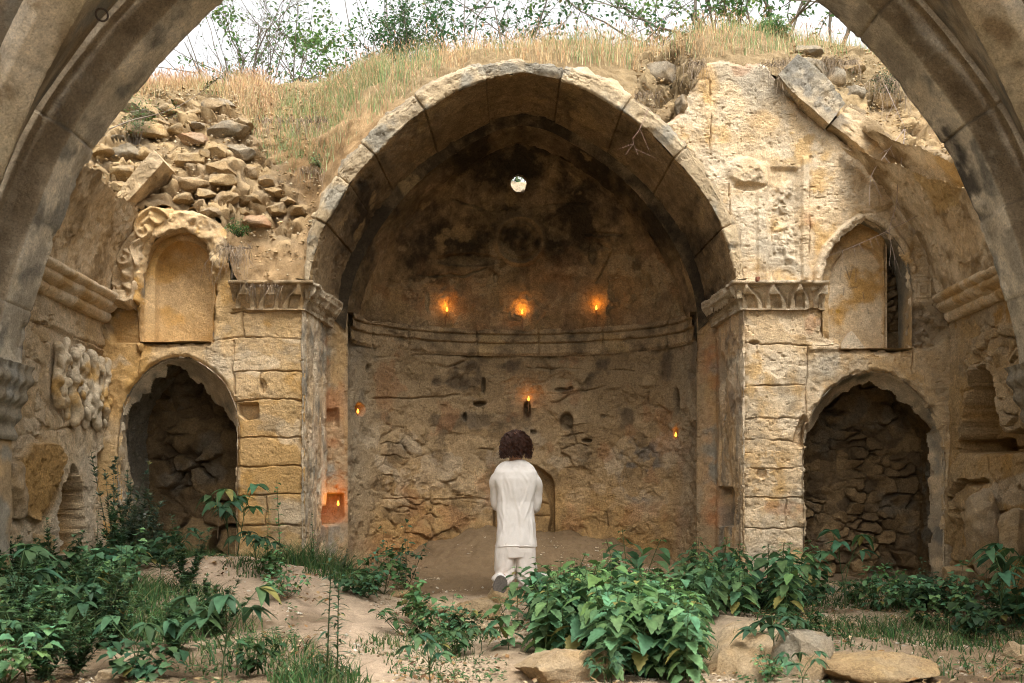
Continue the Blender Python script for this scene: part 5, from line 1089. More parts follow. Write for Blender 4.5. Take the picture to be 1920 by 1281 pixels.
def palmate(seed, H=0.4, n=5, L=0.16, W=0.07, base=G_DARK, spread=1.1):
    """stems ending in drooping lobed leaves"""
    rs = random.Random(seed); st, lv = [], []
    main = [(0.02 * math.sin(3 * t + seed), 0.02 * math.cos(2 * t), H * 0.6 * t) for t in np.linspace(0, 1, 5)]; v, f = tube_geo(main, 0.005, 0.003); st.append((v, f, (0.05, 0.08, 0.03)))
    for s in range(n):
        a = s * 2.4 + rs.uniform(-.4, .4); r = rs.uniform(0.06, 0.16) * spread; z1 = H * rs.uniform(0.7, 1.05); p0 = main[rs.randint(2, 4)]
        pts = [(p0[0] + r * math.cos(a) * t, p0[1] + r * math.sin(a) * t, p0[2] + (z1 - p0[2]) * (t ** 0.7)) for t in np.linspace(0, 1, 5)]; v, f = tube_geo(pts, 0.003, 0.002); st.append((v, f, (0.055, 0.09, 0.03)))
        for k in range(5):
            aa = a + (k - 2) * 0.75 + rs.uniform(-.2, .2); ln = L * (1 - 0.12 * abs(k - 2)) * rs.uniform(0.8, 1.1)
            V, Fc = leaf_geo(ln, ln * W / L * rs.uniform(0.9, 1.2), 0, rs.uniform(0.35, 0.8), 0.3, 6); V = V @ rotm(aa - math.pi / 2, rs.uniform(-.25, .2), rs.uniform(-.3, .3)).T + np.array(pts[-1]); lv.append((V, Fc, greenv(rs, base)))
    return plant_obj('lobed_leaf_plant', st, lv)
def ferny(seed, H=0.45, base=(0.085, 0.12, 0.075)):
    rs = random.Random(seed); st, lv = [], []
    for s in range(9):
        a = rs.uniform(0, 6.28); r = rs.uniform(0.02, 0.2); h = H * rs.uniform(0.5, 1.05); pts = [(r * math.cos(a) * t, r * math.sin(a) * t, h * t) for t in np.linspace(0, 1, 6)]; v, f = tube_geo(pts, 0.003, 0.001, 4); st.append((v, f, (0.10, 0.12, 0.07)))
        for k in range(44):
            t = rs.uniform(0.1, 1); p = np.array([r * math.cos(a) * t, r * math.sin(a) * t, h * t]); az = rs.uniform(0, 6.28); pit = rs.uniform(0.1, 1.0); col = greenv(rs, base)
            for q in range(4):
                V, Fc = leaf_geo(rs.uniform(0.03, 0.06) * (1.2 - 0.5 * t), 0.0095, 0, 0.3, 0.1, 3); V = V @ rotm(az + (q - 1.5) * 0.45, pit).T + p; lv.append((V, Fc, col))
    return plant_obj('feathery_weed', st, lv)
def tallweed(seed, H=0.6, L=0.11, W=0.018, n=46, base=G_DARK):
    rs = random.Random(seed); st, lv = [], []; lx, ly = rs.uniform(-.06, .06), rs.uniform(-.06, .06)
    v, f = tube_geo([(lx * t, ly * t, H * t) for t in np.linspace(0, 1, 7)], 0.005, 0.002); st.append((v, f, (0.05, 0.08, 0.03)))
    for i in range(n):
        t = 0.08 + 0.92 * i / n; a = i * 2.4; V, Fc = leaf_geo(L * rs.uniform(0.6, 1.1) * (1.1 - 0.6 * t), W, 0, rs.uniform(0.4, 0.9), 0.3, 6); V = V @ rotm(a, rs.uniform(0.2, 0.8)).T + np.array([lx * t, ly * t, H * t]); lv.append((V, Fc, greenv(rs, base)))
    return plant_obj('narrow_leaf_weed', st, lv)
def bushy(seed, H=0.35, R=0.25, n=120, L=0.055, W=0.045, base=G_MID, name='leafy_weed', stemmy=9, serr=0.12):
    rs = random.Random(seed); st, lv = [], []
    for s in range(stemmy):
        a = rs.uniform(0, 6.28); r = R * math.sqrt(rs.random()); h = H * rs.uniform(0.55, 1.1) * (1.15 - 0.5 * r / R); pts = [(r * math.cos(a) * t ** 0.8, r * math.sin(a) * t ** 0.8, h * t) for t in np.linspace(0, 1, 6)]; v, f = tube_geo(pts, 0.0035, 0.0012, 4); st.append((v, f, (0.08, 0.09, 0.04)))
        for k in range(n // stemmy):
            t = rs.uniform(0.15, 1) ** 0.8; p = np.array([r * math.cos(a) * t ** 0.8, r * math.sin(a) * t ** 0.8, h * t]); az = rs.uniform(0, 6.28); ln = L * rs.uniform(0.6, 1.25)
            off = rotm(az, 0) @ np.array([0, ln * 0.5, ln * 0.2]); V, Fc = leaf_geo(ln, ln * W / L, serr, rs.uniform(0.2, 0.6), 0.2, 6, 0, 0.6); V = V @ rotm(az, rs.uniform(-.5, .4), rs.uniform(-.4, .4)).T + p + off; lv.append((V, Fc, greenv(rs, base)))
    return plant_obj(name, st, lv)
def lookup(u, v, Y=None):
    """world point of the photo pixel on the yard ground"""
    if Y is not None: x, y, z = PX(u, v, Y); return x, y, gz(x, y)
    best = None
    for y in np.arange(4.6, 9.6, 0.03):
        x, _, z = PX(u, v, y); g = gz(x, y)
        if g >= z: return x, y, g
    return PX(u, v, 9.3)
R = random.Random(11)
# nettles: two big stands right of centre
BN = Bank([nettle(2000 + i, H) for i, H in enumerate((0.62, 0.70, 0.78, 0.55, 0.66, 0.74, 0.48, 0.84))])
def top_height(u, v_top, Y): return CZ - (v_top - HY) * Y / F
stand = []
for i in range(118):
    # main clump: outline of tops over px 930-1330; depth 5.9-7.5
    Yd = R.uniform(5.25, 7.7) if i % 3 else R.uniform(5.2, 6.0); u = R.uniform(925, 1320) if Yd > 6.1 else R.uniform(1010, 1300)
    if Yd < 5.95 and 985 < u < 1140: Yd = R.uniform(6.1, 7.0)
    
    tops = np.interp(u, [930, 960, 1010, 1060, 1110, 1180, 1240, 1300, 1330], [1190, 1125, 1085, 1045, 1040, 1002, 1060, 1085, 1180]); tz = top_height(u, tops + R.uniform(-32, 35) + (7.6 - Yd) * 38, Yd)
    x, y, _ = PX(u, 0, Yd); g = gz(x, y); H = tz - g
    if H > 0.22: stand.append((x, y, g, H, 0))
for i in range(38):
    Yd = R.uniform(7.3, 8.9); u = R.uniform(1270, 1560); tops = np.interp(u, [1260, 1300, 1350, 1400, 1470, 1520, 1570], [1060, 1010, 1000, 1015, 965, 1000, 1090]); tz = top_height(u, tops + R.uniform(0, 60) + (8.8 - Yd) * 26, Yd)
    x, y, _ = PX(u, 0, Yd); g = gz(x, y); H = tz - g
    if H > 0.22: stand.append((x, y, g, H, 1))
hs_ = (0.62, 0.70, 0.78, 0.55, 0.66, 0.74, 0.48, 0.84)
for i, (x, y, g, H, c) in enumerate(stand):
    k = min(range(8), key=lambda q: abs(hs_[q] - H) + 0.12 * ((q * 7 + i) % 5)); sc = max(0.75, min(1.5, H / hs_[k]))
    put(BN, k, (x, y, g - 0.02), R.uniform(0, 6.28), sc, ('serrated-leaf green nettle in the thick clump right of the kneeling person', 'serrated-leaf green nettle in front of the pale pier left of the right recess')[c], 'nettle', ('nettles in the clump by the kneeling person', 'nettles by the right pier')[c], (R.uniform(-.12, .12), R.uniform(-.12, .12)))
# lobed leaf plants (dark, drooping), each of its own size
BP = Bank([palmate(2100, 0.42, 6, 0.15, 0.065), palmate(2101, 0.55, 6, 0.16, 0.065), palmate(2102, 0.30, 6, 0.12, 0.055), palmate(2103, 0.62, 5, 0.15, 0.06, (0.045, 0.11, 0.05)), palmate(2104, 0.36, 8, 0.12, 0.055)])
pal = [(420, 1275, 5.1, 0, 1.05, 'large dark drooping lobed-leaf plant at the bottom, left of centre'), (265, 1262, 5.3, 2, 1.0, 'small lobed-leaf plant beside the large one at the bottom left'), (810, 1285, 5.0, 4, 0.75, 'lobed-leaf plant on the sandy path at the bottom centre'),
       (25, 1180, 6.0, 1, 1.0, 'dark lobed-leaf plant at the left edge'), (40, 1280, 5.1, 4, 0.9, 'dark lobed-leaf plant in the bottom left corner'), (150, 1240, 5.8, 0, 0.9, 'shaded lobed-leaf plant among the grass at the left'), (330, 1050, 9.1, 2, 0.9, 'lobed-leaf plant in front of the left recess'),
       (452, 1050, 9.0, 3, 1.15, 'tall fresh lobed-leaf plant against the ochre pier left of the arch'), (425, 1055, 8.7, 1, 0.95, 'lobed-leaf plant in front of the pier foot at the left'), (480, 1105, 7.9, 2, 1.0, 'low lobed-leaf plant on the sandy mound'),
       (1580, 1120, 8.0, 3, 1.0, 'lobed-leaf plant reaching across the right recess'), (1450, 1250, 5.7, 2, 0.95, 'lobed-leaf plant in front of the dark boulder'), (1500, 1280, 5.1, 2, 0.6, 'small leafy sprig growing on the dark boulder'), (1880, 1200, 6.6, 1, 1.05, 'dark lobed-leaf plant at the right edge'), (1905, 1130, 7.0, 3, 0.9, 'lobed-leaf plant leaning in from the right edge'),
       (905, 1230, 6.3, 2, 0.6, 'small plant at the left foot of the nettle clump'), (1130, 1282, 5.1, 2, 0.5, 'small sprig against the flat pale slab')]
for u, v, Yd, k, sc, lab in pal: put(BP, k, lookup(u, v, Yd), R.uniform(0, 6), sc, lab, 'plant', 'lobed-leaf plants')
BF = Bank([ferny(2200, 0.5), ferny(2201, 0.38), ferny(2202, 0.6), ferny(2203, 0.42, (0.06, 0.115, 0.05)), ferny(2204, 0.34, (0.05, 0.10, 0.04))])
FW = []
for i, (u, v, Yd, sc) in enumerate([(250, 1050, 8.8, 1.6), (280, 1040, 9.0, 1.5), (215, 1060, 8.4, 1.5), (235, 1080, 8.0, 1.3), (190, 1080, 8.2, 0.9), (300, 1045, 8.8, 0.7), (640, 1110, 8.4, 0.6), (265, 1065, 8.4, 0.8), (160, 1110, 7.6, 0.9), (120, 1090, 7.9, 0.8)]):
    FW.append((put(BF, i, lookup(u, v, Yd), R.uniform(0, 6), sc, 'x', 'weed', 'feathery weeds'), u, v))
row_labels(FW, 2, 'grey-green feathery weed before the left recess, %s in the %s', ['back row', 'front row'])
BT = Bank([tallweed(2300, 0.62), tallweed(2301, 0.5), tallweed(2302, 0.95, 0.09, 0.04, 26, G_MID)])
for i, (u, v, Yd, k, sc, lab) in enumerate([(612, 1290, 5.2, 0, 1.0, 'tall dark narrow-leaved weed at the bottom, front of the sandy mound'), (632, 1290, 5.3, 1, 1.0, 'shorter narrow-leaved weed beside the tall one at the bottom'), (528, 1095, 7.6, 2, 0.85, 'tall thin climbing weed in front of the left pier'), (590, 1090, 8.6, 2, 0.5, 'thin leafy weed at the foot of the arch’s left pier'),
                                             (500, 1085, 7.9, 2, 0.55, 'pale-leaved weed on top of the sandy mound'), (225, 1220, 6.4, 1, 0.8, 'narrow-leaved weed among the left grass'), (300, 1120, 7.3, 0, 0.6, 'dark narrow-leaved weed standing on the left of the mound'), (180, 1045, 8.8, 2, 0.5, 'thin weed against the left side wall')]):
    put(BT, k, lookup(u, v, Yd), R.uniform(0, 6), sc, lab, 'weed', 'narrow-leaved weeds')
BB = Bank([bushy(2400, 0.34, 0.22, 130), bushy(2401, 0.26, 0.30, 130, 0.06, 0.06, G_DARK), bushy(2402, 0.5, 0.2, 110, 0.045, 0.035, (0.06, 0.12, 0.06)), bushy(2403, 0.22, 0.2, 110, 0.05, 0.03, (0.04, 0.085, 0.03)), bushy(2404, 0.45, 0.28, 160, 0.05, 0.045, G_NET)])
bl = [(720, 1100, 8.3, 0, 1.15, 'bright leafy weed at the left of the apse floor'), (760, 1075, 8.9, 2, 1.05, 'airy small-leaved bush against the apse’s left wall'), (690, 1130, 7.9, 1, 0.9, 'low vine-leaved weed beside the mound'), (775, 1165, 7.1, 0, 1.0, 'leafy weed in the middle of the path'), (835, 1185, 6.7, 4, 0.75, 'leafy weed left of the nettle clump'), (760, 1190, 6.7, 3, 1.1, 'low spreading weed on the path'),
      (720, 1060, 9.2, 2, 0.8, 'slender weed deep at the apse’s left corner'), (880, 1190, 6.9, 3, 0.9, 'small weed under the ochre boulder'), (850, 1225, 6.2, 3, 1.0, 'creeping weed on the path edge'), (510, 1095, 7.9, 0, 0.8, 'leafy weed on the mound crest'), (540, 1130, 7.5, 4, 0.7, 'fresh weed halfway down the mound')]
bl += [(u, v, Yd, k, sc * 1.25, 'dark leafy weed in the thicket along the left side') for u, v, Yd, k, sc in ((40, 1120, 7.4, 4, 1.1), (100, 1130, 7.2, 4, 1.0), (170, 1120, 7.3, 1, 1.1), (60, 1180, 6.5, 1, 1.1), (130, 1170, 6.7, 4, 0.9), (20, 1230, 5.8, 4, 1.0), (90, 1240, 5.7, 1, 1.0), (230, 1130, 7.2, 4, 0.9), (10, 1080, 7.7, 4, 0.9), (190, 1200, 6.3, 1, 1.0), (140, 1270, 5.3, 1, 0.9), (80, 1290, 5.0, 4, 0.9), (300, 1080, 7.9, 1, 0.8), (360, 1180, 6.5, 3, 0.9), (400, 1200, 6.3, 3, 1.0), (200, 1235, 5.8, 3, 1.0), (330, 1240, 5.7, 3, 0.9), (470, 1262, 5.4, 3, 0.8), (250, 1285, 5.1, 1, 0.7), (180, 1170, 6.7, 4, 0.8), (30, 1150, 6.9, 4, 1.0), (350, 1120, 7.2, 3, 1.0), (110, 1200, 6.3, 4, 0.9), (10, 1290, 5.0, 4, 0.9), (140, 1080, 8.0, 4, 0.9), (60, 1090, 7.8, 2, 0.9), (200, 1100, 7.6, 4, 0.8))]
bl += [(u, v, Yd, k, sc, 'dark leafy weed in the growth before the right recess') for u, v, Yd, k, sc in ((1640, 1150, 7.8, 4, 0.9), (1690, 1140, 8.0, 4, 0.9), (1740, 1150, 7.8, 1, 1.1), (1790, 1160, 7.5, 4, 1.0), (1850, 1170, 7.2, 4, 1.0), (1900, 1180, 7.0, 1, 1.1), (1660, 1110, 8.7, 0, 0.8), (1730, 1120, 8.5, 2, 0.6), (1800, 1140, 8.0, 1, 0.9), (1760, 1190, 6.9, 3, 1.2), (1830, 1200, 6.7, 1, 0.9), (1600, 1130, 8.4, 3, 1.0), (1380, 1140, 8.0, 1, 1.0), (1440, 1135, 8.0, 1, 1.0), (1330, 1140, 7.9, 1, 0.9), (1500, 1130, 8.2, 1, 0.9), (1880, 1110, 8.0, 2, 0.7), (1500, 1215, 6.6, 3, 0.8), (1445, 1235, 5.45, 4, 0.45))]
BL = {}
for i, (u, v, Yd, k, sc, lab) in enumerate(bl): BL.setdefault(lab, []).append((put(*((BF, 3 + i % 2) if 'along the left' in lab and i % 5 < 3 else (BB, k)), lookup(u, v, Yd), R.uniform(0, 6), sc, lab, 'weed', 'thicket weeds on the left' if 'along the left' in lab else 'growth before the right recess' if 'before the right' in lab else 'weeds round the path'), u, v))
for lab, it in BL.items():
    if len(it) > 1: row_labels(it, 3, ('dark leafy weed of the left thicket, %s in its %s' if 'left' in lab else 'dark leafy weed before the right recess, %s in the %s'), ['back row', 'middle row', 'front row'])
# dandelion clocks
for i, (u, v, lab) in enumerate(((262, 971, 'lower left white dandelion clock before the left recess'), (270, 967, 'upper right white dandelion clock before the left recess'))):
    x, y, z = PX(u, v, 8.7); g = gz(x, y); t = thing('dandelion_clock', lab, 'flower', (x, y, g), 'dandelion clocks'); v_, f_ = tube_geo([(0, 0, 0), (0.01, 0, (z - g) * .5), (0, 0, z - g)], 0.002, 0.0015); o = link('stem', raw_mesh('stem', v_, f_, (0.12, 0.15, 0.06), M_LEAF)); o.parent = t
    ps = []
    for k in range(130):
        a = k * 2.39996; zz_ = 1 - 2 * (k + .5) / 130; rr = math.sqrt(1 - zz_ * zz_); dv = np.array([rr * math.cos(a), rr * math.sin(a), zz_]); c = np.array([0, 0, z - g]); e = np.cross(dv, (0.3, 0.5, 0.8)); e /= np.linalg.norm(e); ps.append(([c, c + dv * .02, c + dv * .021 + e * .004, c + dv * .021 - e * .004], [(0, 1, 2), (0, 3, 1), (1, 2, 3)], (0.7, 0.7, 0.66)))
    V, Fc, C = merge(ps); o = link('seed_head', raw_mesh('seed_head', V, Fc, C, M_DRY)); o.parent = t

# ---- grass: blades by the thousand, one object each
def blades(name, pts, hmin, hmax, wd, cols, mat, seed, lean=0.35, heads=0.0, headcol=(0.36, 0.17, 0.08), seg=3):
    rs = np.random.RandomState(seed); n = len(pts); pts = np.array(pts, float); h = rs.uniform(hmin, hmax, n) * pts[:, 3]; az = rs.uniform(0, 2 * np.pi, n); ln = h * rs.uniform(0.05, lean, n)
    dx, dy = np.cos(az), np.sin(az); fa = rs.uniform(0, np.pi, n); wx, wy = np.cos(fa) * wd, np.sin(fa) * wd; V = []; Fc = []; C = []
    ci = rs.randint(0, len(cols), n); col = np.array(cols)[ci] * rs.uniform(0.75, 1.25, (n, 1))
    ts = np.linspace(0, 1, seg + 1)
    for t in ts:
        k = max(0.12, 1 - t) * 1.0; cx = pts[:, 0] + dx * ln * t * t; cy = pts[:, 1] + dy * ln * t * t; cz = pts[:, 2] + h * t * (1 - 0.12 * t)
        V.append(np.stack([cx - wx * k, cy - wy * k, cz], 1)); V.append(np.stack([cx + wx * k, cy + wy * k, cz], 1))
    V = np.stack(V, 1); m = 2 * (seg + 1); base = np.arange(n)[:, None] * m
    f = np.concatenate([base + np.array([[2 * i, 2 * i + 1, 2 * i + 3, 2 * i + 2]]) for i in range(seg)], 0); Cc = np.repeat(col[:, None, :], m, 1)
    V = V.reshape(-1, 3); Cc = Cc.reshape(-1, 3)
    if heads > 0:
        hi = np.where(rs.rand(n) < heads)[0]; k = len(hi); tip = np.stack([pts[hi, 0] + dx[hi] * ln[hi], pts[hi, 1] + dy[hi] * ln[hi], pts[hi, 2] + h[hi] * 0.88], 1); L = rs.uniform(0.02, 0.05, k); w = L * 0.11
        up = np.stack([dx[hi] * 0.35, dy[hi] * 0.35, np.ones(k)], 1); Vh = np.stack([tip, tip + up * (L * .4)[:, None] + np.stack([w, w * 0, w * 0], 1), tip + up * L[:, None], tip + up * (L * .4)[:, None] - np.stack([w, w * 0, w * 0], 1),
            tip + up * (L * .4)[:, None] + np.stack([w * 0, w, w * 0], 1), tip + up * (L * .4)[:, None] - np.stack([w * 0, w, w * 0], 1)], 1)
        b2 = len(V) + np.arange(k)[:, None] * 6; f = np.concatenate([f, b2 + np.array([[0, 1, 2, 3]]), b2 + np.array([[0, 4, 2, 5]])], 0); V = np.vstack([V, Vh.reshape(-1, 3)]); Cc = np.vstack([Cc, np.repeat((np.array(headcol) * rs.uniform(0.6, 1.4, (k, 1)))[:, None], 6, 1).reshape(-1, 3)])
    return link(name, raw_mesh(name, V, f, Cc, mat))
rs = np.random.RandomState(5); N = 75000
x = rs.uniform(-4.4, 4.8, N); y = 9.56 + rs.rand(N) ** 1.35 * 4.5; M_ = 26000; x[:M_] = rs.uniform(-4.6, -1.2, M_); y[:M_] = rs.uniform(9.95, 11.0, M_); z = hill_z(x, y); P = np.stack([x, y, z], -1); u, v = proj(P)
lowlim = np.interp(u, [150, 280, 400, 460, 480, 520, 590, 640, 700, 800, 900, 1060, 1180, 1280, 1330, 1460, 1560, 1700, 1900], [185, 180, 178, 215, 285, 320, 345, 290, 230, 150, 118, 116, 135, 108, 108, 104, 112, 130, 200]) + 10 * fbm(P, 3, 3, 6) 
dens = fbm(P, 1.4, 4, 7); ok = (v < lowlim) & (dens > -0.8 + 0.3 * rs.rand(N)); P = P[ok]; dens = dens[ok]; u = u[ok]; v = v[ok]; big = 0.8 + 0.4 * ss(-0.3, 0.5, fbm(P, 0.9, 3, 9)) - 0.45 * ss(140, 260, v) * ss(1000, 700, u)
dry = rs.rand(len(P)) < (0.66 + 0.3 * ss(-0.1, 0.3, fbm(P, 1.2, 3, 12)) - 0.42 * ((u > 520) & (u < 830)) - 0.15 * (u > 1250))
G4 = np.c_[P, big]
g1 = blades('dry_grass', G4[dry], 0.08, 0.27, 0.0026, [(0.62, 0.47, 0.26), (0.66, 0.53, 0.33), (0.58, 0.38, 0.19), (0.50, 0.38, 0.20), (0.55, 0.33, 0.17)], M_DRY, 31, 0.6, 0.22, (0.52, 0.32, 0.19)); tag(g1, kind='stuff')
g2 = blades('meadow_grass', G4[~dry], 0.08, 0.27, 0.0034, [(0.24, 0.30, 0.12), (0.30, 0.34, 0.17), (0.17, 0.25, 0.09)], M_LEAF, 32, 0.5); tag(g2, kind='stuff')
# yard grass
pts = []; rs2 = np.random.RandomState(8)
def patch(u, v, Yd, r, n, hs=1.0):
    x0, y0, z0 = PX(u, v, Yd); a = rs2.rand(n) * 6.28; q = r * np.sqrt(rs2.rand(n)) ; xx = x0 + q * np.cos(a); yy = y0 + q * np.sin(a) * 1.1; zz = ground_z(xx, yy)
    pts.append(np.c_[xx, yy, zz, np.full(n, hs) * (1.1 - 0.6 * q / r)])
for a in ((290, 1140, 7.1, .5, 800, .5), (370, 1180, 6.5, .4, 550, .6), (250, 1190, 6.4, .5, 900, .9), (150, 1150, 7.0, .6, 1000, 1.0), (60, 1220, 6.1, .6, 900, 1.0), (470, 1090, 8.0, .22, 200, .5), (590, 1085, 8.9, .35, 800, 1.3), (540, 1060, 9.1, .4, 700, 1.0), (600, 1285, 5.2, .25, 400, .7), (480, 1240, 5.7, .4, 400, .6), (350, 1050, 9.2, .5, 800, .55), (250, 1070, 8.6, .5, 700, .9),
          (1560, 1180, 7.0, .5, 450, .45), (1680, 1190, 6.8, .5, 450, .5), (1800, 1200, 6.6, .6, 500, .6), (1620, 1130, 8.3, .6, 700, .5), (1380, 1240, 6.0, .3, 150, .7), (780, 1220, 6.3, .4, 400, .35), (820, 1260, 5.7, .3, 200, .3), (1760, 1240, 6.0, .6, 260, .5), (1900, 1250, 5.8, .6, 260, .5), (860, 1200, 6.8, .3, 300, .5), (640, 1120, 8.3, .3, 300, .9), (1450, 1140, 8.0, .4, 300, .8)): patch(*a)
g3 = blades('yard_grass', np.vstack(pts), 0.07, 0.34, 0.005, [(0.045, 0.11, 0.03), (0.06, 0.13, 0.035), (0.09, 0.14, 0.045), (0.035, 0.085, 0.03), (0.16, 0.17, 0.07)], M_LEAF, 33, 1.3, seg=4); tag(g3, kind='stuff')
# low ground cover and dead leaves
def litter(name, n, box, size, cols, mat, seed, flt):
    rs = np.random.RandomState(seed); x = rs.uniform(box[0], box[1], n); y = rs.uniform(box[2], box[3], n); P = np.stack([x, y, ground_z(x, y) + 0.03], -1); u, v = proj(P); k = flt(P, u, v); P = P[k]; n = len(P)
    a = rs.uniform(0, 6.28, n); s = rs.uniform(size * .5, size, n); t = rs.uniform(-.8, .8, (n, 2)); V = []
    for du, dv in ((-1, 0), (0, -.5), (1, 0), (0, .5)):
        lx, ly = du * s, dv * s; V.append(np.stack([P[:, 0] + lx * np.cos(a) - ly * np.sin(a), P[:, 1] + lx * np.sin(a) + ly * np.cos(a), P[:, 2] + (t[:, 0] * du + t[:, 1] * dv) * s * .6], 1))
    V = np.stack(V, 1).reshape(-1, 3); f = np.arange(n)[:, None] * 4 + np.arange(4)[None]; C = np.repeat(np.array(cols)[rs.randint(0, len(cols), n)] * rs.uniform(.6, 1.4, (n, 1)), 4, 0)
    return tag(link(name, raw_mesh(name, V, f, C, mat)), kind='stuff')
litter('leaf_litter', 9000, (-4, 4.2, 4.8, 9.4), 0.028, [(0.25, 0.14, 0.06), (0.33, 0.22, 0.11), (0.16, 0.09, 0.045), (0.42, 0.32, 0.19)], M_DRY, 41, lambda P, u, v: (fbm(P, 2, 4, 43) > 0.1) & ((u < 620) | (u > 1330) | ((u > 740) & (v > 1130))))
litter('ground_cover', 30000, (-4, 4.2, 4.8, 9.6), 0.02, [(0.04, 0.10, 0.03), (0.06, 0.12, 0.04), (0.03, 0.07, 0.025)], M_LEAF, 42, lambda P, u, v: (fbm(P, 1.6, 4, 44) > 0.05) & ((u < 560) | (u > 1380) | ((u > 740) & (u < 950) & (v > 1150))) & ~((u > 250) & (u < 600) & (v < 1120) & (v > 1045) & (u + v < 1640)))

# ------------------------------------------------------------------ roots and twigs hanging off the bank
def strands(n, x0, y0, z0, wx, L, seed, r=0.0022, out=0.12, col=(0.42, 0.32, 0.22), curl=0.28):
    rs = random.Random(seed); ps = []; r *= 1.15
    for i in range(n):
        x = x0 + rs.uniform(-wx, wx); l = L * rs.uniform(0.25, 1.1) * rs.uniform(.5, 1); a = rs.gauss(0, .5); pts = []; ph = rs.uniform(0, 6)
        for t in np.linspace(0, 1, 9): pts.append((x + a * l * t * 0.6 + curl * l * 0.3 * math.sin(ph + 5 * t), y0 - out * math.sin(t * 2.2) + rs.uniform(-.008, .008), z0 + 0.05 * math.sin(t * 3.1) - l * t ** 1.3))
        v, f = tube_geo(pts, r, r * 0.5, 4); k = rs.uniform(0.3, 1.3); ps.append((v, f, tuple(c * k for c in col)))
        if rs.random() < 0.6:
            p = pts[rs.randint(3, 6)]; q = [(p[0] + s * rs.uniform(-.12, .12) * l, p[1] - s * 0.03, p[2] - s * l * .3) for s in np.linspace(0, 1, 5)]; v, f = tube_geo(q, r * .6, r * .3, 4); ps.append((v, f, tuple(c * k for c in col)))
    return ps
for i, (u, v, n, wx, L, r, lab) in enumerate([(452, 470, 60, .13, .42, .0022, 'tangled brown root mass hanging at the right of the round-topped niche'), (505, 545, 34, .16, .22, .002, 'pale thin roots trailing over the left capital'), (560, 250, 90, .35, .30, .0018, 'matted dry roots along the grass edge left of the arch'),
                                               (1212, 190, 36, .12, .20, .002, 'grey twiggy roots on the right shoulder of the arch'), (1450, 130, 50, .13, .38, .002, 'grey roots spilling over the top of the pale right wall'), (1565, 130, 70, .17, .28, .002, 'dense hanging roots right of the tilted rib block'), (1655, 165, 70, .16, .42, .0026, 'pinkish root bunch hanging from the bank at the upper right'),
                                               (1300, 130, 40, .08, .30, .002, 'dark roots in the gap between arch and right wall'), (590, 330, 40, .10, .22, .0018, 'short roots by the arch’s left haunch')]):
    x, y, z = hill_hit(u, v) if v < 430 else PX(u, v, 9.5); y -= 0.06
    V, Fc, C = merge(strands(n, x, min(y, 9.9), z, wx, L, 3000 + i, r, 0.14)); tag(link('hanging_roots', raw_mesh('hanging_roots', V, Fc, C, M_BARK)), lab, 'roots')
def long_twig(name, pts, r, lab, cat, col=(0.42, 0.33, 0.27), forks=6, seed=0, leaves=0):
    rs = random.Random(seed); c = catmull([PX(*p) for p in pts], 0.05); ps = [(*tube_geo([tuple(p) for p in c], r, r * .35, 5), col)]
    for i in range(forks):
        p = c[rs.randint(len(c) // 3, len(c) - 1)]; a = rs.uniform(-1.2, 1.2); l = rs.uniform(.08, .25); q = [(p[0] + l * t * math.sin(a), p[1] - .05 * t, p[2] + (-l * t if pts[0][1] < pts[-1][1] else l * t * .6) * math.cos(a)) for t in np.linspace(0, 1, 5)]; ps.append((*tube_geo(q, r * .45, r * .2, 4), col))
        for k in range(leaves):
            t = rs.random(); s = q[int(t * 4)]; V, Fc = leaf_geo(.03, .012, 0, .3, .2, 3); ps.append((V @ rotm(rs.uniform(0, 6), rs.uniform(-.5, 1)).T + np.array(s), Fc, greenv(rs, G_YEL)))
    V, Fc, C = merge(ps); return tag(link(name, raw_mesh(name, V, Fc, C, M_BARK)), lab, cat)
long_twig('hanging_twig', [(1697, 243, 9.3), (1692, 290, 9.25), (1684, 340, 9.2), (1680, 385, 9.2), (1668, 440, 9.2), (1690, 520, 9.25)], .005, 'long thin root hanging past the right pointed niche', 'root', seed=1, forks=8)
long_twig('hanging_twig', [(1695, 243, 9.3), (1660, 290, 9.2), (1634, 330, 9.2), (1630, 385, 9.2)], .0045, 'curved thin root hanging left of the longest one', 'root', seed=2, forks=5)
long_twig('hanging_twig', [(1720, 405, 9.2), (1690, 420, 9.2), (1650, 440, 9.2), (1600, 462, 9.2), (1580, 470, 9.2)], .003, 'thin pale twig slanting across the pointed niche top', 'twig', seed=3, forks=7)
long_twig('hanging_twig', [(1660, 160, 9.4), (1685, 215, 9.3), (1697, 240, 9.3)], .005, 'short root joining the long hanging roots', 'root', seed=4, forks=2)
long_twig('hanging_twig', [(1215, 205, 9.38), (1198, 245, 9.34), (1186, 262, 9.34), (1196, 290, 9.34)], .003, 'small twig with buds dangling from the arch’s right shoulder', 'twig', (0.40, 0.26, 0.2), seed=5, forks=4)
long_twig('leafy_branch', [(205, 242, 9.0), (250, 225, 9.1), (310, 210, 9.2), (360, 185, 9.3), (404, 152, 9.4)], .006, 'thin leafy branch rising across the left rubble', 'branch', (0.30, 0.24, 0.18), seed=6, forks=10, leaves=9)
long_twig('dead_weed', [(408, 1010, 8.6), (410, 960, 8.6), (404, 915, 8.6)], .004, 'bare brown dead weed stalk in front of the left recess', 'weed', (0.25, 0.17, 0.1), seed=7, forks=2)
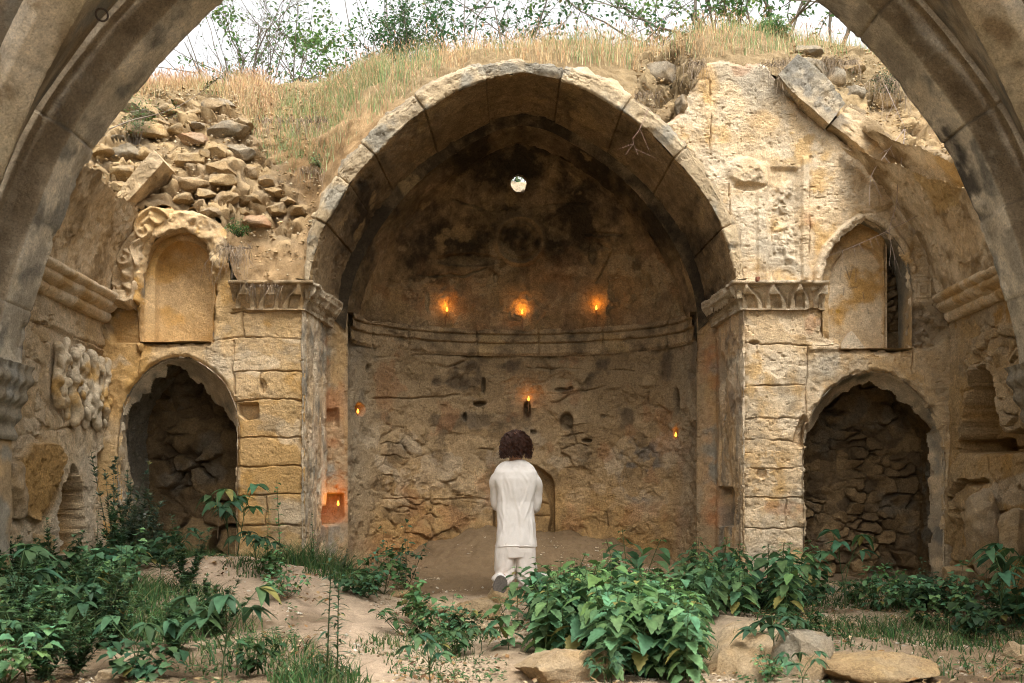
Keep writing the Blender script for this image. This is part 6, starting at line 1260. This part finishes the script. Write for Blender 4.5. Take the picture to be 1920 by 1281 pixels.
for i, pts in enumerate(([(65, 1090, 7.6), (64, 1035, 7.6)], [(80, 1095, 7.6), (77, 1030, 7.6)], [(70, 1220, 6.4), (90, 1160, 6.5), (112, 1110, 6.7)], [(520, 1105, 7.4), (550, 1060, 7.6)], [(1560, 1262, 5.45), (1660, 1240, 5.6), (1740, 1250, 5.6)], [(1690, 1225, 5.6), (1705, 1250, 5.4)], [(1850, 1275, 5.2), (1900, 1235, 5.5)])):
    long_twig('dry_twig', pts, .005, ('left of two short dry stalks by the left side wall', 'right of two short dry stalks by the left side wall', 'slanting dry stalk in the left thicket', 'dry stalk leaning on the sandy mound', 'long dry twig lying across the low sandy slab', 'short dry twig on the low sandy slab', 'dry twig on the ground at the right corner')[i], 'twig', (0.33, 0.2, 0.11), seed=20 + i, forks=1)

# ------------------------------------------------------------------ shrubs on the skyline
def shrub(name, u, v_base, Y, H, W, seed, lab, cat='shrub', nb=12, leafs=900, lsize=0.035, col=(0.10, 0.19, 0.05), bark=(0.16, 0.13, 0.10), lean=0.0, sub=3, br=0.010, zoff=0, group=None):
    rs = random.Random(seed); x0, _, zt = PX(u, v_base, Y); z0 = float(hill_z(np.array([x0]), np.array([Y]))[0]) - .05; H, W = max(.15, zt - z0), W; root = thing(name, lab, cat, (x0, Y, z0), group); ps, tips = [], []
    def grow(p, d, l, r, depth):
        pts = [p]; q = Vector(p); dd = Vector(d).normalized()
        for i in range(5):
            dd = (dd + Vector((rs.gauss(0, .14), rs.gauss(0, .14), rs.gauss(0.03, .10)))).normalized(); q = q + dd * (l / 5); pts.append(tuple(q))
            if depth > 0 and i >= 1 and rs.random() < 0.75: grow(tuple(q), dd + Vector((rs.gauss(0, .7), rs.gauss(0, .7), rs.gauss(.1, .45))), l * rs.uniform(.45, .7), r * .55, depth - 1)
            if depth <= 1 or i > 2: tips.append((tuple(q), tuple(dd)))
        ps.append((*tube_geo(pts, r, r * .5, 5 if depth > 1 else 3), bark))
    for b in range(nb):
        a = b * 6.283 / nb + rs.uniform(-.3, .3); sp = rs.uniform(0.1, 0.9) * W / H; grow((rs.uniform(-.05, .05), rs.uniform(-.05, .05), 0), (math.cos(a) * sp + lean, math.sin(a) * sp, 1), H * rs.uniform(.55, .95), br, sub)
    V, Fc, C = merge(ps); o = link('branches', raw_mesh('branches', V, Fc, C, M_BARK)); o.parent = root
    if leafs:
        lv = []
        for k in range(leafs):
            p, dd = tips[rs.randrange(len(tips))]; V, Fc = leaf_geo(lsize * rs.uniform(.6, 1.3), lsize * .6, 0, .3, .25, 3); lv.append((V @ rotm(rs.uniform(0, 6.28), rs.uniform(-.8, .8), rs.uniform(-.6, .6)).T + np.array(p) + np.array([rs.gauss(0, .025) for _ in range(3)]), Fc, greenv(rs, col, .35)))
        V, Fc, C = merge(lv); o = link('leaves', raw_mesh('leaves', V, Fc, C, M_LEAF)); o.parent = root
    return root
shrub('leafy_shrub', 925, -40, 12.6, 1.15, 0.55, 1, 'tallest leafy green shrub on the skyline above the arch crown', nb=9, leafs=3200, lsize=.06, br=.014, col=(0.05, 0.115, 0.045), zoff=-0.1)
shrub('leafy_shrub', 1030, 5, 12.9, 0.95, 0.55, 2, 'leafy green shrub just right of the tallest one', nb=7, leafs=1500, lsize=.055, col=(0.05, 0.115, 0.045), zoff=0)
shrub('leafy_shrub', 735, 50, 10.9, 0.62, 0.6, 3, 'small dark spiky-leaved bush in the grass left of the arch crown', nb=12, leafs=2600, lsize=.035, col=(0.05, 0.11, 0.04))
shrub('leafy_shrub', 545, 10, 15.0, 1.25, 0.7, 4, 'young leafy tree behind the dry grass at the upper left', nb=7, leafs=1900, lsize=.065, br=.016, col=(0.09, 0.16, 0.05), zoff=0.0)
shrub('bare_shrub', 450, 30, 14.0, 1.05, 1.0, 5, 'bare twiggy bush against the white sky at the upper left', nb=16, leafs=200, lsize=.04, sub=3, br=.012)
shrub('leafy_shrub', 655, 58, 17.0, 0.8, 0.5, 6, 'hazy green bush between the young tree and the spiky bush', nb=8, leafs=1700, lsize=.065, br=.014, col=(0.08, 0.13, 0.06))
shrub('leafy_shrub', 775, 18, 20.0, 1.35, 0.6, 7, 'far grey-green bush on the skyline left of the tallest shrub', nb=9, leafs=2400, lsize=.06, br=.018, col=(0.08, 0.12, 0.06))
shrub('bare_shrub', 1200, -20, 13.6, 1.1, 0.6, 8, 'thin bare stems rising from the grass right of the arch crown', nb=7, leafs=60, sub=2, br=.007)
shrub('leafy_tree', 1290, -60, 16.0, 1.6, 1.6, 9, 'leafy tree top at the upper edge right of centre', 'tree', nb=6, leafs=1900, lsize=.07, br=.02, col=(0.10, 0.18, 0.05), zoff=0.2)
shrub('leafy_tree', 1465, -60, 14.5, 1.6, 2.2, 10, 'spreading tree with a brown trunk behind the dry grass at the upper right', 'tree', nb=5, leafs=2400, lsize=.07, col=(0.09, 0.17, 0.05), zoff=0.1, br=.045)
shrub('green_bush', 1440, 42, 10.2, 0.34, 0.45, 11, 'round green bush on the edge of the right wall', 'bush', nb=26, leafs=2600, lsize=.022, col=(0.10, 0.17, 0.06), br=.003, sub=2)
shrub('green_bush', 1300, 62, 10.3, 0.26, 0.35, 12, 'small green bush on the bank left of the round one', 'bush', nb=18, leafs=1200, lsize=.02, col=(0.10, 0.17, 0.06), br=.003, sub=2)
shrub('green_bush', 1660, 132, 9.9, 0.16, 0.3, 14, 'small blue-green weed among the roots at the upper right', 'bush', nb=14, leafs=600, lsize=.02, col=(0.08, 0.12, 0.06), br=.002, sub=2)
shrub('green_bush', 255, 205, 9.9, 0.14, 0.35, 15, 'small green sprigs on the top left rubble', 'bush', nb=14, leafs=500, lsize=.02, col=(0.10, 0.17, 0.06), br=.002, sub=2)
o = bushy(2452, 0.12, 0.14, 160, 0.03, 0.015, (0.12, 0.19, 0.08), 'green_weed', 12, 0); o.location = (0.05, 12.25, 4.80); tag(o, 'green sprig glimpsed through the little round window', 'weed')
x_, y_, z_ = PX(448, 436, 9.48); o = bushy(2450, 0.16, 0.12, 220, 0.03, 0.015, (0.08, 0.16, 0.05), 'green_weed', 14, 0); o.location = (x_, y_, z_ - .04); tag(o, 'small green weed above the hanging brown roots', 'weed')
x_, y_, z_ = PX(600, 300, 9.9); o = bushy(2451, 0.14, 0.14, 160, 0.03, 0.015, (0.14, 0.19, 0.09), 'green_weed', 12, 0); o.location = (x_, y_, hz(x_, y_)); tag(o, 'grey-green weed on the slope beside the arch’s left haunch', 'weed')

for B_ in (BN, BP, BF, BT, BB):
    for t_, u_ in zip(B_.t, B_.used):
        if not u_:
            for c_ in list(t_.children): bpy.data.objects.remove(c_)
            bpy.data.objects.remove(t_)
# ------------------------------------------------------------------ candles
M_FL, t_, b_, o_ = new_mat('candle_flame'); b_.inputs['Base Color'].default_value = (.4, .2, .05, 1); b_.inputs['Emission Color'].default_value = (1.0, 0.30, 0.022, 1); b_.inputs['Emission Strength'].default_value = 2.2
M_TAPER = plain_mat('beeswax_taper', (0.16, 0.075, 0.025), 0.5, 0.2, 60, 0.4)
def surfY(P, u, v):
    px, py = proj(P); i = np.argmin((px - u) ** 2 + (py - v) ** 2); return float(P.reshape(-1, 3)[i, 1])
def candle(u, v, Y, H, lab, power, lean=0.0, group='small burning candles in the apse', wall=0.05):
    if not isinstance(Y, float): Y = surfY(Y, u, v) - wall
    x, y, z = PX(u, v, Y); t = thing('burning_candle', lab, 'candle', (x, y, z - H), group)
    V, Fc = tube_geo([(-lean, 0, 0), (-lean * .5, 0, H * .5), (0, 0, H * 0.93)], 0.0045, 0.004, 7); o = link('wax_taper', raw_mesh('wax_taper', V, Fc, None, M_TAPER)); o.parent = t
    V, Fc = tube_geo([(0, 0, H * .92), (0.001, 0, H * .97)], 0.001, 0.001, 5); o = link('wick', raw_mesh('wick', V, Fc, None, M_IRON)); o.parent = t
    pr = [(0, 0.001), (.18, .009), (.38, .0135), (.62, .0105), (.95, .0055), (1.25, .0005)]; n = 10; V = [(r * math.cos(2 * math.pi * k / n), r * math.sin(2 * math.pi * k / n), H * .95 + a * .042) for a, r in pr for k in range(n)]
    Fc = [(i * n + k, i * n + (k + 1) % n, (i + 1) * n + (k + 1) % n, (i + 1) * n + k) for i in range(5) for k in range(n)]; o = link('flame', raw_mesh('flame', V, Fc, None, M_FL)); o.parent = t; o.visible_shadow = True
    l = bpy.data.lights.new('candle_light', 'POINT'); l.energy = power; l.color = (1.0, 0.34, 0.035); l.shadow_soft_size = 0.012; lo = bpy.data.objects.new('candle_light', l); COL.objects.link(lo); lo.parent = t; lo.location = (0, -0.004, H + 0.062)
candle(838, 583, DOMEP, 0.17, 'burning candle, left of the three on the moulded band', 0.3, 0.02)
candle(979, 588, DOMEP, 0.17, 'burning candle, middle of the three on the moulded band', 0.3)
candle(1118, 580, DOMEP, 0.16, 'burning candle, right of the three on the moulded band', 0.3, -0.004)
candle(991, 751, WALLP, 0.12, 'burning candle in a dark slot straight above the person’s head', 0.15)
candle(671, 774, WALLP, 0.15, 'tiny burning candle in a hole on the apse’s left wall', 0.05)
candle(1267, 818, WALLP, 0.16, 'tiny burning candle low on the apse’s right wall', 0.025)
candle(634, 948, 10.28, 0.06, 'burning candle glowing orange inside the square hollow of the left pier', 0.55)

# ------------------------------------------------------------------ kneeling person, seen from behind
YP = 8.40; PXP = lambda u: (u - 960) / F * YP
pc = PXP(967)
M_SKIN = plain_mat('skin', (0.42, 0.22, 0.13), 0.55, 0.08, 20, 0.35)
M_SHIRT = plain_mat('white_cotton_shirt', (0.74, 0.69, 0.63), 0.9, 0.03, 90, 0.1, 0.15)
M_PANTS = plain_mat('cream_cotton_trousers', (0.69, 0.63, 0.56), 0.9, 0.04, 90, 0.1, 0.15)
M_HAIR = plain_mat('auburn_hair', (0.050, 0.015, 0.005), 0.45, 0.5, 60, 0.4)
M_SOLE = plain_mat('worn_shoe_sole', (0.10, 0.085, 0.07), 0.85, 0.35, 90, 0.2, 0.6)
M_SHOE = plain_mat('white_canvas_shoe', (0.6, 0.57, 0.53), 0.8, 0.1, 60, 0.2)
def remesh(name, solids, vox, mat, smooth_it=6, post=None):
    """union of closed solids -> one continuous skin"""
    V, Fc, _ = merge([(v, f, (0, 0, 0)) for v, f in solids]); me = raw_mesh(name, V, Fc); ob = bpy.data.objects.new(name, me); COL.objects.link(ob)
    m = ob.modifiers.new('r', 'REMESH'); m.mode = 'VOXEL'; m.voxel_size = vox; s = ob.modifiers.new('s', 'SMOOTH'); s.factor = 0.5; s.iterations = smooth_it
    dg = bpy.context.evaluated_depsgraph_get(); dg.update(); nm = bpy.data.meshes.new_from_object(ob.evaluated_get(dg)); bpy.data.objects.remove(ob); bpy.data.meshes.remove(me)
    nm.name = name; n = len(nm.vertices); co = np.empty(n * 3); nm.vertices.foreach_get('co', co); no = np.empty(n * 3); nm.vertices.foreach_get('normal', no); co = co.reshape(-1, 3); no = no.reshape(-1, 3)
    if post is not None: co = post(co, no); nm.vertices.foreach_set('co', co.ravel())
    nm.materials.clear(); nm.materials.append(mat); nm.polygons.foreach_set('use_smooth', np.full(len(nm.polygons), True)); nm.update(); return nm
def loft_solid(rings, n=28, pw=2.3):
    """rings: (cx, cy, cz, rx, ry[, tilt]) closed superellipse loft, capped"""
    V, Fc = [], []
    for r in rings:
        cx, cy, cz, rx, ry = r[:5]; tl = r[5] if len(r) > 5 else 0
        for k in range(n):
            a = 2 * math.pi * k / n; c, s = math.cos(a), math.sin(a); X = rx * math.copysign(abs(c) ** (2 / pw), c); Yv = ry * math.copysign(abs(s) ** (2 / pw), s); V.append((cx + X, cy + Yv * math.cos(tl), cz + Yv * math.sin(tl)))
    m = len(rings)
    for i in range(m - 1):
        for k in range(n): Fc.append((i * n + k, i * n + (k + 1) % n, (i + 1) * n + (k + 1) % n, (i + 1) * n + k))
    Fc.append(tuple(range(n - 1, -1, -1))); Fc.append(tuple((m - 1) * n + k for k in range(n))); return V, Fc
def limb(pts, rads, n=16, flat=1.0):
    """closed tapering tube along points, end-rounded"""
    C = catmull(pts, 0.015); rr = np.interp(np.linspace(0, 1, len(C)), np.linspace(0, 1, len(rads)), rads); V, Fc = [], []; m = len(C); T = np.gradient(C, axis=0); a = None
    for i in range(m):
        t = Vector(T[i]).normalized()
        a = (t.orthogonal() if a is None else (a - t * a.dot(t))).normalized(); b = t.cross(a); e = min(1.0, math.sqrt(max(0.02, min(i, m - 1 - i) / 2.0)) )
        for k in range(n): q = 2 * math.pi * k / n; V.append(tuple(Vector(C[i]) + (a * math.cos(q) + b * math.sin(q) * flat) * float(rr[i] * e)))
    for i in range(m - 1):
        for k in range(n): Fc.append((i * n + k, i * n + (k + 1) % n, (i + 1) * n + (k + 1) % n, (i + 1) * n + k))
    Fc.append(tuple(range(n - 1, -1, -1))); Fc.append(tuple((m - 1) * n + k for k in range(n))); return V, Fc
# joints (metres, y grows away from the camera): knees rest ahead, shins lie back towards the camera
zg = 0.375
def Zp(v): return CZ - (v - HY) / F * YP
hipL, hipR = (pc - 0.085, YP + 0.05, 0.86), (pc + 0.085, YP + 0.05, 0.86)
knL, knR = (pc - 0.115, YP + 0.14, zg + 0.06), (pc + 0.115, YP + 0.14, zg + 0.06)
anL, anR = (PXP(939), YP - 0.26, zg + 0.10), (PXP(1012), YP - 0.24, zg + 0.11)
shL, shR = (PXP(929) + 0.01, YP, 1.335), (PXP(1005) - 0.01, YP, 1.325)
elL, elR = (PXP(931), YP + 0.11, 1.06), (PXP(1004), YP + 0.09, 1.04)
wrL, wrR = (pc - 0.06, YP + 0.26, 1.05), (pc + 0.06, YP + 0.26, 1.04)
person = thing('person', 'person with curly auburn hair in white shirt and cream trousers, kneeling with back turned', 'person', (pc, YP, zg))
zn = 1.40
body = [loft_solid([(pc, YP + .02, .80, .13, .095), (pc, YP + .02, .95, .125, .09), (pc, YP + .01, 1.08, .115, .085), (pc, YP, 1.22, .135, .085), (pc, YP, 1.31, .135, .065), (pc, YP + .015, 1.365, .075, .045)]),
        limb([(pc, YP + .02, 1.33), (pc, YP + .03, 1.42), (pc, YP + .045, 1.50)], [.058, .052, .052]),
        loft_solid([(pc, YP + .06, 1.44, .045, .05), (pc, YP + .06, 1.47, .062, .075), (pc, YP + .05, 1.53, .074, .092), (pc, YP + .045, 1.58, .077, .098), (pc, YP + .045, 1.62, .068, .088), (pc, YP + .045, 1.645, .04, .05)], 24, 2.1),
        limb([(pc, YP + .15, 1.545), (pc, YP + .168, 1.522), (pc, YP + .155, 1.505)], [.010, .014, .012]), limb([(pc - .025, YP + .135, 1.485), (pc, YP + .148, 1.484), (pc + .025, YP + .135, 1.485)], [.008, .010, .008]),
        limb([(pc - .076, YP + .045, 1.515), (pc - .084, YP + .035, 1.54), (pc - .078, YP + .04, 1.565)], [.010, .013, .010]), limb([(pc + .076, YP + .045, 1.515), (pc + .084, YP + .035, 1.54), (pc + .078, YP + .04, 1.565)], [.010, .013, .010])]
for sh, el, wr_p, s in ((shL, elL, wrL, -1), (shR, elR, wrR, 1)):
    body.append(limb([(sh[0] - s * .035, sh[1] + .01, sh[2] - .055), tuple((np.array(sh) + el) / 2), el, tuple((np.array(el) + wr_p) / 2), wr_p], [.040, .038, .033, .031, .025]))
    palm = np.array(wr_p) + np.array([-s * .03, .045, .03]); body.append(limb([wr_p, tuple(palm), tuple(palm + np.array([-s * .008, .03, .03]))], [.025, .032, .026], flat=0.6))
    for k in range(4):
        b0 = palm + np.array([-s * .005, .02 + .0, .045 - .020 * k]); ln = (.062, .072, .068, .052)[k]; body.append(limb([tuple(b0), tuple(b0 + np.array([-s * ln * .45, ln * .35, .006])), tuple(b0 + np.array([-s * ln * .95, ln * .15, .002])), tuple(b0 + np.array([-s * ln * 1.15, -ln * .15, -.004]))], [.0095, .009, .0085, .007], 10))
    body.append(limb([tuple(palm + np.array([0, -.01, .03])), tuple(palm + np.array([-s * .01, .0, .06])), tuple(palm + np.array([-s * .03, .01, .075]))], [.012, .011, .008], 10))
for hp, kn, an in ((hipL, knL, anL), (hipR, knR, anR)):
    body.append(limb([hp, tuple((np.array(hp) + kn) / 2), kn], [.064, .060, .050])); body.append(limb([kn, tuple((np.array(kn) + an) / 2 + np.array([0, 0, .01])), an], [.055, .052, .034])); body.append(limb([an, (an[0], an[1] - .045, an[2] + .0), (an[0], an[1] - .05, an[2] - .07)], [.036, .036, .034]))
link('body', remesh('body', body, 0.0058, M_SKIN, 4), person)
ey = []
for s in (-1, 1):
    V, Fc = limb([(pc + s * .032 - .008, YP + .128, 1.548), (pc + s * .032, YP + .134, 1.548), (pc + s * .032 + .008, YP + .128, 1.548)], [.008, .011, .008], 10); link('eye', raw_mesh('eye', V, Fc, None, plain_mat('eye_white', (0.6, 0.6, 0.58), 0.3)), person)
# shirt: torso, shoulders, sleeves; hangs straight to the hem
def folds(seed, a1, a2, kx=1.0):
    def post(co, no):
        P = co; w = 1.0; n1 = fbm(P, 7, 3, seed, st=(1.3, 1, .45)); r1 = 1 - np.abs(n1) * 2.2; d = a1 * np.clip(r1, -0.3, 1) + a2 * fbm(P, 22, 3, seed + 2, st=(1, 1, .6)); return co + no * d[:, None]
    return post
hem = Zp(1025)
tors = loft_solid([(pc + .002, YP + .005, hem, .163, .115), (pc, YP + .005, hem + .05, .158, .115), (pc, YP + .01, .95, .148, .112), (pc - .004, YP + .01, 1.08, .143, .105), (pc, YP, 1.18, .152, .107), (pc, YP - .003, 1.26, .170, .106), (pc, YP - .002, 1.315, .172, .090), (pc, YP + .003, 1.35, .150, .070), (pc, YP + .014, 1.385, .110, .062), (pc, YP + .02, 1.408, .068, .060)], 36, 2.35)
sleeves = []
for sh, el, wr_p, s in ((shL, elL, wrL, -1), (shR, elR, wrR, 1)):
    sleeves.append(limb([(sh[0] - s * .03, sh[1], sh[2] - .035), (sh[0] + s * .0, sh[1] + .0, sh[2] - .07), tuple((np.array(sh) + el) / 2 + np.array([s * .008, -.005, 0])), el, tuple((np.array(el) + wr_p) / 2), tuple(np.array(wr_p) * .95 + np.array(el) * .05)], [.045, .048, .043, .041, .040, .036], 18))
def shirt_post(co, no):
    co = folds(41, .0085, .0035)(co, no); u = co[:, 0] - pc; z = co[:, 2]; d = np.zeros(len(co)); back = (no[:, 1] < 0)
    for x0, z0, x1, z1, a in ((-.12, 1.24, -.10, .95, .010), (-.09, 1.30, -.04, 1.12, .006), (.10, 1.22, .03, 1.0, .010), (.13, 1.15, .06, .92, .009), (.04, 1.32, .11, 1.20, .006), (-.02, 1.18, .05, .86, .006), (-.13, 1.02, -.09, .80, .008), (.12, .98, .13, .76, .008), (0, .95, -.05, .76, .005)):
        q = polyd(u, z, [(x0, z0), ((x0 + x1) / 2 + .008, (z0 + z1) / 2), (x1, z1)]); tt2 = np.clip((z - min(z0, z1)) / abs(z0 - z1), 0, 1); d += (.55 * a * np.exp(-(q / .008) ** 2) - a * .35 * np.exp(-((q - .018) / .010) ** 2)) * np.sin(np.pi * tt2)
    co = co + no * (d * back)[:, None]; k = z < hem + .03; return co
sm = remesh('shirt', [tors] + sleeves, 0.0068, M_SHIRT, 3, shirt_post); shirt = link('shirt', sm, person)
V, Fc = torus((pc, YP + .015, 1.398), .060, .005, (0, -.25, 1), 36, 6); link('collar', raw_mesh('collar', V, Fc, None, M_SHIRT), person)
hv = []; nh = 64
for k in range(nh):
    a = 2 * math.pi * k / nh; c, s_ = math.cos(a), math.sin(a); hv.append((pc + .002 + .1655 * math.copysign(abs(c) ** .85, c), YP + .005 + .1175 * math.copysign(abs(s_) ** .85, s_), hem + .006 + .004 * math.sin(3 * a)))
hv.append(hv[0]); V, Fc = tube_geo(hv, .0045, .0045, 6); link('hem', raw_mesh('hem', V, Fc, None, M_SHIRT), person)
# trousers
tr = [loft_solid([(pc, YP + .01, .64, .150, .105), (pc, YP + .01, .72, .160, .112), (pc, YP + .01, .80, .152, .108), (pc, YP + .01, .88, .14, .1)], 32, 2.4)]
for s, kn, an in ((-1, knL, anL), (1, knR, anR)):
    x0 = pc + s * .086; tr.append(loft_solid([(x0 + s * .006, YP + .06, zg + .03, .074, .10), (x0 + s * .004, YP + .05, zg + .10, .080, .11), (x0, YP + .03, zg + .2, .084, .11), (x0 - s * .004, YP + .015, zg + .30, .082, .108), (x0 - s * .006, YP + .01, zg + .38, .078, .1)], 24, 2.3))
    tr.append(limb([(kn[0], kn[1] + .02, zg + .065), (kn[0] + s * .005, kn[1] - .12, zg + .075), (an[0], an[1] + .12, zg + .08), (an[0], an[1] + .0, an[2] + .005)], [.066, .064, .058, .054], 20))
def tpost(co, no):
    co = folds(61, .008, .003)(co, no); z = co[:, 2]; u = co[:, 0] - pc; d = 0.006 * np.sin(z * 95 + 9 * np.abs(u) * 8) * ss(zg + .22, zg + .1, z) * (no[:, 1] < 0.2); return co + no * d[:, None]
link('trousers', remesh('trousers', tr, 0.0072, M_PANTS, 3, tpost), person)
# shoes: soles towards the camera, toes on the ground
for s, an in ((-1, anL), (1, anR)):
    cx, cy, cz = an[0], an[1] - .055, an[2] - .015
    up = loft_solid([(cx, cy - .020, cz - .085, .030, .020), (cx, cy - .012, cz - .06, .040, .030), (cx, cy - .004, cz - .01, .040, .042), (cx, cy, cz + .04, .036, .046), (cx, cy + .01, cz + .065, .024, .03)], 20, 2.2); sh_ = link('shoe', remesh('shoe', [up], .006, M_SHOE, 2), person)
    V, Fc = [], []; n = 28
    for yy, k2 in ((0.0, 1.0), (-.012, 1.0), (-.014, .93)):
        for k in range(n):
            a = 2 * math.pi * k / n; w_ = .055 * (1 - .08 * math.cos(a) * 1) * (1 + .10 * math.sin(2 * a)); V.append((cx + w_ * k2 * math.sin(a), cy - .052 + yy, cz - .015 + .072 * k2 * math.cos(a)))
    for i in range(2):
        for k in range(n): Fc.append((i * n + k, i * n + (k + 1) % n, (i + 1) * n + (k + 1) % n, (i + 1) * n + k))
    Fc.append(tuple(2 * n + k for k in range(n))); Fc.append(tuple(range(n - 1, -1, -1)))
    so_ = link('sole', raw_mesh('sole', V, Fc, None, M_SOLE, smooth=False)); so_.parent = sh_; so_.matrix_parent_inverse = Matrix.Identity(4)
    so_.location = Vector((0, 0, 0))
# hair: cap plus curls
rs = random.Random(9); ps = []
hc = np.array([pc + .002, YP + .035, 1.563])
cap = loft_solid([(pc, YP + .02, 1.45, .062, .05), (pc, YP + .02, 1.49, .082, .07), (pc, YP + .03, 1.54, .092, .095), (pc, YP + .035, 1.58, .084, .098), (pc, YP + .04, 1.615, .062, .076), (pc, YP + .045, 1.632, .03, .04)], 26, 2.0)
ps.append((*cap, (0, 0, 0)))
for i in range(850):
    a = rs.uniform(0, 6.28); el = rs.uniform(-.55, 1.5) if i % 4 else rs.uniform(.7, 1.57)
    if math.sin(a) > 0.55 and el < 0.75: continue
    d = np.array([math.cos(a) * math.cos(el), math.sin(a) * math.cos(el), math.sin(el)]); p0 = hc + d * np.array([.104, .105, .090]) * rs.uniform(.92, 1.04); L = rs.uniform(.06, .14) * (1.15 if el < .5 else .9); cr = rs.uniform(.009, .017); ph = rs.uniform(0, 6); tw = rs.uniform(5, 8)
    pts = []
    for t in np.linspace(0, 1, 14):
        q = p0 + d * (.018 * math.sin(t * 2.4)) * np.array([1, 1, .3]) + np.array([0, 0, -L * t * (1.05 if el < 1 else .75)]) + d * np.array([1, 1, 0]) * L * .35 * t * (1 if el > .5 else .12)
        pts.append(tuple(q + np.array([math.cos(ph + tw * t * 2.2), math.sin(ph + tw * t * 2.2), 0.35 * math.sin(ph + tw * 2.2 * t)]) * cr))
    pts = [p for p in pts if p[2] > 1.425]
    if len(pts) > 3: ps.append((*tube_geo(pts, rs.uniform(.004, .0065), .0025, 4), (0, 0, 0)))
V, Fc, _ = merge(ps); link('hair', raw_mesh('hair', V, Fc, None, M_HAIR), person)

# ------------------------------------------------------------------ worn carved figures on the left side wall
rr_ = random.Random(21); sol = []
def wl_pt(u, v, off): Yw = 3.66 * F / (960 - u); return (-3.68 + off, Yw, CZ - (v - HY) / F * Yw)
for i, (u0, v0, v1, r0) in enumerate(((108, 640, 768, .050), (122, 632, 790, .040), (136, 650, 800, .055), (150, 645, 760, .045), (160, 660, 806, .050), (174, 655, 790, .055), (186, 668, 812, .045), (198, 670, 800, .050))):
    n_ = 7; pts = [wl_pt(u0 + rr_.uniform(-3, 3) + (4 * math.sin(k * 1.1 + i)), v0 + (v1 - v0) * k / (n_ - 1), .02) for k in range(n_)]
    sol.append(limb(pts, [r0 * .8] + [r0 * rr_.uniform(.65, 1.25) for _ in range(n_ - 2)] + [r0 * .5], 12))
    for q in range(3): hv_ = v0 + (v1 - v0) * rr_.uniform(.1, .9); p = wl_pt(u0 + rr_.uniform(-5, 5), hv_, .055); sol.append(limb([(p[0], p[1] - .03, p[2] + .05), p, (p[0], p[1] + .03, p[2] - .06)], [.02, .040 * rr_.uniform(.7, 1.2), .02], 10))
def rpost(co, no): return co + no * (0.010 * fbm(co, 14, 4, 3) - 0.012 * ss(0.2, 0.5, fbm(co, 9, 3, 5)))[:, None]
rm = remesh('carved_relief', sol, 0.011, M_WALL, 2, rpost); n_ = len(rm.vertices); co = np.empty(n_ * 3); rm.vertices.foreach_get('co', co); a_ = rm.color_attributes.new('Col', 'FLOAT_COLOR', 'POINT')
a_.data.foreach_set('color', np.c_[stone_tone(co.reshape(-1, 3), (0.52, 0.40, 0.25), (0.56, 0.46, 0.32), OCHRE, 5), np.ones(n_)].ravel()); link('carved_relief', rm, sl_)
